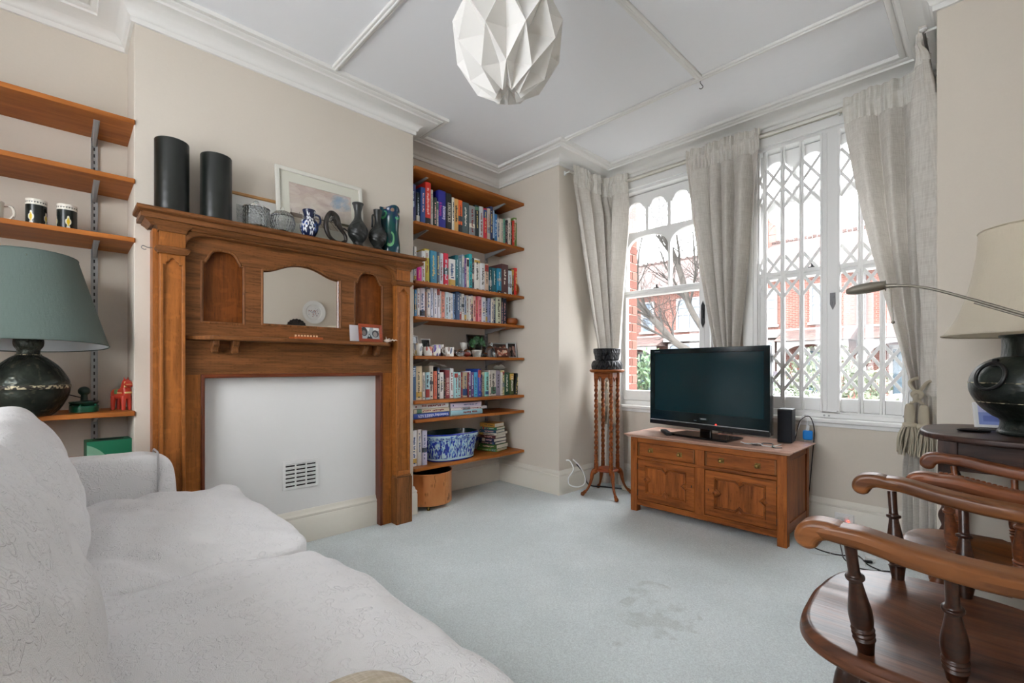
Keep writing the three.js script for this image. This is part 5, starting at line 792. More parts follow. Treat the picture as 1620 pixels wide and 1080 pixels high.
{ // reading lamp whose arm reaches in from the right
  const l = thing('floor_lamp', 'brushed metal reading lamp with a long thin arm reaching in from the right', 'lamp', [0.43, 0, -1.85]), S = M({ color: '#8b857a', roughness: 0.4, metalness: 0.8 });
  part(l, 'base', lathe([[0.001, 0.002], [0.085, 0.002], [0.09, 0.008], [0.085, 0.016], [0.02, 0.022], [0.012, 0.03], [0.001, 0.03]], 40), S);
  part(l, 'pole', rod([0, 0.02, 0], [0, 1.0, 0], 0.008), S);
  const pt = [[-0.65, 1.2515, 0.0], [-0.6, 1.247, -0.004], [-0.55, 1.232, -0.008], [-0.46, 1.19, -0.015], [-0.365, 1.142, -0.015], [-0.15, 1.03, -0.008], [0, 0.97, 0]];
  part(l, 'arm', [tube(pt, 0.0042, 60, 8), tube(pt.slice(3).map(([x, y, z]) => [x, y - 0.007, z + 0.004]), 0.0036, 40, 8), rod([-0.665, 1.253, 0], [-0.63, 1.251, 0], 0.0075, 0.006)], S);
  // long shell head
  const hd = surf((u, v) => { const a = -u * Math.PI * 2, w = 0.026 * Math.pow(Math.sin(Math.PI * Math.pow(lerp(0.04, 0.78, v), 0.8)), 0.6), hh = 0.019 * Math.pow(Math.sin(Math.PI * Math.pow(lerp(0.04, 0.72, v), 0.75)), 0.6), y = Math.sin(a); return V3(-0.755 + v * 0.098, 1.244 + v * 0.01 + (y > 0 ? y * hh : y * hh * 0.75), Math.cos(a) * w + (1 - v) * 0.012); }, 28, 30);
  part(l, 'lamp_head', [hd, new THREE.CircleGeometry(0.02, 24).rotateY(Math.PI / 2).scale(1, 0.85, 1.1).translate(-0.657, 1.254, 0)], S);
  part(l, 'switch_stick', [rod([-0.645, 1.25, 0.002], [-0.638, 1.14, 0.004], 0.0018), new THREE.SphereGeometry(0.005, 10, 8).translate(-0.638, 1.138, 0.004)], S);
}

// ---------------------------------------------------------------- wall socket and floor cables on the right
{
  const s = thing('wall_socket', 'white double wall socket with a red neon in the bay skirting', 'socket', [-0.608, 0.082, -3.3805]);
  part(s, 'face_plate', box(-0.048, 0.048, -0.035, 0.035, 0, 0.011, 0.004, 2), mats.white);
  part(s, 'plug', box(-0.034, 0.006, -0.03, 0.012, 0.011, 0.034, 0.008, 2), plain('#d8d8d6', 0.4)); part(s, 'switch', box(0.014, 0.026, 0.006, 0.024, 0.011, 0.015, 0.002), mats.white);
  part(s, 'neon', new THREE.SphereGeometry(0.005, 10, 8).scale(1, 1, 0.5).translate(0.02, -0.006, 0.013), M({ color: '#500000', emissive: '#ff3020', emissiveIntensity: 3 }));
  const cb = (l, pts, r, m) => solo('cable', l, 'cable', tube(pts.map((p) => V3(...p)), r, 70, 6), m), w = plain('#d8dad8', 0.5);
  cb('black cable running from the cabinet foot across the carpet to the right', [[-0.76, 0.02, -3.1], [-0.72, 0.005, -3.02], [-0.66, 0.005, -2.96], [-0.59, 0.005, -2.94], [-0.53, 0.005, -2.96], [-0.5, 0.006, -3.02], [-0.47, 0.005, -2.99], [-0.42, 0.005, -2.9], [-0.36, 0.005, -2.86], [-0.28, 0.005, -2.82]], 0.0035, mats.black);
  cb('second black cable with a plug end under the chair arm', [[-0.6, 0.004, -3.2], [-0.56, 0.004, -3.04], [-0.52, 0.004, -2.9], [-0.46, 0.004, -2.83], [-0.4, 0.004, -2.84], [-0.355, 0.006, -2.87], [-0.33, 0.006, -2.885]], 0.003, mats.black);
  cb('thin white cable curled on the carpet beside the cabinet', [[-0.7, 0.004, -2.95], [-0.66, 0.004, -2.88], [-0.6, 0.004, -2.9], [-0.58, 0.004, -2.98], [-0.5, 0.004, -3.0], [-0.45, 0.004, -2.95], [-0.43, 0.004, -2.88]], 0.002, w);
  const ad = thing('adaptor', 'small white travel adaptor on the carpet among the cables', 'adaptor', [-0.425, 0.001, -2.97], 0.5); part(ad, 'adaptor_body', box(-0.02, 0.02, 0, 0.025, -0.014, 0.014, 0.005, 2), w); part(ad, 'black_plug', box(-0.035, 0.0, 0.001, 0.014, 0.016, 0.03, 0.004, 2), mats.black);
}
// ceiling hook by the batten crossing
solo('ceiling_hook', 'little dark wire hook hanging from the ceiling batten crossing', 'hook', tube([[-1.17, 2.672, -2.66], [-1.17, 2.65, -2.66], [-1.163, 2.637, -2.664], [-1.158, 2.625, -2.667], [-1.166, 2.615, -2.662], [-1.176, 2.62, -2.656]], 0.002, 30, 6), mats.black);
// ---------------------------------------------------------------- folded paper pendant
{
  const p = thing('pendant_lamp', 'white folded-paper globe pendant hanging from the ceiling', 'lamp', [-1.268, H, -1.206]);
  part(p, 'ceiling_rose', lathe([[0.001, -0.03], [0.03, -0.028], [0.045, -0.012], [0.048, -0.0005], [0.001, -0.0005]], 28), mats.white);
  part(p, 'flex', rod([0, -0.2, 0], [0, -0.02, 0], 0.003), mats.white);
  part(p, 'lamp_holder', [rod([0, -0.33, 0], [0, -0.2, 0], 0.018), new THREE.SphereGeometry(0.03, 16, 12).translate(0, -0.36, 0)], mats.white);
  // pleats: each ring alternates ridge and valley, shifting half a pleat from ring to ring
  const N = 9, R = [[0.05, 0.035, -0.185], [0.15, 0.085, -0.275], [0.208, 0.108, -0.385], [0.2, 0.112, -0.5], [0.14, 0.08, -0.6], [0.05, 0.028, -0.65]];
  const pos = [], pt = (j, i) => { const [ro, ri, y] = R[j], ridge = (i + j) % 2 === 0, a = (i / (2 * N)) * Math.PI * 2 + 0.1; return V3(Math.cos(a) * (ridge ? ro : ri), y + (ridge ? -0.012 : 0.02), Math.sin(a) * (ridge ? ro : ri)); };
  const tri = (a, b, c) => pos.push(a.x, a.y, a.z, b.x, b.y, b.z, c.x, c.y, c.z);
  for (let j = 0; j < R.length - 1; j++) for (let i = 0; i < 2 * N; i++) { const a = pt(j, i), b = pt(j, i + 1), c = pt(j + 1, i), d = pt(j + 1, i + 1); if ((i + j) % 2 === 0) { tri(a, d, c); tri(a, b, d); } else { tri(a, b, c); tri(b, d, c); } }
  const g = new THREE.BufferGeometry(); g.setAttribute('position', new THREE.Float32BufferAttribute(pos, 3)); g.setAttribute('uv', new THREE.Float32BufferAttribute(new Float32Array(pos.length / 3 * 2), 2)); g.computeVertexNormals();
  part(p, 'paper_shade', g, MP({ color: '#f0eeea', roughness: 0.85, transmission: 0.3, thickness: 0, ior: 1.05, side: THREE.DoubleSide }));
}
// ---------------------------------------------------------------- left alcove
{
  const green = MP({ color: '#56645e', roughness: 0.85, side: THREE.DoubleSide, bumpMap: weave, bumpScale: 0.0006 }), lining = plain('#d5dde0', 0.8, { side: THREE.DoubleSide });
  const bm = M({ map: colourTex(512, 512, null, (u, v) => { const a = fbm(u * 10, v * 14, 10, 14, 311, 4), b = fbm(u * 40, v * 40, 40, 40, 312, 3); let c = mix3(lin('#1b211c'), lin('#4a5048'), clamp((a - 0.35) * 1.8, 0, 1)); if (b > 0.66) c = mix3(c, lin('#7a7462'), (b - 0.66) * 2); return c; }), roughness: 0.3, metalness: 0.55, bumpMap: greyTex(256, 256, 0.25, (u, v) => fbm(u * 14, v * 14, 14, 14, 313, 2)), bumpScale: 0.002 });
  const l = thing('table_lamp', 'dark hammered metal lamp with a large green shade on the left alcove shelf', 'lamp', [-2.76, 0.7975, 0.104]);
  const b = part(l, 'urn_body', lathe(smoothPts([[0.05, 0], [0.07, 0.001], [0.095, 0.025], [0.12, 0.075], [0.1265, 0.112], [0.126, 0.126], [0.122, 0.15], [0.095, 0.2], [0.06, 0.236], [0.04, 0.25], [0.035, 0.256], [0.035, 0.272], [0.043, 0.285], [0.046, 0.305], [0.042, 0.322], [0.03, 0.326], [0.01, 0.327]], 110), 56), bm);
  part(b, 'rivet_seam', lathe([[0.1262, 0.112], [0.1285, 0.114], [0.1285, 0.126], [0.1262, 0.128]], 96), seamMat, 'rough pale band round the middle'); part(b, 'neck_ring', new THREE.TorusGeometry(0.0375, 0.0025, 6, 48).rotateX(Math.PI / 2).translate(0, 0.252, 0), seamMat);
  const s = part(l, 'lamp_shade', lathe([[0.252, 0.288], [0.151, 0.657]], 80).translate(0, -0.47, 0).rotateZ(0.075).translate(0, 0.47, 0), green, 'conical green fabric shade'); part(s, 'shade_lining', lathe([[0.2505, 0.29], [0.1495, 0.655]], 80).translate(0, -0.47, 0).rotateZ(0.075).translate(0, 0.47, 0), lining, 'pale shade lining');
  part(s, 'shade_trim', [new THREE.TorusGeometry(0.252, 0.0025, 8, 90).rotateX(Math.PI / 2).translate(0, 0.289, 0), new THREE.TorusGeometry(0.151, 0.0025, 8, 70).rotateX(Math.PI / 2).translate(0, 0.657, 0)].map((q) => q.translate(0, -0.47, 0).rotateZ(0.075).translate(0, 0.47, 0)), green);
  part(s, 'shade_ring', [tube([[0.15, 0.64, 0], [0, 0.63, 0], [-0.15, 0.64, 0]], 0.002, 12, 6), rod([0, 0.32, 0], [0, 0.63, 0], 0.004)], mats.brass);
  const cap = plain('#12382c', 0.35), o = thing('enamel_ornament', 'dark green enamel ornament with a ball knob beside the metal lamp', 'ornament', [-2.82, 0.7975, -0.066]);
  part(o, 'base_dish', lathe(smoothPts([[0.001, 0.001], [0.044, 0.001], [0.049, 0.006], [0.05, 0.022], [0.045, 0.03], [0.001, 0.03]], 40), 40), plain('#0f5a40', 0.3)); part(o, 'wide_disc', lathe(smoothPts([[0.001, 0.03], [0.036, 0.032], [0.05, 0.042], [0.049, 0.048], [0.03, 0.05], [0.012, 0.054], [0.01, 0.075]], 40), 40), cap);
  part(o, 'ball_knob', [new THREE.SphereGeometry(0.0215, 24, 18).scale(1, 0.95, 1).translate(0, 0.094, 0), lathe([[0.013, 0.05], [0.011, 0.08]], 18).translate(0.004, 0, 0)], cap); part(o, 'lever', rod([0.01, 0.066, 0.012], [0.03, 0.083, 0.055], 0.0025), mats.black);
  for (let k = 0; k < 5; k++) { const a = k * 1.256 + 0.3; part(o, 'stud', new THREE.SphereGeometry(0.005, 10, 8).translate(Math.cos(a) * 0.044, 0.032, Math.sin(a) * 0.044), plain('#1a6f52', 0.3)); }
  // painted wooden horse: one carved body on four legs
  const h = thing('wooden_horse', 'small red painted wooden horse at the end of the left alcove shelf', 'figurine', [-2.84, 0.7975, -0.195], 0.55), red = M({ color: '#b3301c', roughness: 0.42 });
  const sh = new THREE.Shape(); sh.moveTo(-0.05, 0.06); sh.bezierCurveTo(-0.064, 0.085, -0.056, 0.112, -0.03, 0.112); sh.bezierCurveTo(-0.012, 0.104, 0.0, 0.104, 0.01, 0.116); sh.bezierCurveTo(0.02, 0.14, 0.022, 0.158, 0.034, 0.165); sh.lineTo(0.04, 0.158); sh.bezierCurveTo(0.056, 0.15, 0.066, 0.138, 0.068, 0.13); sh.lineTo(0.06, 0.122); sh.bezierCurveTo(0.052, 0.128, 0.048, 0.126, 0.047, 0.118); sh.bezierCurveTo(0.054, 0.1, 0.052, 0.078, 0.046, 0.06); sh.lineTo(-0.05, 0.06);
  const leg = (x, z) => rod([x, 0.001, z], [x * 0.92, 0.075, z * 0.9], 0.0085, 0.0125, 12);
  part(h, 'horse_body', [extrude(sh, 0.04, 0.013, 4).translate(0, 0, -0.02), leg(-0.04, 0.015), leg(-0.04, -0.015), leg(0.036, 0.015), leg(0.036, -0.015), rod([0.036, 0.155, 0.008], [0.032, 0.175, 0.01], 0.005, 0.0015, 8), rod([0.036, 0.155, -0.008], [0.032, 0.175, -0.01], 0.005, 0.0015, 8)], red);
  const cream = plain('#d8b878', 0.5), gr = plain('#5f7a4a', 0.5); h.scale.setScalar(0.88); part(h, 'painted_harness', [box(0.0405, 0.0535, 0.088, 0.098, -0.0175, 0.0175, 0.004, 2), box(-0.02, 0.03, 0.09, 0.094, 0.0185, 0.0212, 0.001), box(-0.02, 0.03, 0.09, 0.094, -0.0212, -0.0185, 0.001)], cream); part(h, 'painted_saddle', [cbox(0.03, 0.03, 0.043, -0.012, 0.096, 0, 0.008, 2)], gr); part(h, 'painted_bridle', [box(0.03, 0.066, 0.136, 0.139, -0.0195, 0.0195, 0.001), box(0.045, 0.0485, 0.122, 0.152, -0.0195, 0.0195, 0.001)], cream);
  // tissue box on its low shelf
  shelf('varnished wooden shelf hidden low behind the sofa arm under the tissue box', 0.574, -0.236, 0.6, 0.28, [-0.107], 'shelves left of the fireplace');
  const tb = thing('tissue_box', 'green printed tissue box on the low shelf behind the sofa arm', 'tissue box', [-2.87, 0.5745, -0.15], 0.06), tp = canvasTex(128, 64, (c, w, hh) => { const g = c.createLinearGradient(0, 0, w, hh); g.addColorStop(0, '#2a8a66'); g.addColorStop(1, '#0f6a4a'); c.fillStyle = g; c.fillRect(0, 0, w, hh); c.fillStyle = '#8fc4a6'; c.beginPath(); c.moveTo(0, 10); c.quadraticCurveTo(40, 24, 60, 64); c.lineTo(0, 64); c.fill(); c.fillStyle = '#a9d4bc'; c.beginPath(); c.moveTo(0, 40); c.quadraticCurveTo(40, 48, 70, 64); c.lineTo(0, 64); c.fill(); });
  part(tb, 'carton', cbox(0.11, 0.088, 0.16, 0, 0.044, 0, 0.0015), plain('#1d6b48', 0.5)); part(tb, 'printed_front', new THREE.PlaneGeometry(0.158, 0.086).rotateY(Math.PI / 2).translate(0.0554, 0.044, 0), M({ map: tp, roughness: 0.45 })); part(tb, 'oval_slot', new THREE.CylinderGeometry(0.03, 0.03, 0.001, 32).scale(0.9, 1, 1.9).translate(0, 0.0884, 0), plain('#1a241c', 0.8));
  // mugs
  const mugTex = canvasTex(512, 256, (c, w, hh) => {
    c.fillStyle = '#171d1b'; c.fillRect(0, 0, w, hh); c.fillStyle = '#dcd8cc'; c.fillRect(0, 0, w, 26); c.fillStyle = '#3a3f3c'; for (let x = 0; x < w; x += 22) { c.beginPath(); c.arc(x + 6, 14, 4, 0, 7); c.fill(); c.fillRect(x + 12, 11, 6, 3); }
    for (let k = 0; k < 4; k++) { const x = 64 + k * 128; c.fillStyle = '#e2dfcb'; for (const [a, b] of [[0, -16], [14, 0], [-14, 0], [0, 15]]) { c.beginPath(); c.ellipse(x + a, 84 + b, 11, 13, 0, 0, 7); c.fill(); } c.fillStyle = '#d9b92a'; c.beginPath(); c.arc(x, 84, 13, 0, 7); c.fill(); c.fillRect(x - 5, 66, 10, 40); c.fillStyle = '#d4d6cc'; c.beginPath(); c.moveTo(x - 15, 108); c.quadraticCurveTo(x, 100, x + 15, 108); c.quadraticCurveTo(x + 14, 170, x, 200); c.quadraticCurveTo(x - 14, 170, x - 15, 108); c.fill(); c.fillStyle = '#5c6862'; for (let j = 0; j < 4; j++) c.fillRect(x - 5, 118 + j * 13, 10, 4); c.fillStyle = '#e0dcc4'; for (const [a, b] of [[60, 130], [68, 120], [72, 134], [66, 144]]) { c.beginPath(); c.arc(x + a, b, 8, 0, 7); c.fill(); } }
  });
  const mm = M({ map: mugTex, roughness: 0.25 }), cream2 = plain('#e2ded2', 0.3);
  [['black mug with yellow flowers, left of two on the left alcove shelf', 0.084, 0.3], ['black mug with yellow flowers, right of two beside the shelf upright', -0.011, 0.9]].forEach(([lab, z, a]) => {
    const m = thing('mug', lab, 'mug', [-2.845, 1.5905, z], a, 'black floral mugs'); part(m, 'mug_body', lathe([[0.031, 0.003], [0.0335, 0.006], [0.0335, 0.121]], 48), mm); part(m, 'rim', [new THREE.TorusGeometry(0.0325, 0.0015, 8, 48).rotateX(Math.PI / 2).translate(0, 0.1212, 0), lathe([[0.001, 0.006], [0.0305, 0.006], [0.0315, 0.1212]], 40), lathe([[0.001, 0.0005], [0.031, 0.0005], [0.0315, 0.004]], 40)], cream2);
    part(m, 'handle', tube([[0.033, 0.095, 0], [0.058, 0.09, 0], [0.06, 0.05, 0], [0.033, 0.03, 0]], 0.005, 24, 8).rotateY(2.6), plain('#171d1b', 0.3));
  });
  const w = thing('mug', 'white mug with a brown patterned handle at the left edge of the alcove shelf', 'mug', [-2.845, 1.5905, 0.215], 0); part(w, 'mug_body', [lathe([[0.001, 0.001], [0.03, 0.001], [0.036, 0.012], [0.038, 0.09], [0.036, 0.09], [0.034, 0.014], [0.001, 0.006]], 40)], cream2);
  part(w, 'handle', [tube([[0, 0.075, -0.036], [0, 0.076, -0.058], [0, 0.05, -0.066], [0, 0.025, -0.056], [0, 0.022, -0.036]], 0.0055, 30, 8)], M({ map: canvasTex(64, 64, (c) => { c.fillStyle = '#d8d2c6'; c.fillRect(0, 0, 64, 64); c.fillStyle = '#5a463c'; for (let i = 0; i < 9; i++) c.fillRect((i * 23) % 60, (i * 17) % 60, 9, 5); }), roughness: 0.35 }));
}
// ---------------------------------------------------------------- on the mantel shelf
const cutGlass = MP({ color: '#f4f6f6', roughness: 0.03, transmission: 1, thickness: 0.02, ior: 1.5 });
{
  const y = 1.7065, blk = M({ map: colourTex(256, 256, null, (u, v) => mix3(lin('#0b0e0c'), lin('#1d221e'), fbm(u * 30, v * 8, 30, 8, 331, 3))), roughness: 0.3, bumpMap: greyTex(256, 256, null, (u, v) => 0.5 + 0.3 * Math.sin(v * 300) + 0.3 * (fbm(u * 6, v * 60, 6, 60, 332, 2) - 0.5)), bumpScale: 0.0006 });
  [['tall black cylinder vase at the left end of the mantel shelf', -0.358, 0.325], ['slightly shorter black cylinder vase, second from left on the mantel shelf', -0.533, 0.312]].forEach(([l, z, h]) => { const v = thing('cylinder_vase', l, 'vase', [-2.617, y, z], 0, 'black cylinder vases'); part(v, 'vase_body', lathe([[0.001, 0.001], [0.063, 0.001], [0.066, 0.004], [0.066, h - 0.004], [0.064, h], [0.061, h - 0.003], [0.06, 0.01], [0.001, 0.01]], 64), blk); });
  // watercolour in a white frame, leaning on the wall
  const art = canvasTex(512, 320, (c, w, h) => {
    const g = c.createLinearGradient(0, 0, 0, h * 0.8); g.addColorStop(0, '#b9a598'); g.addColorStop(0.5, '#c6b9ac'); g.addColorStop(1, '#cfc8bb'); c.fillStyle = g; c.fillRect(0, 0, w, h); let s = 3; const r = () => { s = (Math.imul(s, 1103515245) + 12345) & 0x7fffffff; return s / 0x7fffffff; };
    for (let k = 0; k < 70; k++) { const x = r() * w, yy = r() * h * 0.68; c.fillStyle = ['rgba(226,220,210,0.2)', 'rgba(160,138,130,0.13)', 'rgba(190,176,170,0.2)'][k % 3]; c.beginPath(); c.ellipse(x, yy, 30 + r() * 70, 10 + r() * 26, r() - 0.5, 0, 7); c.fill(); }
    for (let k = 0; k < 26; k++) { c.fillStyle = 'rgba(112,146,176,0.16)'; c.beginPath(); c.ellipse(w * 0.84 + (r() - 0.5) * 120, h * 0.24 + (r() - 0.5) * 80, 20 + r() * 40, 10 + r() * 18, -0.5, 0, 7); c.fill(); }
    c.fillStyle = '#c3b8a6'; c.fillRect(0, h * 0.76, w, h); c.fillStyle = 'rgba(150,138,120,0.5)'; for (let k = 0; k < 50; k++) c.fillRect(r() * w, h * (0.77 + 0.22 * r()), 20 + r() * 70, 2);
    c.fillStyle = '#6c5d50'; c.fillRect(0, h * 0.73, w * 0.2, h * 0.1); c.fillRect(w * 0.18, h * 0.755, w * 0.5, 7); c.strokeStyle = '#5d5148'; c.lineWidth = 3; for (let k = 0; k < 5; k++) { c.beginPath(); c.moveTo(w * (0.3 + k * 0.1), h * 0.73); c.lineTo(w * (0.42 + k * 0.11), h * 0.98); c.stroke(); } for (let k = 0; k < 7; k++) { c.beginPath(); c.moveTo(20 + k * 60, h * 0.64 + r() * 20); c.lineTo(20 + k * 60, h * 0.78); c.stroke(); }
    c.fillStyle = '#5b5a44'; c.fillRect(w * 0.75, h * 0.74, w * 0.25, h * 0.06);
  });
  const f = thing('framed_picture', 'watercolour seascape in a white frame leaning behind the mantel ornaments', 'picture', [-2.677, y + 0.001, -1.075], Math.PI / 2), tilt = -0.11, W = 0.25, Hh = 0.398, q = shapeOf([[-W, 0], [W, 0], [W, Hh], [-W, Hh]]), hole = (a, b, c, d) => { const h = new THREE.Path(); h.moveTo(a, c); h.lineTo(b, c); h.lineTo(b, d); h.lineTo(a, d); h.lineTo(a, c); return h; };
  q.holes.push(hole(-W + 0.022, W - 0.022, 0.022, Hh - 0.022)); part(f, 'frame', extrude(q, 0.022, 0.005, 2).rotateX(tilt), M({ color: '#d8d6cc', roughness: 0.5 }));
  const mq = shapeOf([[-W + 0.02, 0.02], [W - 0.02, 0.02], [W - 0.02, Hh - 0.02], [-W + 0.02, Hh - 0.02]]); mq.holes.push(hole(-0.178, 0.178, 0.09, 0.32)); part(f, 'mount', extrude(mq, 0.003, 0.0008).translate(0, 0, 0.008).rotateX(tilt), plain('#d3d2c4', 0.9));
  part(f, 'painting', new THREE.PlaneGeometry(0.37, 0.245).translate(0, 0.205, 0.0075).rotateX(tilt), M({ map: art, roughness: 0.9 })); part(f, 'glazing', new THREE.PlaneGeometry(2 * W - 0.042, Hh - 0.042).translate(0, Hh / 2, 0.0155).rotateX(tilt), mats.glass); part(f, 'backing', box(-W + 0.006, W - 0.006, 0.004, Hh - 0.004, 0.001, 0.006, 0).rotateX(tilt), plain('#9a8464', 0.9));
  const g = thing('framed_print', 'wood-framed etching on white mount partly hidden behind the cut glass', 'picture', [-2.7, y + 0.001, -0.69], Math.PI / 2), W2 = 0.17, H2 = 0.2, q2 = shapeOf([[-W2, 0], [W2, 0], [W2, H2], [-W2, H2]]), t2 = -0.13; q2.holes.push(hole(-W2 + 0.016, W2 - 0.016, 0.016, H2 - 0.016));
  part(g, 'frame', grain(extrude(q2, 0.016, 0.003).rotateX(t2), 0), M({ map: woodTex(256, 0.5, '#c89a62', '#a87a46', 361, { contrast: 0.6 }), roughness: 0.5 })); part(g, 'mount', box(-W2 + 0.012, W2 - 0.012, 0.012, H2 - 0.012, 0.004, 0.008, 0).rotateX(t2), plain('#dcdcd8', 0.9));
  part(g, 'etching', new THREE.PlaneGeometry(0.15, 0.11).translate(0.025, 0.08, 0.0086).rotateX(t2), M({ map: canvasTex(256, 192, (c, w, h) => { c.fillStyle = '#b9bab6'; c.fillRect(0, 0, w, h); let s = 9; const r = () => { s = (Math.imul(s, 1103515245) + 12345) & 0x7fffffff; return s / 0x7fffffff; }; for (let k = 0; k < 700; k++) { c.strokeStyle = `rgba(${30 + r() * 60},${34 + r() * 60},${34 + r() * 60},0.7)`; const x = r() * w, yy = r() * h, a = Math.sin(x * 0.03) + yy * 0.02; c.beginPath(); c.moveTo(x, yy); c.lineTo(x + 12 * Math.cos(a), yy + 12 * Math.sin(a)); c.stroke(); } }), roughness: 0.9 }));
  // cut glass barrel and jar: facets cut into a lathed wall
  const faceted = (prof, n, depth, s) => { const L = lathe(prof, n * 4), p = L.attributes.position; for (let i = 0; i < p.count; i++) { const v = V3().fromBufferAttribute(p, i), a = Math.atan2(v.z, v.x), r = Math.hypot(v.x, v.z); if (r > 0.02) { const k = 1 + depth * (Math.abs(((a * n / Math.PI + v.y * s) % 1 + 1) % 1 - 0.5) + Math.abs(((a * n / Math.PI - v.y * s) % 1 + 1) % 1 - 0.5) - 0.5); p.setXYZ(i, v.x * k, v.y, v.z * k); } } const q = L.toNonIndexed(); q.computeVertexNormals(); return q; };
  const dense = (pts, n) => smoothPts(pts, n);
  const a = thing('glass_barrel', 'cut-glass biscuit barrel with a flat knobbed lid on the mantel shelf', 'jar', [-2.61, y, -0.708]); part(a, 'glass_body', faceted([...dense([[0.056, 0.001], [0.06, 0.004], [0.062, 0.03], [0.062, 0.07], [0.06, 0.098]], 30), [0.053, 0.098], [0.053, 0.01], [0.001, 0.01], [0.001, 0.001], [0.056, 0.001]], 12, 0.035, 46), cutGlass); part(a, 'lid', [faceted([[0.001, 0.112], [0.04, 0.11], [0.06, 0.106], [0.064, 0.1], [0.001, 0.0995]], 14, 0.03, 30), new THREE.IcosahedronGeometry(0.014, 1).scale(1, 1.1, 1).translate(0, 0.128, 0)].map((x) => x.index ? x.toNonIndexed() : x), cutGlass);
  const b = thing('glass_jar', 'rounded cut-glass jar with a domed lid beside the glass barrel', 'jar', [-2.605, y, -0.832]); part(b, 'glass_body', faceted([...dense([[0.03, 0.001], [0.045, 0.008], [0.059, 0.035], [0.062, 0.06], [0.055, 0.082]], 30), [0.05, 0.082], [0.052, 0.05], [0.035, 0.012], [0.001, 0.01], [0.001, 0.001], [0.03, 0.001]], 12, 0.045, 50), cutGlass); part(b, 'lid', [faceted(dense([[0.056, 0.084], [0.054, 0.092], [0.035, 0.11], [0.012, 0.119], [0.001, 0.12]], 20).concat([[0.001, 0.083], [0.056, 0.083]]), 12, 0.04, 60), new THREE.IcosahedronGeometry(0.011, 1).translate(0, 0.128, 0)].map((x) => x.index ? x.toNonIndexed() : x), cutGlass);
  // blue and white jug
  const jt = canvasTex(512, 256, (c, w, h) => { c.fillStyle = '#141d3c'; c.fillRect(0, 0, w, h); let s = 21; const r = () => { s = (Math.imul(s, 1103515245) + 12345) & 0x7fffffff; return s / 0x7fffffff; }; for (let k = 0; k < 26; k++) { const x = (k * 83 + r() * 30) % w, yy = 60 + r() * 170; c.fillStyle = k % 4 ? '#cfd2d8' : '#2d4a8c'; for (let j = 0; j < 5; j++) { c.save(); c.translate(x, yy); c.rotate(j * 1.256 + k); c.beginPath(); c.ellipse(15, 0, 14, 7, 0, 0, 7); c.fill(); c.restore(); } c.fillStyle = '#16224a'; c.beginPath(); c.arc(x, yy, 8, 0, 7); c.fill(); } c.fillStyle = '#b9b8b0'; c.fillRect(0, 0, w, 26); c.fillStyle = '#1a2856'; c.fillRect(0, 28, w, 26); });
  const j = thing('jug', 'small blue and white pottery jug on the mantel shelf', 'jug', [-2.6, y, -0.968], 0.4); part(j, 'jug_body', lathe(smoothPts([[0.001, 0.001], [0.026, 0.001], [0.03, 0.008], [0.044, 0.035], [0.048, 0.06], [0.043, 0.085], [0.03, 0.105], [0.027, 0.12], [0.033, 0.145], [0.034, 0.15], [0.03, 0.15], [0.024, 0.12]], 70), 48), M({ map: jt, roughness: 0.22 })); part(j, 'handle', tube([[0.03, 0.135, 0], [0.056, 0.13, 0], [0.062, 0.1, 0], [0.045, 0.075, 0]], 0.006, 26, 8).rotateY(1.2), plain('#1c274a', 0.3));
  // looping dark sculpture
  const st = M({ color: '#2a2521', roughness: 0.28, metalness: 0.2 }), v = thing('sculpture', 'dark looping abstract sculpture on the mantel shelf right of the jug', 'sculpture', [-2.6, y, -1.117], Math.PI / 2);
  const taper = (pts, rf, n = 60) => { const c = new THREE.CatmullRomCurve3(pts.map((p) => V3(...p)), false, 'centripetal'), g = new THREE.TubeGeometry(c, n, 1, 12), P = g.attributes.position; for (let i = 0; i <= n; i++) { const o = c.getPointAt(i / n); for (let k = 0; k <= 12; k++) { const q = i * 13 + k, w = V3().fromBufferAttribute(P, q).sub(o); w.multiplyScalar(rf(i / n)).add(o); P.setXYZ(q, w.x, w.y, w.z); } } g.computeVertexNormals(); return g; };
  part(v, 'figure', [taper([[0.03, 0.006, 0], [0.0, 0.008, 0], [-0.035, 0.03, 0], [-0.055, 0.08, 0], [-0.05, 0.135, 0], [-0.025, 0.165, 0], [0.0, 0.15, 0], [0.015, 0.11, 0], [0.035, 0.08, 0], [0.055, 0.055, 0], [0.058, 0.025, 0], [0.035, 0.007, 0]], (t) => 0.0095 + 0.009 * Math.exp(-Math.pow((t - 0.62) / 0.14, 2)) + 0.004 * Math.exp(-Math.pow((t - 0.3) / 0.15, 2)), 90), taper([[-0.028, 0.12, 0], [-0.02, 0.135, 0.004], [-0.008, 0.125, 0.006], [0.004, 0.1, 0]], (t) => 0.008 * Math.sin(Math.PI * (0.15 + 0.7 * t)) + 0.003, 24), new THREE.SphereGeometry(0.012, 16, 12).scale(0.9, 1.2, 0.9).translate(-0.014, 0.135, 0.006), taper([[0.03, 0.085, 0], [0.05, 0.092, 0], [0.07, 0.082, 0]], (t) => 0.007 * (1 - 0.5 * t), 16)], st);
  // two dark pottery vases
  const pot = M({ color: '#1f211f', roughness: 0.36, bumpMap: greyTex(512, 256, null, (u, w) => { const band = smoothstep(w, 0.25, 0.3) * (1 - smoothstep(w, 0.55, 0.6)); return 0.5 + 0.5 * band * Math.sin(u * 6.283 * 7 + 5 * Math.sin(w * 16)) * Math.sin(w * 40) + 0.15 * fbm(u * 20, w * 20, 20, 20, 8, 2); }), bumpScale: 0.004 });
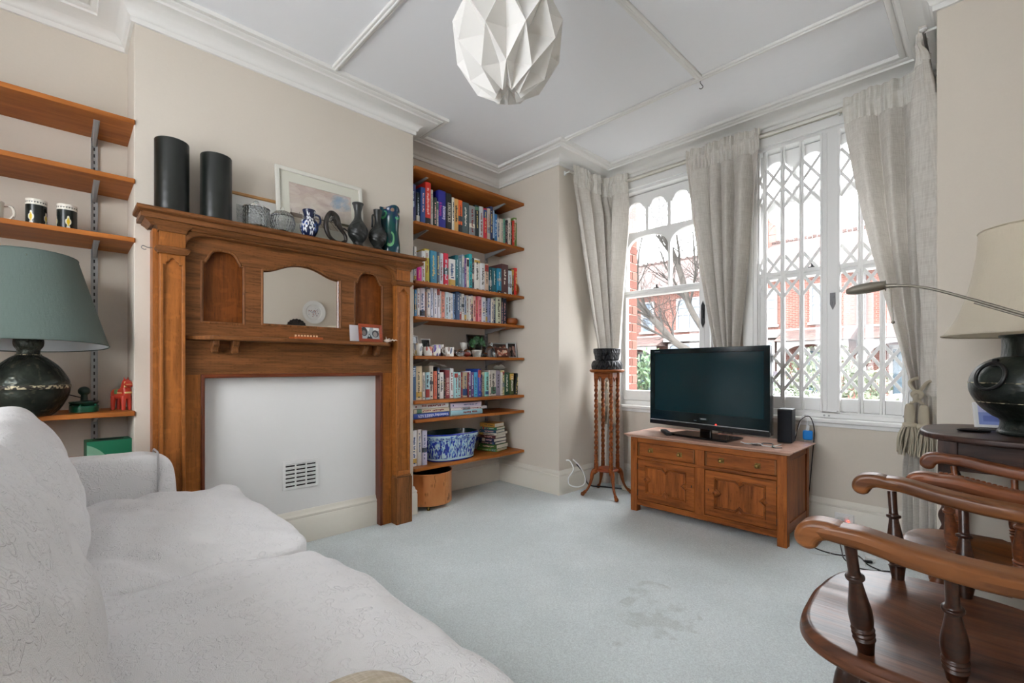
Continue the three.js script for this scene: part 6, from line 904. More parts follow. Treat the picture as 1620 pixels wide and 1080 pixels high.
  const bot = [[0.001, 0.001], [0.032, 0.001], [0.034, 0.006], [0.026, 0.02], [0.03, 0.03], [0.05, 0.058], [0.058, 0.085], [0.055, 0.112], [0.035, 0.145], [0.022, 0.168], [0.02, 0.2], [0.024, 0.235], [0.033, 0.254], [0.03, 0.254], [0.018, 0.2]];
  const v1 = thing('vase', 'dark relief-moulded bottle vase with a flared lip on the mantel shelf', 'vase', [-2.6, y, -1.25]); part(v1, 'vase_body', lathe(smoothPts(bot, 90), 48), pot);
  const v2 = thing('jug_vase', 'dark relief-moulded bottle jug with one handle beside the flared vase', 'vase', [-2.6, y, -1.378]); part(v2, 'vase_body', lathe(smoothPts(bot.map(([r, h]) => [h > 0.22 ? Math.min(r, 0.026) : r * 0.93, h * 0.96]), 90), 48), pot); part(v2, 'handle', tube([[0, 0.215, 0.02], [0, 0.21, 0.034], [0, 0.17, 0.036], [0, 0.138, 0.038]], 0.006, 20, 8), pot);
  // waisted blue-green art vase
  const gt = canvasTex(512, 512, (c, w, h) => { c.fillStyle = '#0d3946'; c.fillRect(0, 0, w, h); let s = 5; const r = () => { s = (Math.imul(s, 1103515245) + 12345) & 0x7fffffff; return s / 0x7fffffff; }; for (let k = 0; k < 60; k++) { c.fillStyle = ['rgba(10,40,78,0.5)', 'rgba(18,80,70,0.4)'][k % 2]; c.beginPath(); c.ellipse(r() * w, r() * h, 30, 60, 0, 0, 7); c.fill(); } c.fillStyle = '#4b8a3a'; c.fillRect(0, 24, w, 60); c.fillStyle = '#1d4a34'; c.fillRect(0, 0, w, 26); for (let k = 0; k < 8; k++) { const x = k * 64 + 20; c.strokeStyle = ['#3f9a6a', '#6fae78'][k % 2]; c.lineWidth = 15; c.beginPath(); c.arc(x, 200 + (k % 2) * 150, 34, -1.2, 2.2); c.stroke(); c.fillStyle = '#8a7462'; c.beginPath(); c.arc(x + 20, 130 + (k % 3) * 30, 16, 0, 7); c.fill(); } });
  const v3 = thing('art_vase', 'waisted blue-green glazed vase with a lobed mouth at the mantel shelf right end', 'vase', [-2.645, y, -1.487]); { const N = 64, g = lathe(smoothPts([[0.001, 0.001], [0.056, 0.001], [0.06, 0.01], [0.062, 0.05], [0.056, 0.11], [0.054, 0.15], [0.058, 0.2], [0.063, 0.24], [0.06, 0.262], [0.063, 0.288], [0.06, 0.29], [0.052, 0.24], [0.05, 0.1]], 80), N), p = g.attributes.position; for (let i = 0; i < p.count; i++) { const w = V3().fromBufferAttribute(p, i), a = Math.atan2(w.z, w.x), k = 1 + 0.05 * Math.cos(3 * a) * smoothstep(w.y, 0.05, 0.28); p.setXYZ(i, w.x * k, w.y + 0.008 * Math.cos(3 * a) * smoothstep(w.y, 0.27, 0.29), w.z * k); } g.computeVertexNormals(); part(v3, 'vase_body', g, M({ map: gt, roughness: 0.12 })); }
  // inner shelf
  const pp = thing('panpipe', 'small pale wooden panpipe lying on the narrow shelf under the mirror', 'panpipe', [-2.6, 1.1495, -0.965], 0.05); part(pp, 'wooden_bar', [box(-0.016, 0.016, 0, 0.014, -0.075, 0.07, 0.003, 2), box(-0.04, -0.018, 0, 0.012, -0.06, 0.09, 0.003, 2)], M({ map: mats.shelf.map, color: '#ffd9b0', roughness: 0.6 })); for (let k = 0; k < 8; k++) part(pp, 'peg', new THREE.CylinderGeometry(0.005, 0.005, 0.012, 10).translate(-0.008, 0.018, -0.05 + k * 0.0165), plain('#d8b088', 0.6));
  solo('card', 'plain white card standing behind the small photograph frame', 'card', box(-0.001, 0.001, 0, 0.1, -0.042, 0.042, 0).rotateZ(0.1), plain('#c9c6c8', 0.8), [-2.63, 1.1495, -1.258]);
  const pf = thing('photo_frame', 'small red-brown wooden frame with a black and white photograph under the mirror', 'picture frame', [-2.615, 1.1495, -1.34], Math.PI / 2 + 0.05), W3 = 0.078, H3 = 0.108, q3 = shapeOf([[-W3, 0], [W3, 0], [W3, H3], [-W3, H3]]); q3.holes.push(hole(-W3 + 0.019, W3 - 0.019, 0.019, H3 - 0.019));
  part(pf, 'frame', grain(extrude(q3, 0.012, 0.003, 2).rotateX(-0.14), 0), M({ map: mats.cab.map, color: '#ffb8a0', roughness: 0.4 })); part(pf, 'photograph', new THREE.PlaneGeometry(0.124, 0.074).translate(0, H3 / 2, 0.004).rotateX(-0.14), M({ map: canvasTex(256, 160, (c, w, h) => { c.fillStyle = '#9fa6a8'; c.fillRect(0, 0, w, h); c.fillStyle = '#e0e2e0'; c.beginPath(); c.moveTo(60, 0); c.lineTo(130, 0); c.lineTo(100, 60); c.fill(); c.fillRect(170, 0, 86, 40); c.fillStyle = '#2c2f33'; c.beginPath(); c.ellipse(42, 62, 44, 58, 0, 0, 7); c.fill(); c.fillStyle = '#6d6764'; c.beginPath(); c.ellipse(40, 78, 26, 34, 0, 0, 7); c.fill(); c.fillStyle = '#3b3e42'; c.beginPath(); c.ellipse(196, 84, 46, 48, 0, 0, 7); c.fill(); c.fillStyle = '#8f8a86'; c.beginPath(); c.ellipse(192, 92, 28, 34, 0, 0, 7); c.fill(); c.fillStyle = '#1d2226'; c.beginPath(); c.moveTo(70, 160); c.lineTo(112, 84); c.lineTo(160, 160); c.fill(); c.fillStyle = '#bfc6c8'; c.beginPath(); c.moveTo(96, 120); c.lineTo(112, 96); c.lineTo(122, 130); c.fill(); }), roughness: 0.3 })); part(pf, 'strut', box(-0.012, 0.012, 0, 0.07, -0.045, -0.042, 0).rotateX(0.45).translate(0, 0.018, 0.004), mats.black);
  const shl = thing('seashell', 'knobbly pale seashell at the right end of the shelf under the mirror', 'seashell', [-2.615, 1.1545, -1.475], 1.2); part(shl, 'shell', surf((u, t) => { const a = t * Math.PI * 7, R = 0.012 * Math.exp(-t * 1.5), k = R * (1 + 0.25 * Math.cos(5 * a / 2)); const b = u * Math.PI * 2; return V3(-0.03 + 0.07 * t, 0.012 + Math.cos(a) * R * 0.6 + Math.sin(b) * k, Math.sin(a) * R * 0.6 + Math.cos(b) * k); }, 18, 110), plain('#cbbdb0', 0.5)); part(shl, 'shell_lip', new THREE.SphereGeometry(0.013, 16, 12).scale(1.5, 0.8, 0.9).translate(-0.025, 0.008, 0.004), plain('#d8c4b8', 0.4));
}
// ---------------------------------------------------------------- right alcove: ornaments, foot bath, copper bin
{
  const y = RY[4] + 0.0005, wh = plain('#dedcd6', 0.3), speck = (s, cols) => M({ map: canvasTex(256, 128, (c, w, h) => { c.fillStyle = '#e0ded8'; c.fillRect(0, 0, w, h); let k0 = s; const r = () => { k0 = (Math.imul(k0, 1103515245) + 12345) & 0x7fffffff; return k0 / 0x7fffffff; }; for (let k = 0; k < 26; k++) { c.fillStyle = cols[k % cols.length]; c.beginPath(); c.ellipse(r() * w, 30 + r() * 70, 6 + r() * 12, 5 + r() * 10, r() * 3, 0, 7); c.fill(); } }), roughness: 0.28 });
  const mug = (label, x, z, r, h, s, cols, turn) => { const m = thing('mug', label, 'mug', [x, y, z], turn, 'mugs on the ornament shelf'); part(m, 'mug_body', [lathe([[0.001, 0.001], [r * 0.86, 0.001], [r * 0.95, 0.004], [r, h * 0.5], [r * 1.03, h], [r * 0.96, h], [r * 0.92, 0.01], [0.001, 0.008]], 36)], speck(s, cols)); part(m, 'handle', tube([[0, h * 0.8, -r * 0.98], [0, h * 0.78, -r * 1.55], [0, h * 0.45, -r * 1.6], [0, h * 0.25, -r * 0.96]], 0.0045, 20, 8), wh); };
  mug('white mug with grey and gold figures, first on the ornament shelf', -2.765, -1.762, 0.034, 0.085, 11, ['#b3a068', '#8a8f9a', '#c9b890'], 0.2);
  mug('low white mug with a red bird, second on the ornament shelf', -2.77, -1.852, 0.034, 0.066, 12, ['#a8322c', '#c06a4a', '#d8c8c0'], 2.4);
  mug('white mug with a violet and blue pattern, third on the ornament shelf', -2.775, -1.925, 0.034, 0.08, 13, ['#6a5aa8', '#3f2f9a', '#c8a8b8'], 2.8);
  mug('taller white mug with brown figures standing behind the others', -2.85, -2.0, 0.038, 0.09, 14, ['#7a4a3a', '#b08878', '#5a3a34'], 0.4);
  mug('white mug with grey-brown portraits, fifth on the ornament shelf', -2.765, -2.04, 0.032, 0.068, 15, ['#8a7468', '#b8a898', '#6a7488'], 2.6);
  const frame = (label, x, z, w, h, turn, fm, pm, tilt = -0.12) => { const f = thing('photo_frame', label, 'picture frame', [x, y, z], turn), q = shapeOf([[-w, 0], [w, 0], [w, h], [-w, h]]), k = new THREE.Path(), b = 0.008; k.moveTo(-w + b, b); k.lineTo(w - b, b); k.lineTo(w - b, h - b); k.lineTo(-w + b, h - b); k.lineTo(-w + b, b); q.holes.push(k); part(f, 'frame', extrude(q, 0.01, 0.002).rotateX(tilt), fm); part(f, 'photograph', new THREE.PlaneGeometry(2 * w - 0.012, h - 0.012).translate(0, h / 2, 0.003).rotateX(tilt), pm); part(f, 'backing', box(-w + 0.003, w - 0.003, 0.003, h - 0.003, -0.001, 0.002, 0).rotateX(tilt), mats.black); return f; };
  const photo = (cols, s) => M({ map: canvasTex(96, 96, (c, w, h) => { c.fillStyle = cols[0]; c.fillRect(0, 0, w, h); let k0 = s; const r = () => { k0 = (Math.imul(k0, 1103515245) + 12345) & 0x7fffffff; return k0 / 0x7fffffff; }; for (let k = 0; k < 16; k++) { c.fillStyle = cols[1 + (k % (cols.length - 1))]; c.beginPath(); c.ellipse(r() * w, 25 + r() * 60, 6 + r() * 12, 8 + r() * 12, 0, 0, 7); c.fill(); } }), roughness: 0.25 });
  frame('dark photograph in a thin white frame behind the first mug', -2.88, -1.8, 0.055, 0.15, 1.75, mats.white, photo(['#24282a', '#3a4042', '#1a1d1f'], 3));
  frame('smaller white photo frame with dark picture behind the second mug', -2.875, -1.905, 0.04, 0.13, 1.45, mats.white, photo(['#2a2c2c', '#8a8c8a', '#1a1c1c'], 4));
  frame('silver frame with a group photograph at the right of the ornament shelf', -2.8, -2.575, 0.088, 0.12, 1.62, mats.alu, photo(['#33201c', '#b08a74', '#6a3a30', '#d8b8a4'], 5));
  frame('tall silver frame with a dark portrait, last on the ornament shelf', -2.8, -2.713, 0.05, 0.128, 1.5, mats.alu, photo(['#1c1414', '#5a4440', '#8a6a60'], 6));
  frame('red-brown frame with a glowing picture in front of the silver frames', -2.752, -2.56, 0.068, 0.078, 1.62, M({ map: mats.cab.map, color: '#a06858', roughness: 0.4 }), photo(['#5a2a20', '#d8a890', '#b0604a', '#e8d0b8'], 7), -0.2);
  frame('dark mottled square plaque leaning at the back of the ornament shelf', -2.94, -2.45, 0.095, 0.19, 1.58, M({ color: '#2a201a', roughness: 0.5 }), photo(['#2a2018', '#4a3424', '#5f4a30', '#1a1410'], 8), -0.16);
  const clear = MP({ color: '#eef2f2', roughness: 0.02, transmission: 1, thickness: 0.03, ior: 1.45 });
  [['small clear glass paperweight, left of the glass row', -2.76, -2.135, 0.034, 0], ['glass paperweight with a red centre among the clear ones', -2.77, -2.205, 0.036, 1], ['low clear glass paperweight in front of the little plant', -2.765, -2.31, 0.028, 0], ['dark-centred glass paperweight beside the glass jar', -2.755, -2.375, 0.022, 2]].forEach(([l, x, z, r, c]) => { const p = thing('paperweight', l, 'paperweight', [x, y, z]); part(p, 'glass_dome', new THREE.SphereGeometry(r, 28, 20).scale(1, 0.82, 1).translate(0, r * 0.82, 0), clear); if (c) part(p, 'coloured_centre', new THREE.SphereGeometry(r * 0.62, 20, 14).scale(1, 0.6, 1).translate(0, r * 0.62, 0), plain(c === 1 ? '#a8382e' : '#33312f', 0.4)); });
  const d = thing('glass_dish', 'long clear glass dish lying behind the paperweights', 'dish', [-2.85, y, -2.17]); part(d, 'glass_bowl', lathe(smoothPts([[0.001, 0.003], [0.03, 0.002], [0.05, 0.02], [0.068, 0.048], [0.065, 0.048], [0.046, 0.022], [0.001, 0.008]], 40), 36).scale(0.7, 1, 1.2), clear);
  const pp = thing('potted_ivy', 'small green leafy plant in a white cup on the ornament shelf', 'plant', [-2.82, y, -2.345]); part(pp, 'pot', lathe([[0.001, 0.001], [0.03, 0.001], [0.04, 0.05], [0.043, 0.055], [0.039, 0.055], [0.03, 0.01]], 30), wh);
  for (let k = 0; k < 60; k++) { const a = k * 2.4, t = Math.sqrt((k + 1) / 60), s = new THREE.Shape(); s.moveTo(0, 0); s.bezierCurveTo(0.016, 0.004, 0.018, 0.02, 0, 0.034); s.bezierCurveTo(-0.018, 0.02, -0.016, 0.004, 0, 0); if (k === 0) { pp.userData.leafGeo = 0; delete pp.userData.leafGeo; pp.leaf = new THREE.ShapeGeometry(s, 5).translate(0, 0, 0); { const P = pp.leaf.attributes.position; for (let i = 0; i < P.count; i++) P.setZ(i, Math.abs(P.getX(i)) * 0.5 + P.getY(i) * P.getY(i) * -6); pp.leaf.computeVertexNormals(); } pp.mats = ['#2f5a34', '#3f6f40', '#27492c'].map((c) => plain(c, 0.5, { side: THREE.DoubleSide })); } const m = part(pp, 'leaf', pp.leaf, pp.mats[k % 3]); m.position.set(Math.cos(a) * 0.05 * t * rr(0.7, 1.1), 0.058 + 0.08 * Math.sqrt(1 - t * t * 0.95) + rr(-0.006, 0.006), Math.sin(a) * 0.065 * t); m.rotation.set(rr(-0.9, 0.9), rr(0, 6.28), rr(-0.6, 0.6)); m.scale.setScalar(rr(0.7, 1.15)); }
  delete pp.leaf; delete pp.mats;
  const cup = thing('egg_cup', 'small white pedestal cup behind the paperweights', 'cup', [-2.87, y, -2.255]); part(cup, 'cup', lathe(smoothPts([[0.001, 0.001], [0.02, 0.001], [0.022, 0.006], [0.01, 0.03], [0.01, 0.05], [0.022, 0.075], [0.03, 0.11], [0.028, 0.11], [0.018, 0.08]], 50), 30), wh);
  const gj = thing('glass_jar', 'clear round glass jar with a stopper beside the little plant', 'jar', [-2.765, y, -2.437]); part(gj, 'glass_body', lathe(smoothPts([[0.001, 0.001], [0.03, 0.001], [0.04, 0.02], [0.042, 0.045], [0.034, 0.075], [0.02, 0.085], [0.02, 0.092], [0.001, 0.092]], 50), 36), clear); part(gj, 'stopper', new THREE.SphereGeometry(0.016, 18, 14).translate(0, 0.102, 0), clear);
  const dial = thing('round_badge', 'little white round dial leaning on the dark plaque', 'badge', [-2.86, y + 0.0, -2.43]); part(dial, 'disc', new THREE.CylinderGeometry(0.017, 0.017, 0.006, 30).rotateZ(Math.PI / 2).translate(0.0, 0.13, 0), wh); part(dial, 'centre', new THREE.CylinderGeometry(0.008, 0.008, 0.002, 24).rotateZ(Math.PI / 2).translate(0.004, 0.13, 0), plain('#8f918e', 0.4)); part(dial, 'stem', rod([0, 0, 0], [0, 0.12, 0], 0.003), mats.steel);
  // bowl and wooden disc at the right ends of the book rows
  const woodTurn = M({ map: mats.shelf.map, color: '#d8c0a0', roughness: 0.45 });
  const bw = thing('wooden_bowl', 'small turned wooden bowl at the right end of the third book row', 'bowl', [-2.8, RY[3] + 0.0005, -2.712]); part(bw, 'bowl', grain(lathe(smoothPts([[0.001, 0.001], [0.025, 0.001], [0.045, 0.018], [0.05, 0.04], [0.045, 0.058], [0.042, 0.058], [0.044, 0.04], [0.036, 0.018], [0.001, 0.008]], 50), 40), 0), woodTurn);
  const dk = thing('wooden_disc', 'round wooden dish standing on edge after the second book row', 'dish', [-2.83, RY[2] + 0.0005, -2.77], 0); part(dk, 'dish', grain(lathe(smoothPts([[0.001, 0.006], [0.05, 0.008], [0.062, 0.016], [0.06, 0.016], [0.045, 0.002], [0.001, 0.0]], 40), 40).rotateX(Math.PI / 2).translate(0, 0.062, -0.008), 1), woodTurn);
  const note = thing('paper_slips', 'loose white papers lying on top of the lowest upright book row', 'paper', [-2.86, RY[5] + 0.246, -2.0], 0.3); for (let k = 0; k < 3; k++) part(note, 'sheet', surf((u, v) => V3((u - 0.5) * 0.1, 0.004 * k + 0.018 * Math.sin(u * 3 + k) * v, (v - 0.5) * 0.13), 8, 8).rotateY(k * 0.5), mats.paper);
  const note2 = thing('paper_slips', 'crumpled pale paper on the right part of the lowest upright book row', 'paper', [-2.86, RY[5] + 0.213, -2.62], 0.8); for (let k = 0; k < 2; k++) part(note2, 'sheet', surf((u, v) => V3((u - 0.5) * 0.09, 0.006 * k + 0.035 * Math.pow(v, 1.5) * (0.6 + 0.4 * Math.sin(u * 5)), (v - 0.5) * 0.1), 8, 8).rotateY(k * 0.7), mats.paper);
  const tagc = thing('price_tag', 'yellow-green card tucked above the white albums', 'card', [-2.86, RY[7] + 0.256, -1.775], 0.2); part(tagc, 'card', box(-0.001, 0.001, 0, 0.065, -0.022, 0.022, 0.0003), plain('#b3b44a', 0.7)); part(tagc, 'clip', box(-0.003, 0.003, 0, 0.012, -0.006, 0.006, 0.001), mats.black);
  // blue transfer-ware foot bath
  const bt = canvasTex(1024, 256, (c, w, h) => {
    c.fillStyle = '#a9c8d4'; c.fillRect(0, 0, w, h); let s = 77; const r = () => { s = (Math.imul(s, 1103515245) + 12345) & 0x7fffffff; return s / 0x7fffffff; };
    for (let k = 0; k < 1500; k++) { const x = r() * w, q = 60 + r() * 130, d = 1.2 + r() * 4; c.fillStyle = ['#1a2f9a', '#22399f', '#2c46ac', '#16267c', '#5f86c4'][Math.floor(r() * 5)]; c.beginPath(); c.ellipse(x, q + 12 * Math.sin(x * 0.02), d * 1.5, d, r() * 3, 0, 7); c.fill(); }
    for (let k = 0; k < 16; k++) { const x = k * 64 + r() * 30; c.fillStyle = '#172a8c'; c.beginPath(); c.ellipse(x, 105 + r() * 50, 6 + r() * 6, 8 + r() * 8, 0, 0, 7); c.fill(); c.fillRect(x - 2, 120, 5, 60); }
    c.fillStyle = '#1c2f92'; c.fillRect(0, 0, w, 44); c.fillStyle = '#131f6c'; c.fillRect(0, 44, w, 6); c.fillStyle = '#b9d4da'; for (let x = 0; x < w; x += 8) { c.beginPath(); c.ellipse(x, 205 + 7 * Math.sin(x * 0.05), 8, 5, 0, 0, 7); c.fill(); } c.fillStyle = '#1d3396'; c.fillRect(0, 222, w, 34); for (let k = 0; k < 90; k++) { c.fillStyle = '#3f62b8'; c.fillRect(r() * w, 10 + r() * 24, 4, 3); }
  });
  const fb = thing('foot_bath', 'oval blue and white transfer-printed foot bath on the lowest alcove shelf', 'basin', [-2.862, RY[7] + 0.0005, -2.118]), gl = M({ map: bt, roughness: 0.18 });
  const ov = (pts, m = 80) => { const g = lathe(pts, m), p = g.attributes.position; for (let i = 0; i < p.count; i++) { const a = Math.atan2(p.getX(i), p.getZ(i)), r = Math.hypot(p.getX(i), p.getZ(i)), n = 2.5, k = Math.pow(Math.pow(Math.abs(Math.cos(a)) / 1, n) + Math.pow(Math.abs(Math.sin(a)) / 0.62, n), -1 / n); p.setXYZ(i, Math.sin(a) * r * k, p.getY(i), Math.cos(a) * r * k); } g.computeVertexNormals(); return g; };
  part(fb, 'basin', ov([[0.19, 0.001], [0.196, 0.006], [0.198, 0.02], [0.196, 0.028], [0.21, 0.1], [0.219, 0.155], [0.222, 0.165], [0.232, 0.172], [0.235, 0.192], [0.23, 0.203], [0.222, 0.203]]), gl); part(fb, 'inside', ov([[0.223, 0.203], [0.214, 0.15], [0.19, 0.02], [0.001, 0.014]]), plain('#16302e', 0.2)); part(fb, 'underside', ov([[0.001, 0.001], [0.19, 0.001]]), plain('#c9d4d6', 0.4));
  for (const s of [1, -1]) part(fb, 'handle', tube([[0, 0.15, s * 0.214], [0, 0.152, s * 0.24], [0, 0.12, s * 0.246], [0, 0.085, s * 0.224], [0, 0.075, s * 0.205]], 0.012, 28, 10).scale(1.6, 1, 1), gl);
  // copper bin
  const cop = M({ map: colourTex(512, 256, null, (u, v) => { const a = fbm(u * 8, v * 6, 8, 6, 341, 4), b = fbm(u * 60, v * 30, 60, 30, 342, 3); let c = mix3(lin('#cf8450'), lin('#e6a56c'), clamp((a - 0.3) * 2, 0, 1)); if (b > 0.7) c = mix3(c, lin('#5a3018'), Math.min(0.7, (b - 0.7) * 5)); return c; }), roughness: 0.28, metalness: 0.75, bumpMap: bumpFine, bumpScale: 0.0008 });
  const cb = thing('copper_bin', 'round copper log bin on small brass feet under the alcove shelves', 'bin', [-2.845, 0, -1.902]), R = 0.175;
  part(cb, 'bin_body', [lathe([[0.001, 0.03], [R - 0.004, 0.03], [R, 0.034], [R, 0.245], [R + 0.003, 0.248], [R + 0.003, 0.253], [R - 0.002, 0.254], [R - 0.003, 0.036], [0.001, 0.034]], 80)], cop); part(cb, 'rim', new THREE.TorusGeometry(R + 0.001, 0.0035, 8, 80).rotateX(Math.PI / 2).translate(0, 0.251, 0), cop);
  part(cb, 'bin_lining', lathe([[0.001, 0.037], [R - 0.005, 0.037], [R - 0.005, 0.249]], 60), plain('#2b2117', 0.6)); part(cb, 'lap_seam', box(R - 0.003, R + 0.002, 0.036, 0.246, -0.011, 0.011, 0.001).rotateY(0.25), cop);
  for (let k = 0; k < 3; k++) { const a = 0.55 + k * 2.094; part(cb, 'foot', [lathe([[0.001, 0.001], [0.008, 0.001], [0.011, 0.006], [0.008, 0.014], [0.006, 0.02], [0.011, 0.026], [0.011, 0.031]], 16).translate(Math.cos(a) * (R - 0.02), 0, -Math.sin(a) * (R - 0.02) * -1)], mats.brass); }
  part(cb, 'ring_handle', [new THREE.TorusGeometry(0.018, 0.003, 8, 24).rotateY(0).translate(0, 0.19, -R - 0.006), new THREE.SphereGeometry(0.008, 12, 10).translate(0, 0.208, -R - 0.002)], mats.brass);
}
// plate and carved fan on the right-hand wall (seen in the mirror), cushion corner on the sofa
{
  const p = thing('wall_plate', 'white patterned plate on the right-hand wall, seen in the mirror', 'plate', [0.55, 1.684, -2.257], -Math.PI / 2);
  part(p, 'plate', lathe(smoothPts([[0.001, 0.006], [0.085, 0.008], [0.1, 0.016], [0.138, 0.024], [0.14, 0.022], [0.1, 0.01], [0.08, 0.001], [0.001, 0.001]], 50), 60).rotateX(Math.PI / 2), plain('#d6d5d2', 0.3)); part(p, 'print', new THREE.CircleGeometry(0.083, 48).translate(0, 0, 0.0088), M({ map: canvasTex(256, 256, (c, w, h) => { c.fillStyle = '#d3d2d0'; c.fillRect(0, 0, w, h); let s = 41; const r = () => { s = (Math.imul(s, 1103515245) + 12345) & 0x7fffffff; return s / 0x7fffffff; }; for (let k = 0; k < 60; k++) { c.fillStyle = ['#8f8f9a', '#b09a96', '#a8acb6', '#9a6a62'][k % 4]; const a = r() * 6.3, q = r() * 100; c.beginPath(); c.ellipse(128 + Math.cos(a) * q, 128 + Math.sin(a) * q, 3 + r() * 12, 2 + r() * 9, r() * 3, 0, 7); c.fill(); } }), roughness: 0.3 }));
  const f = thing('carved_fan', 'dark carved fan-shaped ornament below the plate, seen in the mirror', 'ornament', [0.55, 1.49, -2.05], -Math.PI / 2), s = new THREE.Shape(); s.moveTo(-0.11, 0); for (let k = 0; k < 9; k++) { const a0 = Math.PI - (k / 9) * Math.PI, a1 = Math.PI - ((k + 1) / 9) * Math.PI, am = (a0 + a1) / 2; s.quadraticCurveTo(Math.cos(am) * 0.125, Math.sin(am) * 0.11, Math.cos(a1) * 0.11, Math.sin(a1) * 0.09); } s.lineTo(-0.11, 0);
  part(f, 'fan', extrude(s, 0.014, 0.003).translate(0, 0, 0.001), plain('#241c18', 0.5)); for (let k = 1; k < 9; k++) { const a = (k / 9) * Math.PI; part(f, 'rib', rod([0, 0.005, 0.016], [Math.cos(a) * 0.1, Math.sin(a) * 0.082, 0.016], 0.003, 0.0045, 6), plain('#15100d', 0.5)); }
  const sk = M({ map: linenMap('#c9bfad', '#b3a792', 351), roughness: 1, bumpMap: bumpFine, bumpScale: 0.006 }), c = thing('cushion', 'beige woven cushion corner at the bottom edge of the sofa', 'cushion', [-0.515, 0.455, -0.195], -0.14);
  part(c, 'cushion_cover', grain(surf((u, v) => { const a = u * Math.PI * 2, b = (v - 0.5) * Math.PI, e = (q, n) => Math.sign(q) * Math.pow(Math.abs(q), n); const x = e(Math.cos(a), 0.55) * Math.pow(Math.cos(b), 0.5) * 0.18, z = e(Math.sin(a), 0.55) * Math.pow(Math.cos(b), 0.5) * 0.18; return V3(x, 0.055 + 0.05 * Math.sin(b) + 0.02 * (fbm(x * 9 + 5, z * 9 + 5, 64, 64, 353, 2) - 0.5), z); }, 60, 30), 0), sk); part(c, 'cushion_edge', tube([...Array(32)].map((_, k) => { const a = (k / 32) * Math.PI * 2, e = (q) => Math.sign(q) * Math.pow(Math.abs(q), 0.55); return V3(e(Math.cos(a)) * 0.18, 0.055, e(Math.sin(a)) * 0.18); }), 0.004, 90, 6, true), sk);
}

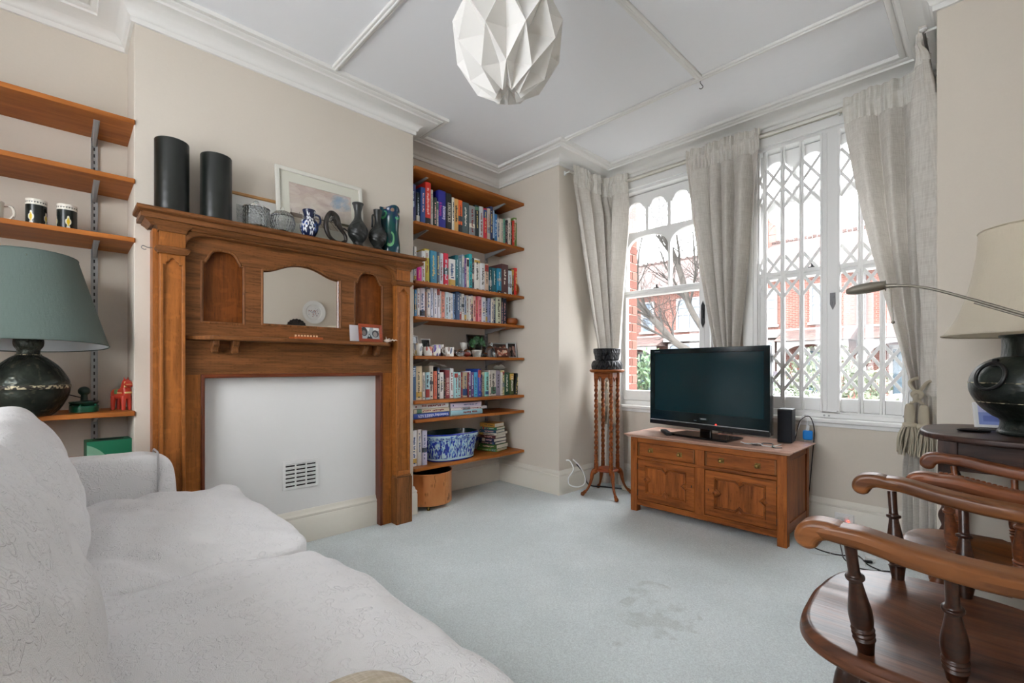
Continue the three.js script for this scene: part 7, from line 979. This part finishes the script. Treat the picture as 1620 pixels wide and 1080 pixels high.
// ---------------------------------------------------------------- the street outside
const GY = -0.55;
{
  struct('ground', grain(box(-40, 30, GY - 0.3, GY, -60, -3.66, 0)), M({ map: colourTex(512, 512, 4, (u, v) => mix3(lin('#5f5d59'), lin('#73716c'), fbm(u * 20, v * 20, 20, 20, 401, 3))), roughness: 0.95 }));
  struct('road', grain(box(-40, 30, GY - 0.02, GY + 0.004, -15.5, -9.2, 0)), M({ map: colourTex(512, 512, 3, (u, v) => mix3(lin('#3a3b3e'), lin('#4d4e50'), fbm(u * 40, v * 40, 40, 40, 402, 3))), roughness: 0.9 }));
  for (const [z0, z1] of [[-9.2, -9.05], [-15.65, -15.5]]) struct('kerb', box(-40, 30, GY, GY + 0.1, z0, z1, 0.01), plain('#9a978f', 0.9));
  const brickT = colourTex(1024, 1024, [1.8, 1.2], (u, v) => { const row = Math.floor(v * 16), x = u * 8 + (row % 2) * 0.5, fx = x - Math.floor(x), fy = v * 16 - row, m = fx < 0.045 || fy < 0.13; const h = hash(Math.floor(x) % 8, row, 411); return m ? lin('#86776b') : mix3(lin('#553028'), lin('#673e35'), h).map((k) => k * (0.9 + 0.2 * fbm(u * 60, v * 60, 60, 60, 412, 2))); });
  const brick = M({ map: brickT, roughness: 0.9 }), wp = plain('#807e7b', 0.6), slate = M({ map: colourTex(512, 512, [2.4, 2], (u, v) => { const row = Math.floor(v * 16), x = u * 12 + (row % 2) * 0.5, fy = v * 16 - row, h = hash(Math.floor(x) % 12, row, 421); return mix3(lin('#43332f'), lin('#5d4a44'), h).map((k) => k * (fy < 0.16 ? 0.5 : 1)); }), roughness: 0.85 }), pane = M({ color: '#5c6670', roughness: 0.08, metalness: 0.0 }), doorM = plain('#3a4c56', 0.5);
  // sash window of a far house: frame with arched top lights, meeting rail and panes
  function farWindow(par, x0, x1, y0, y1, z, cols) {
    const s = shapeOf([[x0 - 0.07, y0 - 0.05], [x1 + 0.07, y0 - 0.05], [x1 + 0.07, y1 + 0.08], [x0 - 0.07, y1 + 0.08]]), w = (x1 - x0) / cols, ym = lerp(y0, y1, 0.5), yt = lerp(y0, y1, 0.74);
    for (let k = 0; k < cols; k++) { const a = x0 + k * w + 0.02, b = x0 + (k + 1) * w - 0.02; for (const [p, q] of [[y0, ym - 0.03], [ym + 0.03, yt - 0.02]]) { const h = new THREE.Path(); h.moveTo(a, p); h.lineTo(b, p); h.lineTo(b, q); h.lineTo(a, q); h.lineTo(a, p); s.holes.push(h); } const h = new THREE.Path(), c = (a + b) / 2; h.moveTo(a, yt); h.lineTo(b, yt); h.lineTo(b, y1 - 0.12); h.quadraticCurveTo(b, y1, c, y1); h.quadraticCurveTo(a, y1, a, y1 - 0.12); h.lineTo(a, yt); s.holes.push(h); }
    const f = part(par, 'window', extrude(s, 0.1).translate(0, 0, z - 0.04), wp); part(f, 'pane', new THREE.PlaneGeometry(x1 - x0, y1 - y0).translate((x0 + x1) / 2, (y0 + y1) / 2, z + 0.005), pane); part(f, 'sill', box(x0 - 0.14, x1 + 0.14, y0 - 0.14, y0 - 0.04, z - 0.02, z + 0.14, 0.01), wp);
  }
  const LAB = ['red brick terraced house far left across the road', 'red brick terraced house left of centre across the road', 'red brick terraced house behind the bare street tree', 'red brick terraced house facing the right-hand window', 'red brick terraced house far right across the road'];
  for (let n = 0; n < 5; n++) {
    const X = -19.0 + n * 5.2, Z = -22, h = thing('terraced_house', LAB[n], 'house', [X, GY, Z]), o = (y) => y - GY, mir = n % 2 ? (a, b) => [5.2 - b, 5.2 - a] : (a, b) => [a, b];
    part(h, 'wall', grain(box(0, 5.2, 0, o(5.05), -6, 0, 0), 0), brick); part(h, 'roof', grain(new THREE.ExtrudeGeometry(shapeOf([[0.35, 0], [-4.2, 2.35], [-8.8, 0]]), { depth: 5.2, bevelEnabled: false }).rotateY(-Math.PI / 2).translate(5.2, o(4.95), 0), 0), slate);
    const rid = []; for (let k = 0; k < 26; k++) rid.push(box(k * 0.2 + 0.01, k * 0.2 + 0.17, o(7.28), o(7.38) + (k % 2) * 0.05, -4.27, -4.12, 0)); part(h, 'ridge_tiles', rid, slate).userData.kind = 'stuff';
    part(h, 'gutter', box(0.005, 5.195, o(4.78), o(5.02), 0, 0.42, 0.02), wp); part(h, 'string_course', box(0, 5.2, o(2.42), o(2.6), 0, 0.12, 0.01), wp); part(h, 'drain_pipe', rod([n % 2 ? 0.1 : 5.08, 0, 0.1], [n % 2 ? 0.1 : 5.08, o(4.8), 0.1], 0.05), plain('#4a4644', 0.6));
    { const [a, b] = mir(0.5, 2.2); farWindow(h, a, b, o(2.85), o(4.3), 0.02, 3); const [p, q] = mir(3.55, 4.15); farWindow(h, p, q, o(2.85), o(4.3), 0.02, 1); const [e, f] = mir(0.35, 2.4); part(h, 'bay', [grain(box(e, f, 0, o(0.35), 0, 0.7, 0), 0)], brick); farWindow(h, e + 0.1, f - 0.1, o(0.45), o(2.05), 0.66, 3); part(h, 'bay_roof', grain(box(e - 0.12, f + 0.12, o(2.2), o(2.42), -0.05, 0.95, 0.02), 0), wp); }
    { const [a, b] = mir(2.65, 5.0), c = (a + b) / 2; part(h, 'porch_roof', grain(new THREE.ExtrudeGeometry(shapeOf([[1.55, 0], [0, 0.55], [0, 0]]), { depth: b - a + 0.16, bevelEnabled: false }).rotateY(-Math.PI / 2).translate(b + 0.08, o(2.02), 0), 0), slate);
      const s = shapeOf([[a, o(0.2)], [a, o(2.02)], [b, o(2.02)], [b, o(0.2)], [b - 0.12, o(0.2)], [b - 0.12, o(1.2)]]); s.quadraticCurveTo(b - 0.2, o(1.85), c, o(1.87)); s.quadraticCurveTo(a + 0.2, o(1.85), a + 0.12, o(1.2)); s.lineTo(a + 0.12, o(0.2)); s.lineTo(a, o(0.2)); part(h, 'porch_frame', extrude(s, 0.12, 0.01).translate(0, 0, 1.3), wp); for (const x of [a + 0.06, b - 0.06]) part(h, 'porch_post', box(x - 0.06, x + 0.06, 0, o(0.3), 1.3, 1.42, 0.01), wp);
      part(h, 'door', [box(c - 0.45, c + 0.45, 0.1, o(1.65), 0, 0.06, 0.01), box(c - 0.3, c + 0.3, o(0.4), o(0.75), 0.06, 0.09, 0.02), box(c - 0.3, c + 0.3, o(0.85), o(1.45), 0.06, 0.09, 0.02)], doorM); part(h, 'door_frame', [box(c - 0.56, c - 0.45, 0.05, o(1.75), 0, 0.1), box(c + 0.45, c + 0.56, 0.05, o(1.75), 0, 0.1), box(c - 0.56, c + 0.56, o(1.65), o(1.8), 0, 0.1)], wp); }
    part(h, 'garden_wall', grain(box(0, 3.9, 0, 0.75, 4.6, 4.82, 0.01), 0), brick);
    if (n % 2 === 0) { const ch = part(h, 'chimney', grain(box(0.02, 0.82, o(6.4), o(8.4), -4.9, -3.6, 0.01), 0), brick); for (let k = 0; k < 3; k++) part(ch, 'chimney_pot', lathe([[0.13, 0], [0.1, 0.1], [0.1, 0.4], [0.13, 0.45], [0.09, 0.45]], 14).translate(0.42, o(8.4), -4.65 + k * 0.4), plain('#b0563a', 0.8)); }
  }
  // white bay tower seen at the left edge of the left window
  { const t = thing('oriel_house', 'white-rendered gabled bay house at the far left of the street', 'house', [-15.4, GY, -18.9]); part(t, 'wall', box(-1.2, 0.9, 0, 5.4, -1.4, 0.8, 0.02), wp); part(t, 'gable_roof', new THREE.ExtrudeGeometry(shapeOf([[-1.5, 0], [1.2, 0], [-0.15, 1.7]]), { depth: 2.6, bevelEnabled: false }).translate(0, 5.4, -1.6), slate); farWindow(t, -0.7, 0.4, 3.5, 4.8, 0.82, 2); farWindow(t, -0.7, 0.4, 1.0, 2.5, 0.82, 2); }
  // shrubs
  const leafG = (() => { const s = new THREE.Shape(); s.moveTo(0, 0); s.quadraticCurveTo(0.03, 0.03, 0, 0.075); s.quadraticCurveTo(-0.03, 0.03, 0, 0); return new THREE.ShapeGeometry(s, 3); })();
  function shrub(label, x, z, r, h, hex, n) {
    const b = thing('shrub', label, 'shrub', [x, GY, z]), m = new THREE.InstancedMesh(leafG, M({ color: '#ffffff', roughness: 0.7, side: THREE.DoubleSide }), n), q = new THREE.Object3D(), c = new THREE.Color();
    for (let i = 0; i < n; i++) { const a = rr(0, 6.283), ph = Math.acos(rr(-0.6, 1)), k = Math.pow(rr(0.45, 1), 0.4) * (1 + 0.18 * Math.sin(a * 5 + ph * 4)); q.position.set(Math.sin(ph) * Math.cos(a) * r * k, h * 0.55 + Math.cos(ph) * h * 0.45 * k, Math.sin(ph) * Math.sin(a) * r * k); q.rotation.set(rr(-1.2, 1.2), rr(0, 6.28), rr(-1.2, 1.2)); q.scale.setScalar(rr(0.7, 1.5)); q.updateMatrix(); m.setMatrixAt(i, q.matrix); m.setColorAt(i, c.set(hex).offsetHSL(rr(-0.02, 0.02), 0, rr(-0.06, 0.07))); }
    m.name = 'foliage'; m.userData.kind = 'stuff'; b.add(m); const st = []; for (let k = 0; k < 9; k++) { const a = k * 0.7; st.push(rod([Math.cos(a) * 0.06, 0, Math.sin(a) * 0.06], [Math.cos(a) * r * 0.5, h * 0.6, Math.sin(a) * r * 0.5], 0.02, 0.008, 6)); } part(b, 'stem', st, plain('#4d4034', 0.9)).userData.kind = 'stuff';
  }
  shrub('rounded green shrub outside the left window, behind the television edge', -3.4, -6.0, 0.62, 1.66, '#46593f', 3600);
  shrub('dark green shrub beyond the grille, just right of the television', -3.25, -8.0, 0.55, 1.5, '#4c5c48', 2200);
  shrub('pale grey-green bush seen through the right half of the grille', -1.6, -8.0, 0.7, 1.75, '#626a56', 2600);
  // bare street tree
  {
    const t = thing('street_tree', 'bare forked street tree spreading over the left window', 'tree', [-3.85, GY, -8.6]), bark = M({ map: colourTex(256, 256, [0.5, 1], (u, v) => mix3(lin('#35322e'), lin('#504b45'), fbm(u * 10, v * 14, 10, 14, 431, 3))), roughness: 0.95, bumpMap: bumpFine, bumpScale: 0.01 });
    const seg = (a, b, r0, r1) => rod([a.x, a.y, a.z], [b.x, b.y, b.z], r0, r1, r0 > 0.03 ? 9 : 4), twigs = [], limbs = [];
    const grow = (p, d, len, r, lvl) => { let q = p.clone(), dir = d.clone(); const n = 4; for (let i = 0; i < n; i++) { dir.add(V3(rr(-0.22, 0.22), rr(-0.12, 0.2), rr(-0.22, 0.22))).normalize(); const e = q.clone().addScaledVector(dir, len / n), ra = r * (1 - 0.5 * i / n), rb = r * (1 - 0.5 * (i + 1) / n); (lvl < 2 ? limbs : twigs).push(seg(q, e, ra, rb)); q = e; if (lvl < 5 && (i > 0 || lvl > 0)) { const k = lvl < 2 ? 2 : 1; for (let j = 0; j < k; j++) grow(q, dir.clone().add(V3(rr(-0.9, 0.9), rr(-0.5, 0.7), rr(-0.9, 0.9))).normalize(), len * rr(0.55, 0.75), rb * rr(0.45, 0.62), lvl + 1); } } };
    const T0 = V3(0.05, 0, 0), T1 = V3(0.1, 1.2, 0), F = V3(0.12, 1.85, 0); part(t, 'trunk', [tube([T0, V3(0.1, 0.6, 0.02), T1, F], 0.13, 30, 14)], bark);
    const R1 = [F, V3(0.16, 2.5, -0.1), V3(0.24, 3.2, 0), V3(0.5, 4.2, 0.1)], R2 = [V3(0.09, 1.75, 0), V3(-0.35, 2.0, 0.1), V3(-0.8, 2.45, 0.1), V3(-1.3, 2.9, 0), V3(-1.9, 3.2, 0)], R3 = [V3(0.14, 2.2, 0), V3(-0.1, 2.7, 0.1), V3(-0.25, 3.4, 0.2), V3(-0.7, 4.4, 0.2)];
    part(t, 'branch', tube(R1, 0.085, 30, 10), bark); part(t, 'branch', tube(R2, 0.065, 30, 10), bark); part(t, 'branch', tube(R3, 0.055, 30, 10), bark);
    for (const b of [R1, R2, R3]) for (let i = 1; i < b.length; i++) for (let j = 0; j < 3; j++) grow(b[i], b[i].clone().sub(b[i - 1]).normalize().add(V3(rr(-0.8, 0.8), rr(-0.2, 0.6), rr(-0.8, 0.8))).normalize(), rr(0.9, 1.5), 0.026, 1);
    part(t, 'bough', limbs, bark).userData.kind = 'stuff'; part(t, 'twigs', twigs, bark).userData.kind = 'stuff';
  }
  // parked cars
  function car(label, x, z, hex, turn) {
    const c = thing('car', label, 'car', [x, GY + 0.004, z], turn), paint = M({ color: hex, roughness: 0.25 }), gl = M({ color: '#39424a', roughness: 0.06 });
    const b = new THREE.Shape(); b.moveTo(-2.05, 0.28); b.lineTo(-2.05, 0.75); b.quadraticCurveTo(-2.0, 0.92, -1.75, 0.95); b.lineTo(-1.35, 1.0); b.quadraticCurveTo(-1.0, 1.42, -0.55, 1.46); b.lineTo(0.2, 1.45); b.quadraticCurveTo(0.65, 1.38, 1.1, 0.98); b.quadraticCurveTo(1.75, 0.9, 1.98, 0.72); b.quadraticCurveTo(2.08, 0.5, 2.03, 0.28); b.lineTo(1.65, 0.28); b.absarc(1.28, 0.3, 0.36, 0, Math.PI, false); b.lineTo(-0.9, 0.28); b.absarc(-1.26, 0.3, 0.36, 0, Math.PI, false); b.lineTo(-2.05, 0.28);
    part(c, 'car_body', extrude(b, 1.66, 0.1, 4).translate(0, 0, -0.83), paint);
    const w = new THREE.Shape(); w.moveTo(-1.2, 1.0); w.quadraticCurveTo(-0.9, 1.34, -0.52, 1.38); w.lineTo(0.18, 1.37); w.quadraticCurveTo(0.55, 1.3, 0.92, 1.0); w.lineTo(-1.2, 1.0); for (const s of [0.825, -0.835]) part(c, 'side_window', extrude(w, 0.012, 0.003).translate(0, 0, s), gl);
    part(c, 'windscreen', new THREE.PlaneGeometry(0.62, 1.36).rotateX(-Math.PI / 2).rotateZ(-0.72).translate(0.74, 1.225, 0), gl); part(c, 'door_line', [box(-0.25, -0.235, 0.4, 1.38, 0.828, 0.842, 0), box(-0.25, -0.235, 0.4, 1.38, -0.842, -0.828, 0)], mats.black);
    for (const X of [-1.26, 1.28]) for (const s of [-1, 1]) { const wh = part(c, 'wheel', lathe([[0.14, -0.1], [0.29, -0.1], [0.31, -0.07], [0.31, 0.07], [0.29, 0.1], [0.14, 0.1]], 28).rotateX(Math.PI / 2).translate(X, 0.31, s * 0.72), plain('#1b1b1c', 0.8)); part(wh, 'hubcap', new THREE.CylinderGeometry(0.19, 0.19, 0.02, 20).rotateX(Math.PI / 2).translate(X, 0.31, s * 0.81), mats.alu); }
    for (const s of [-0.6, 0.6]) part(c, 'headlamp', new THREE.SphereGeometry(0.12, 14, 10).scale(0.5, 0.7, 1).translate(1.97, 0.68, s), plain('#c9d2d6', 0.1));
  }
  car('white parked car seen through the left half of the grille', -4.35, -12.6, '#9fa3a7', 0); car('pale silver-blue parked car seen low through the right half of the grille', 0.35, -12.8, '#8f99a6', 0);
}

scene.traverse((o) => { if (o.isMesh) { o.castShadow = true; o.receiveShadow = true; } });
renderer.render(scene, camera);
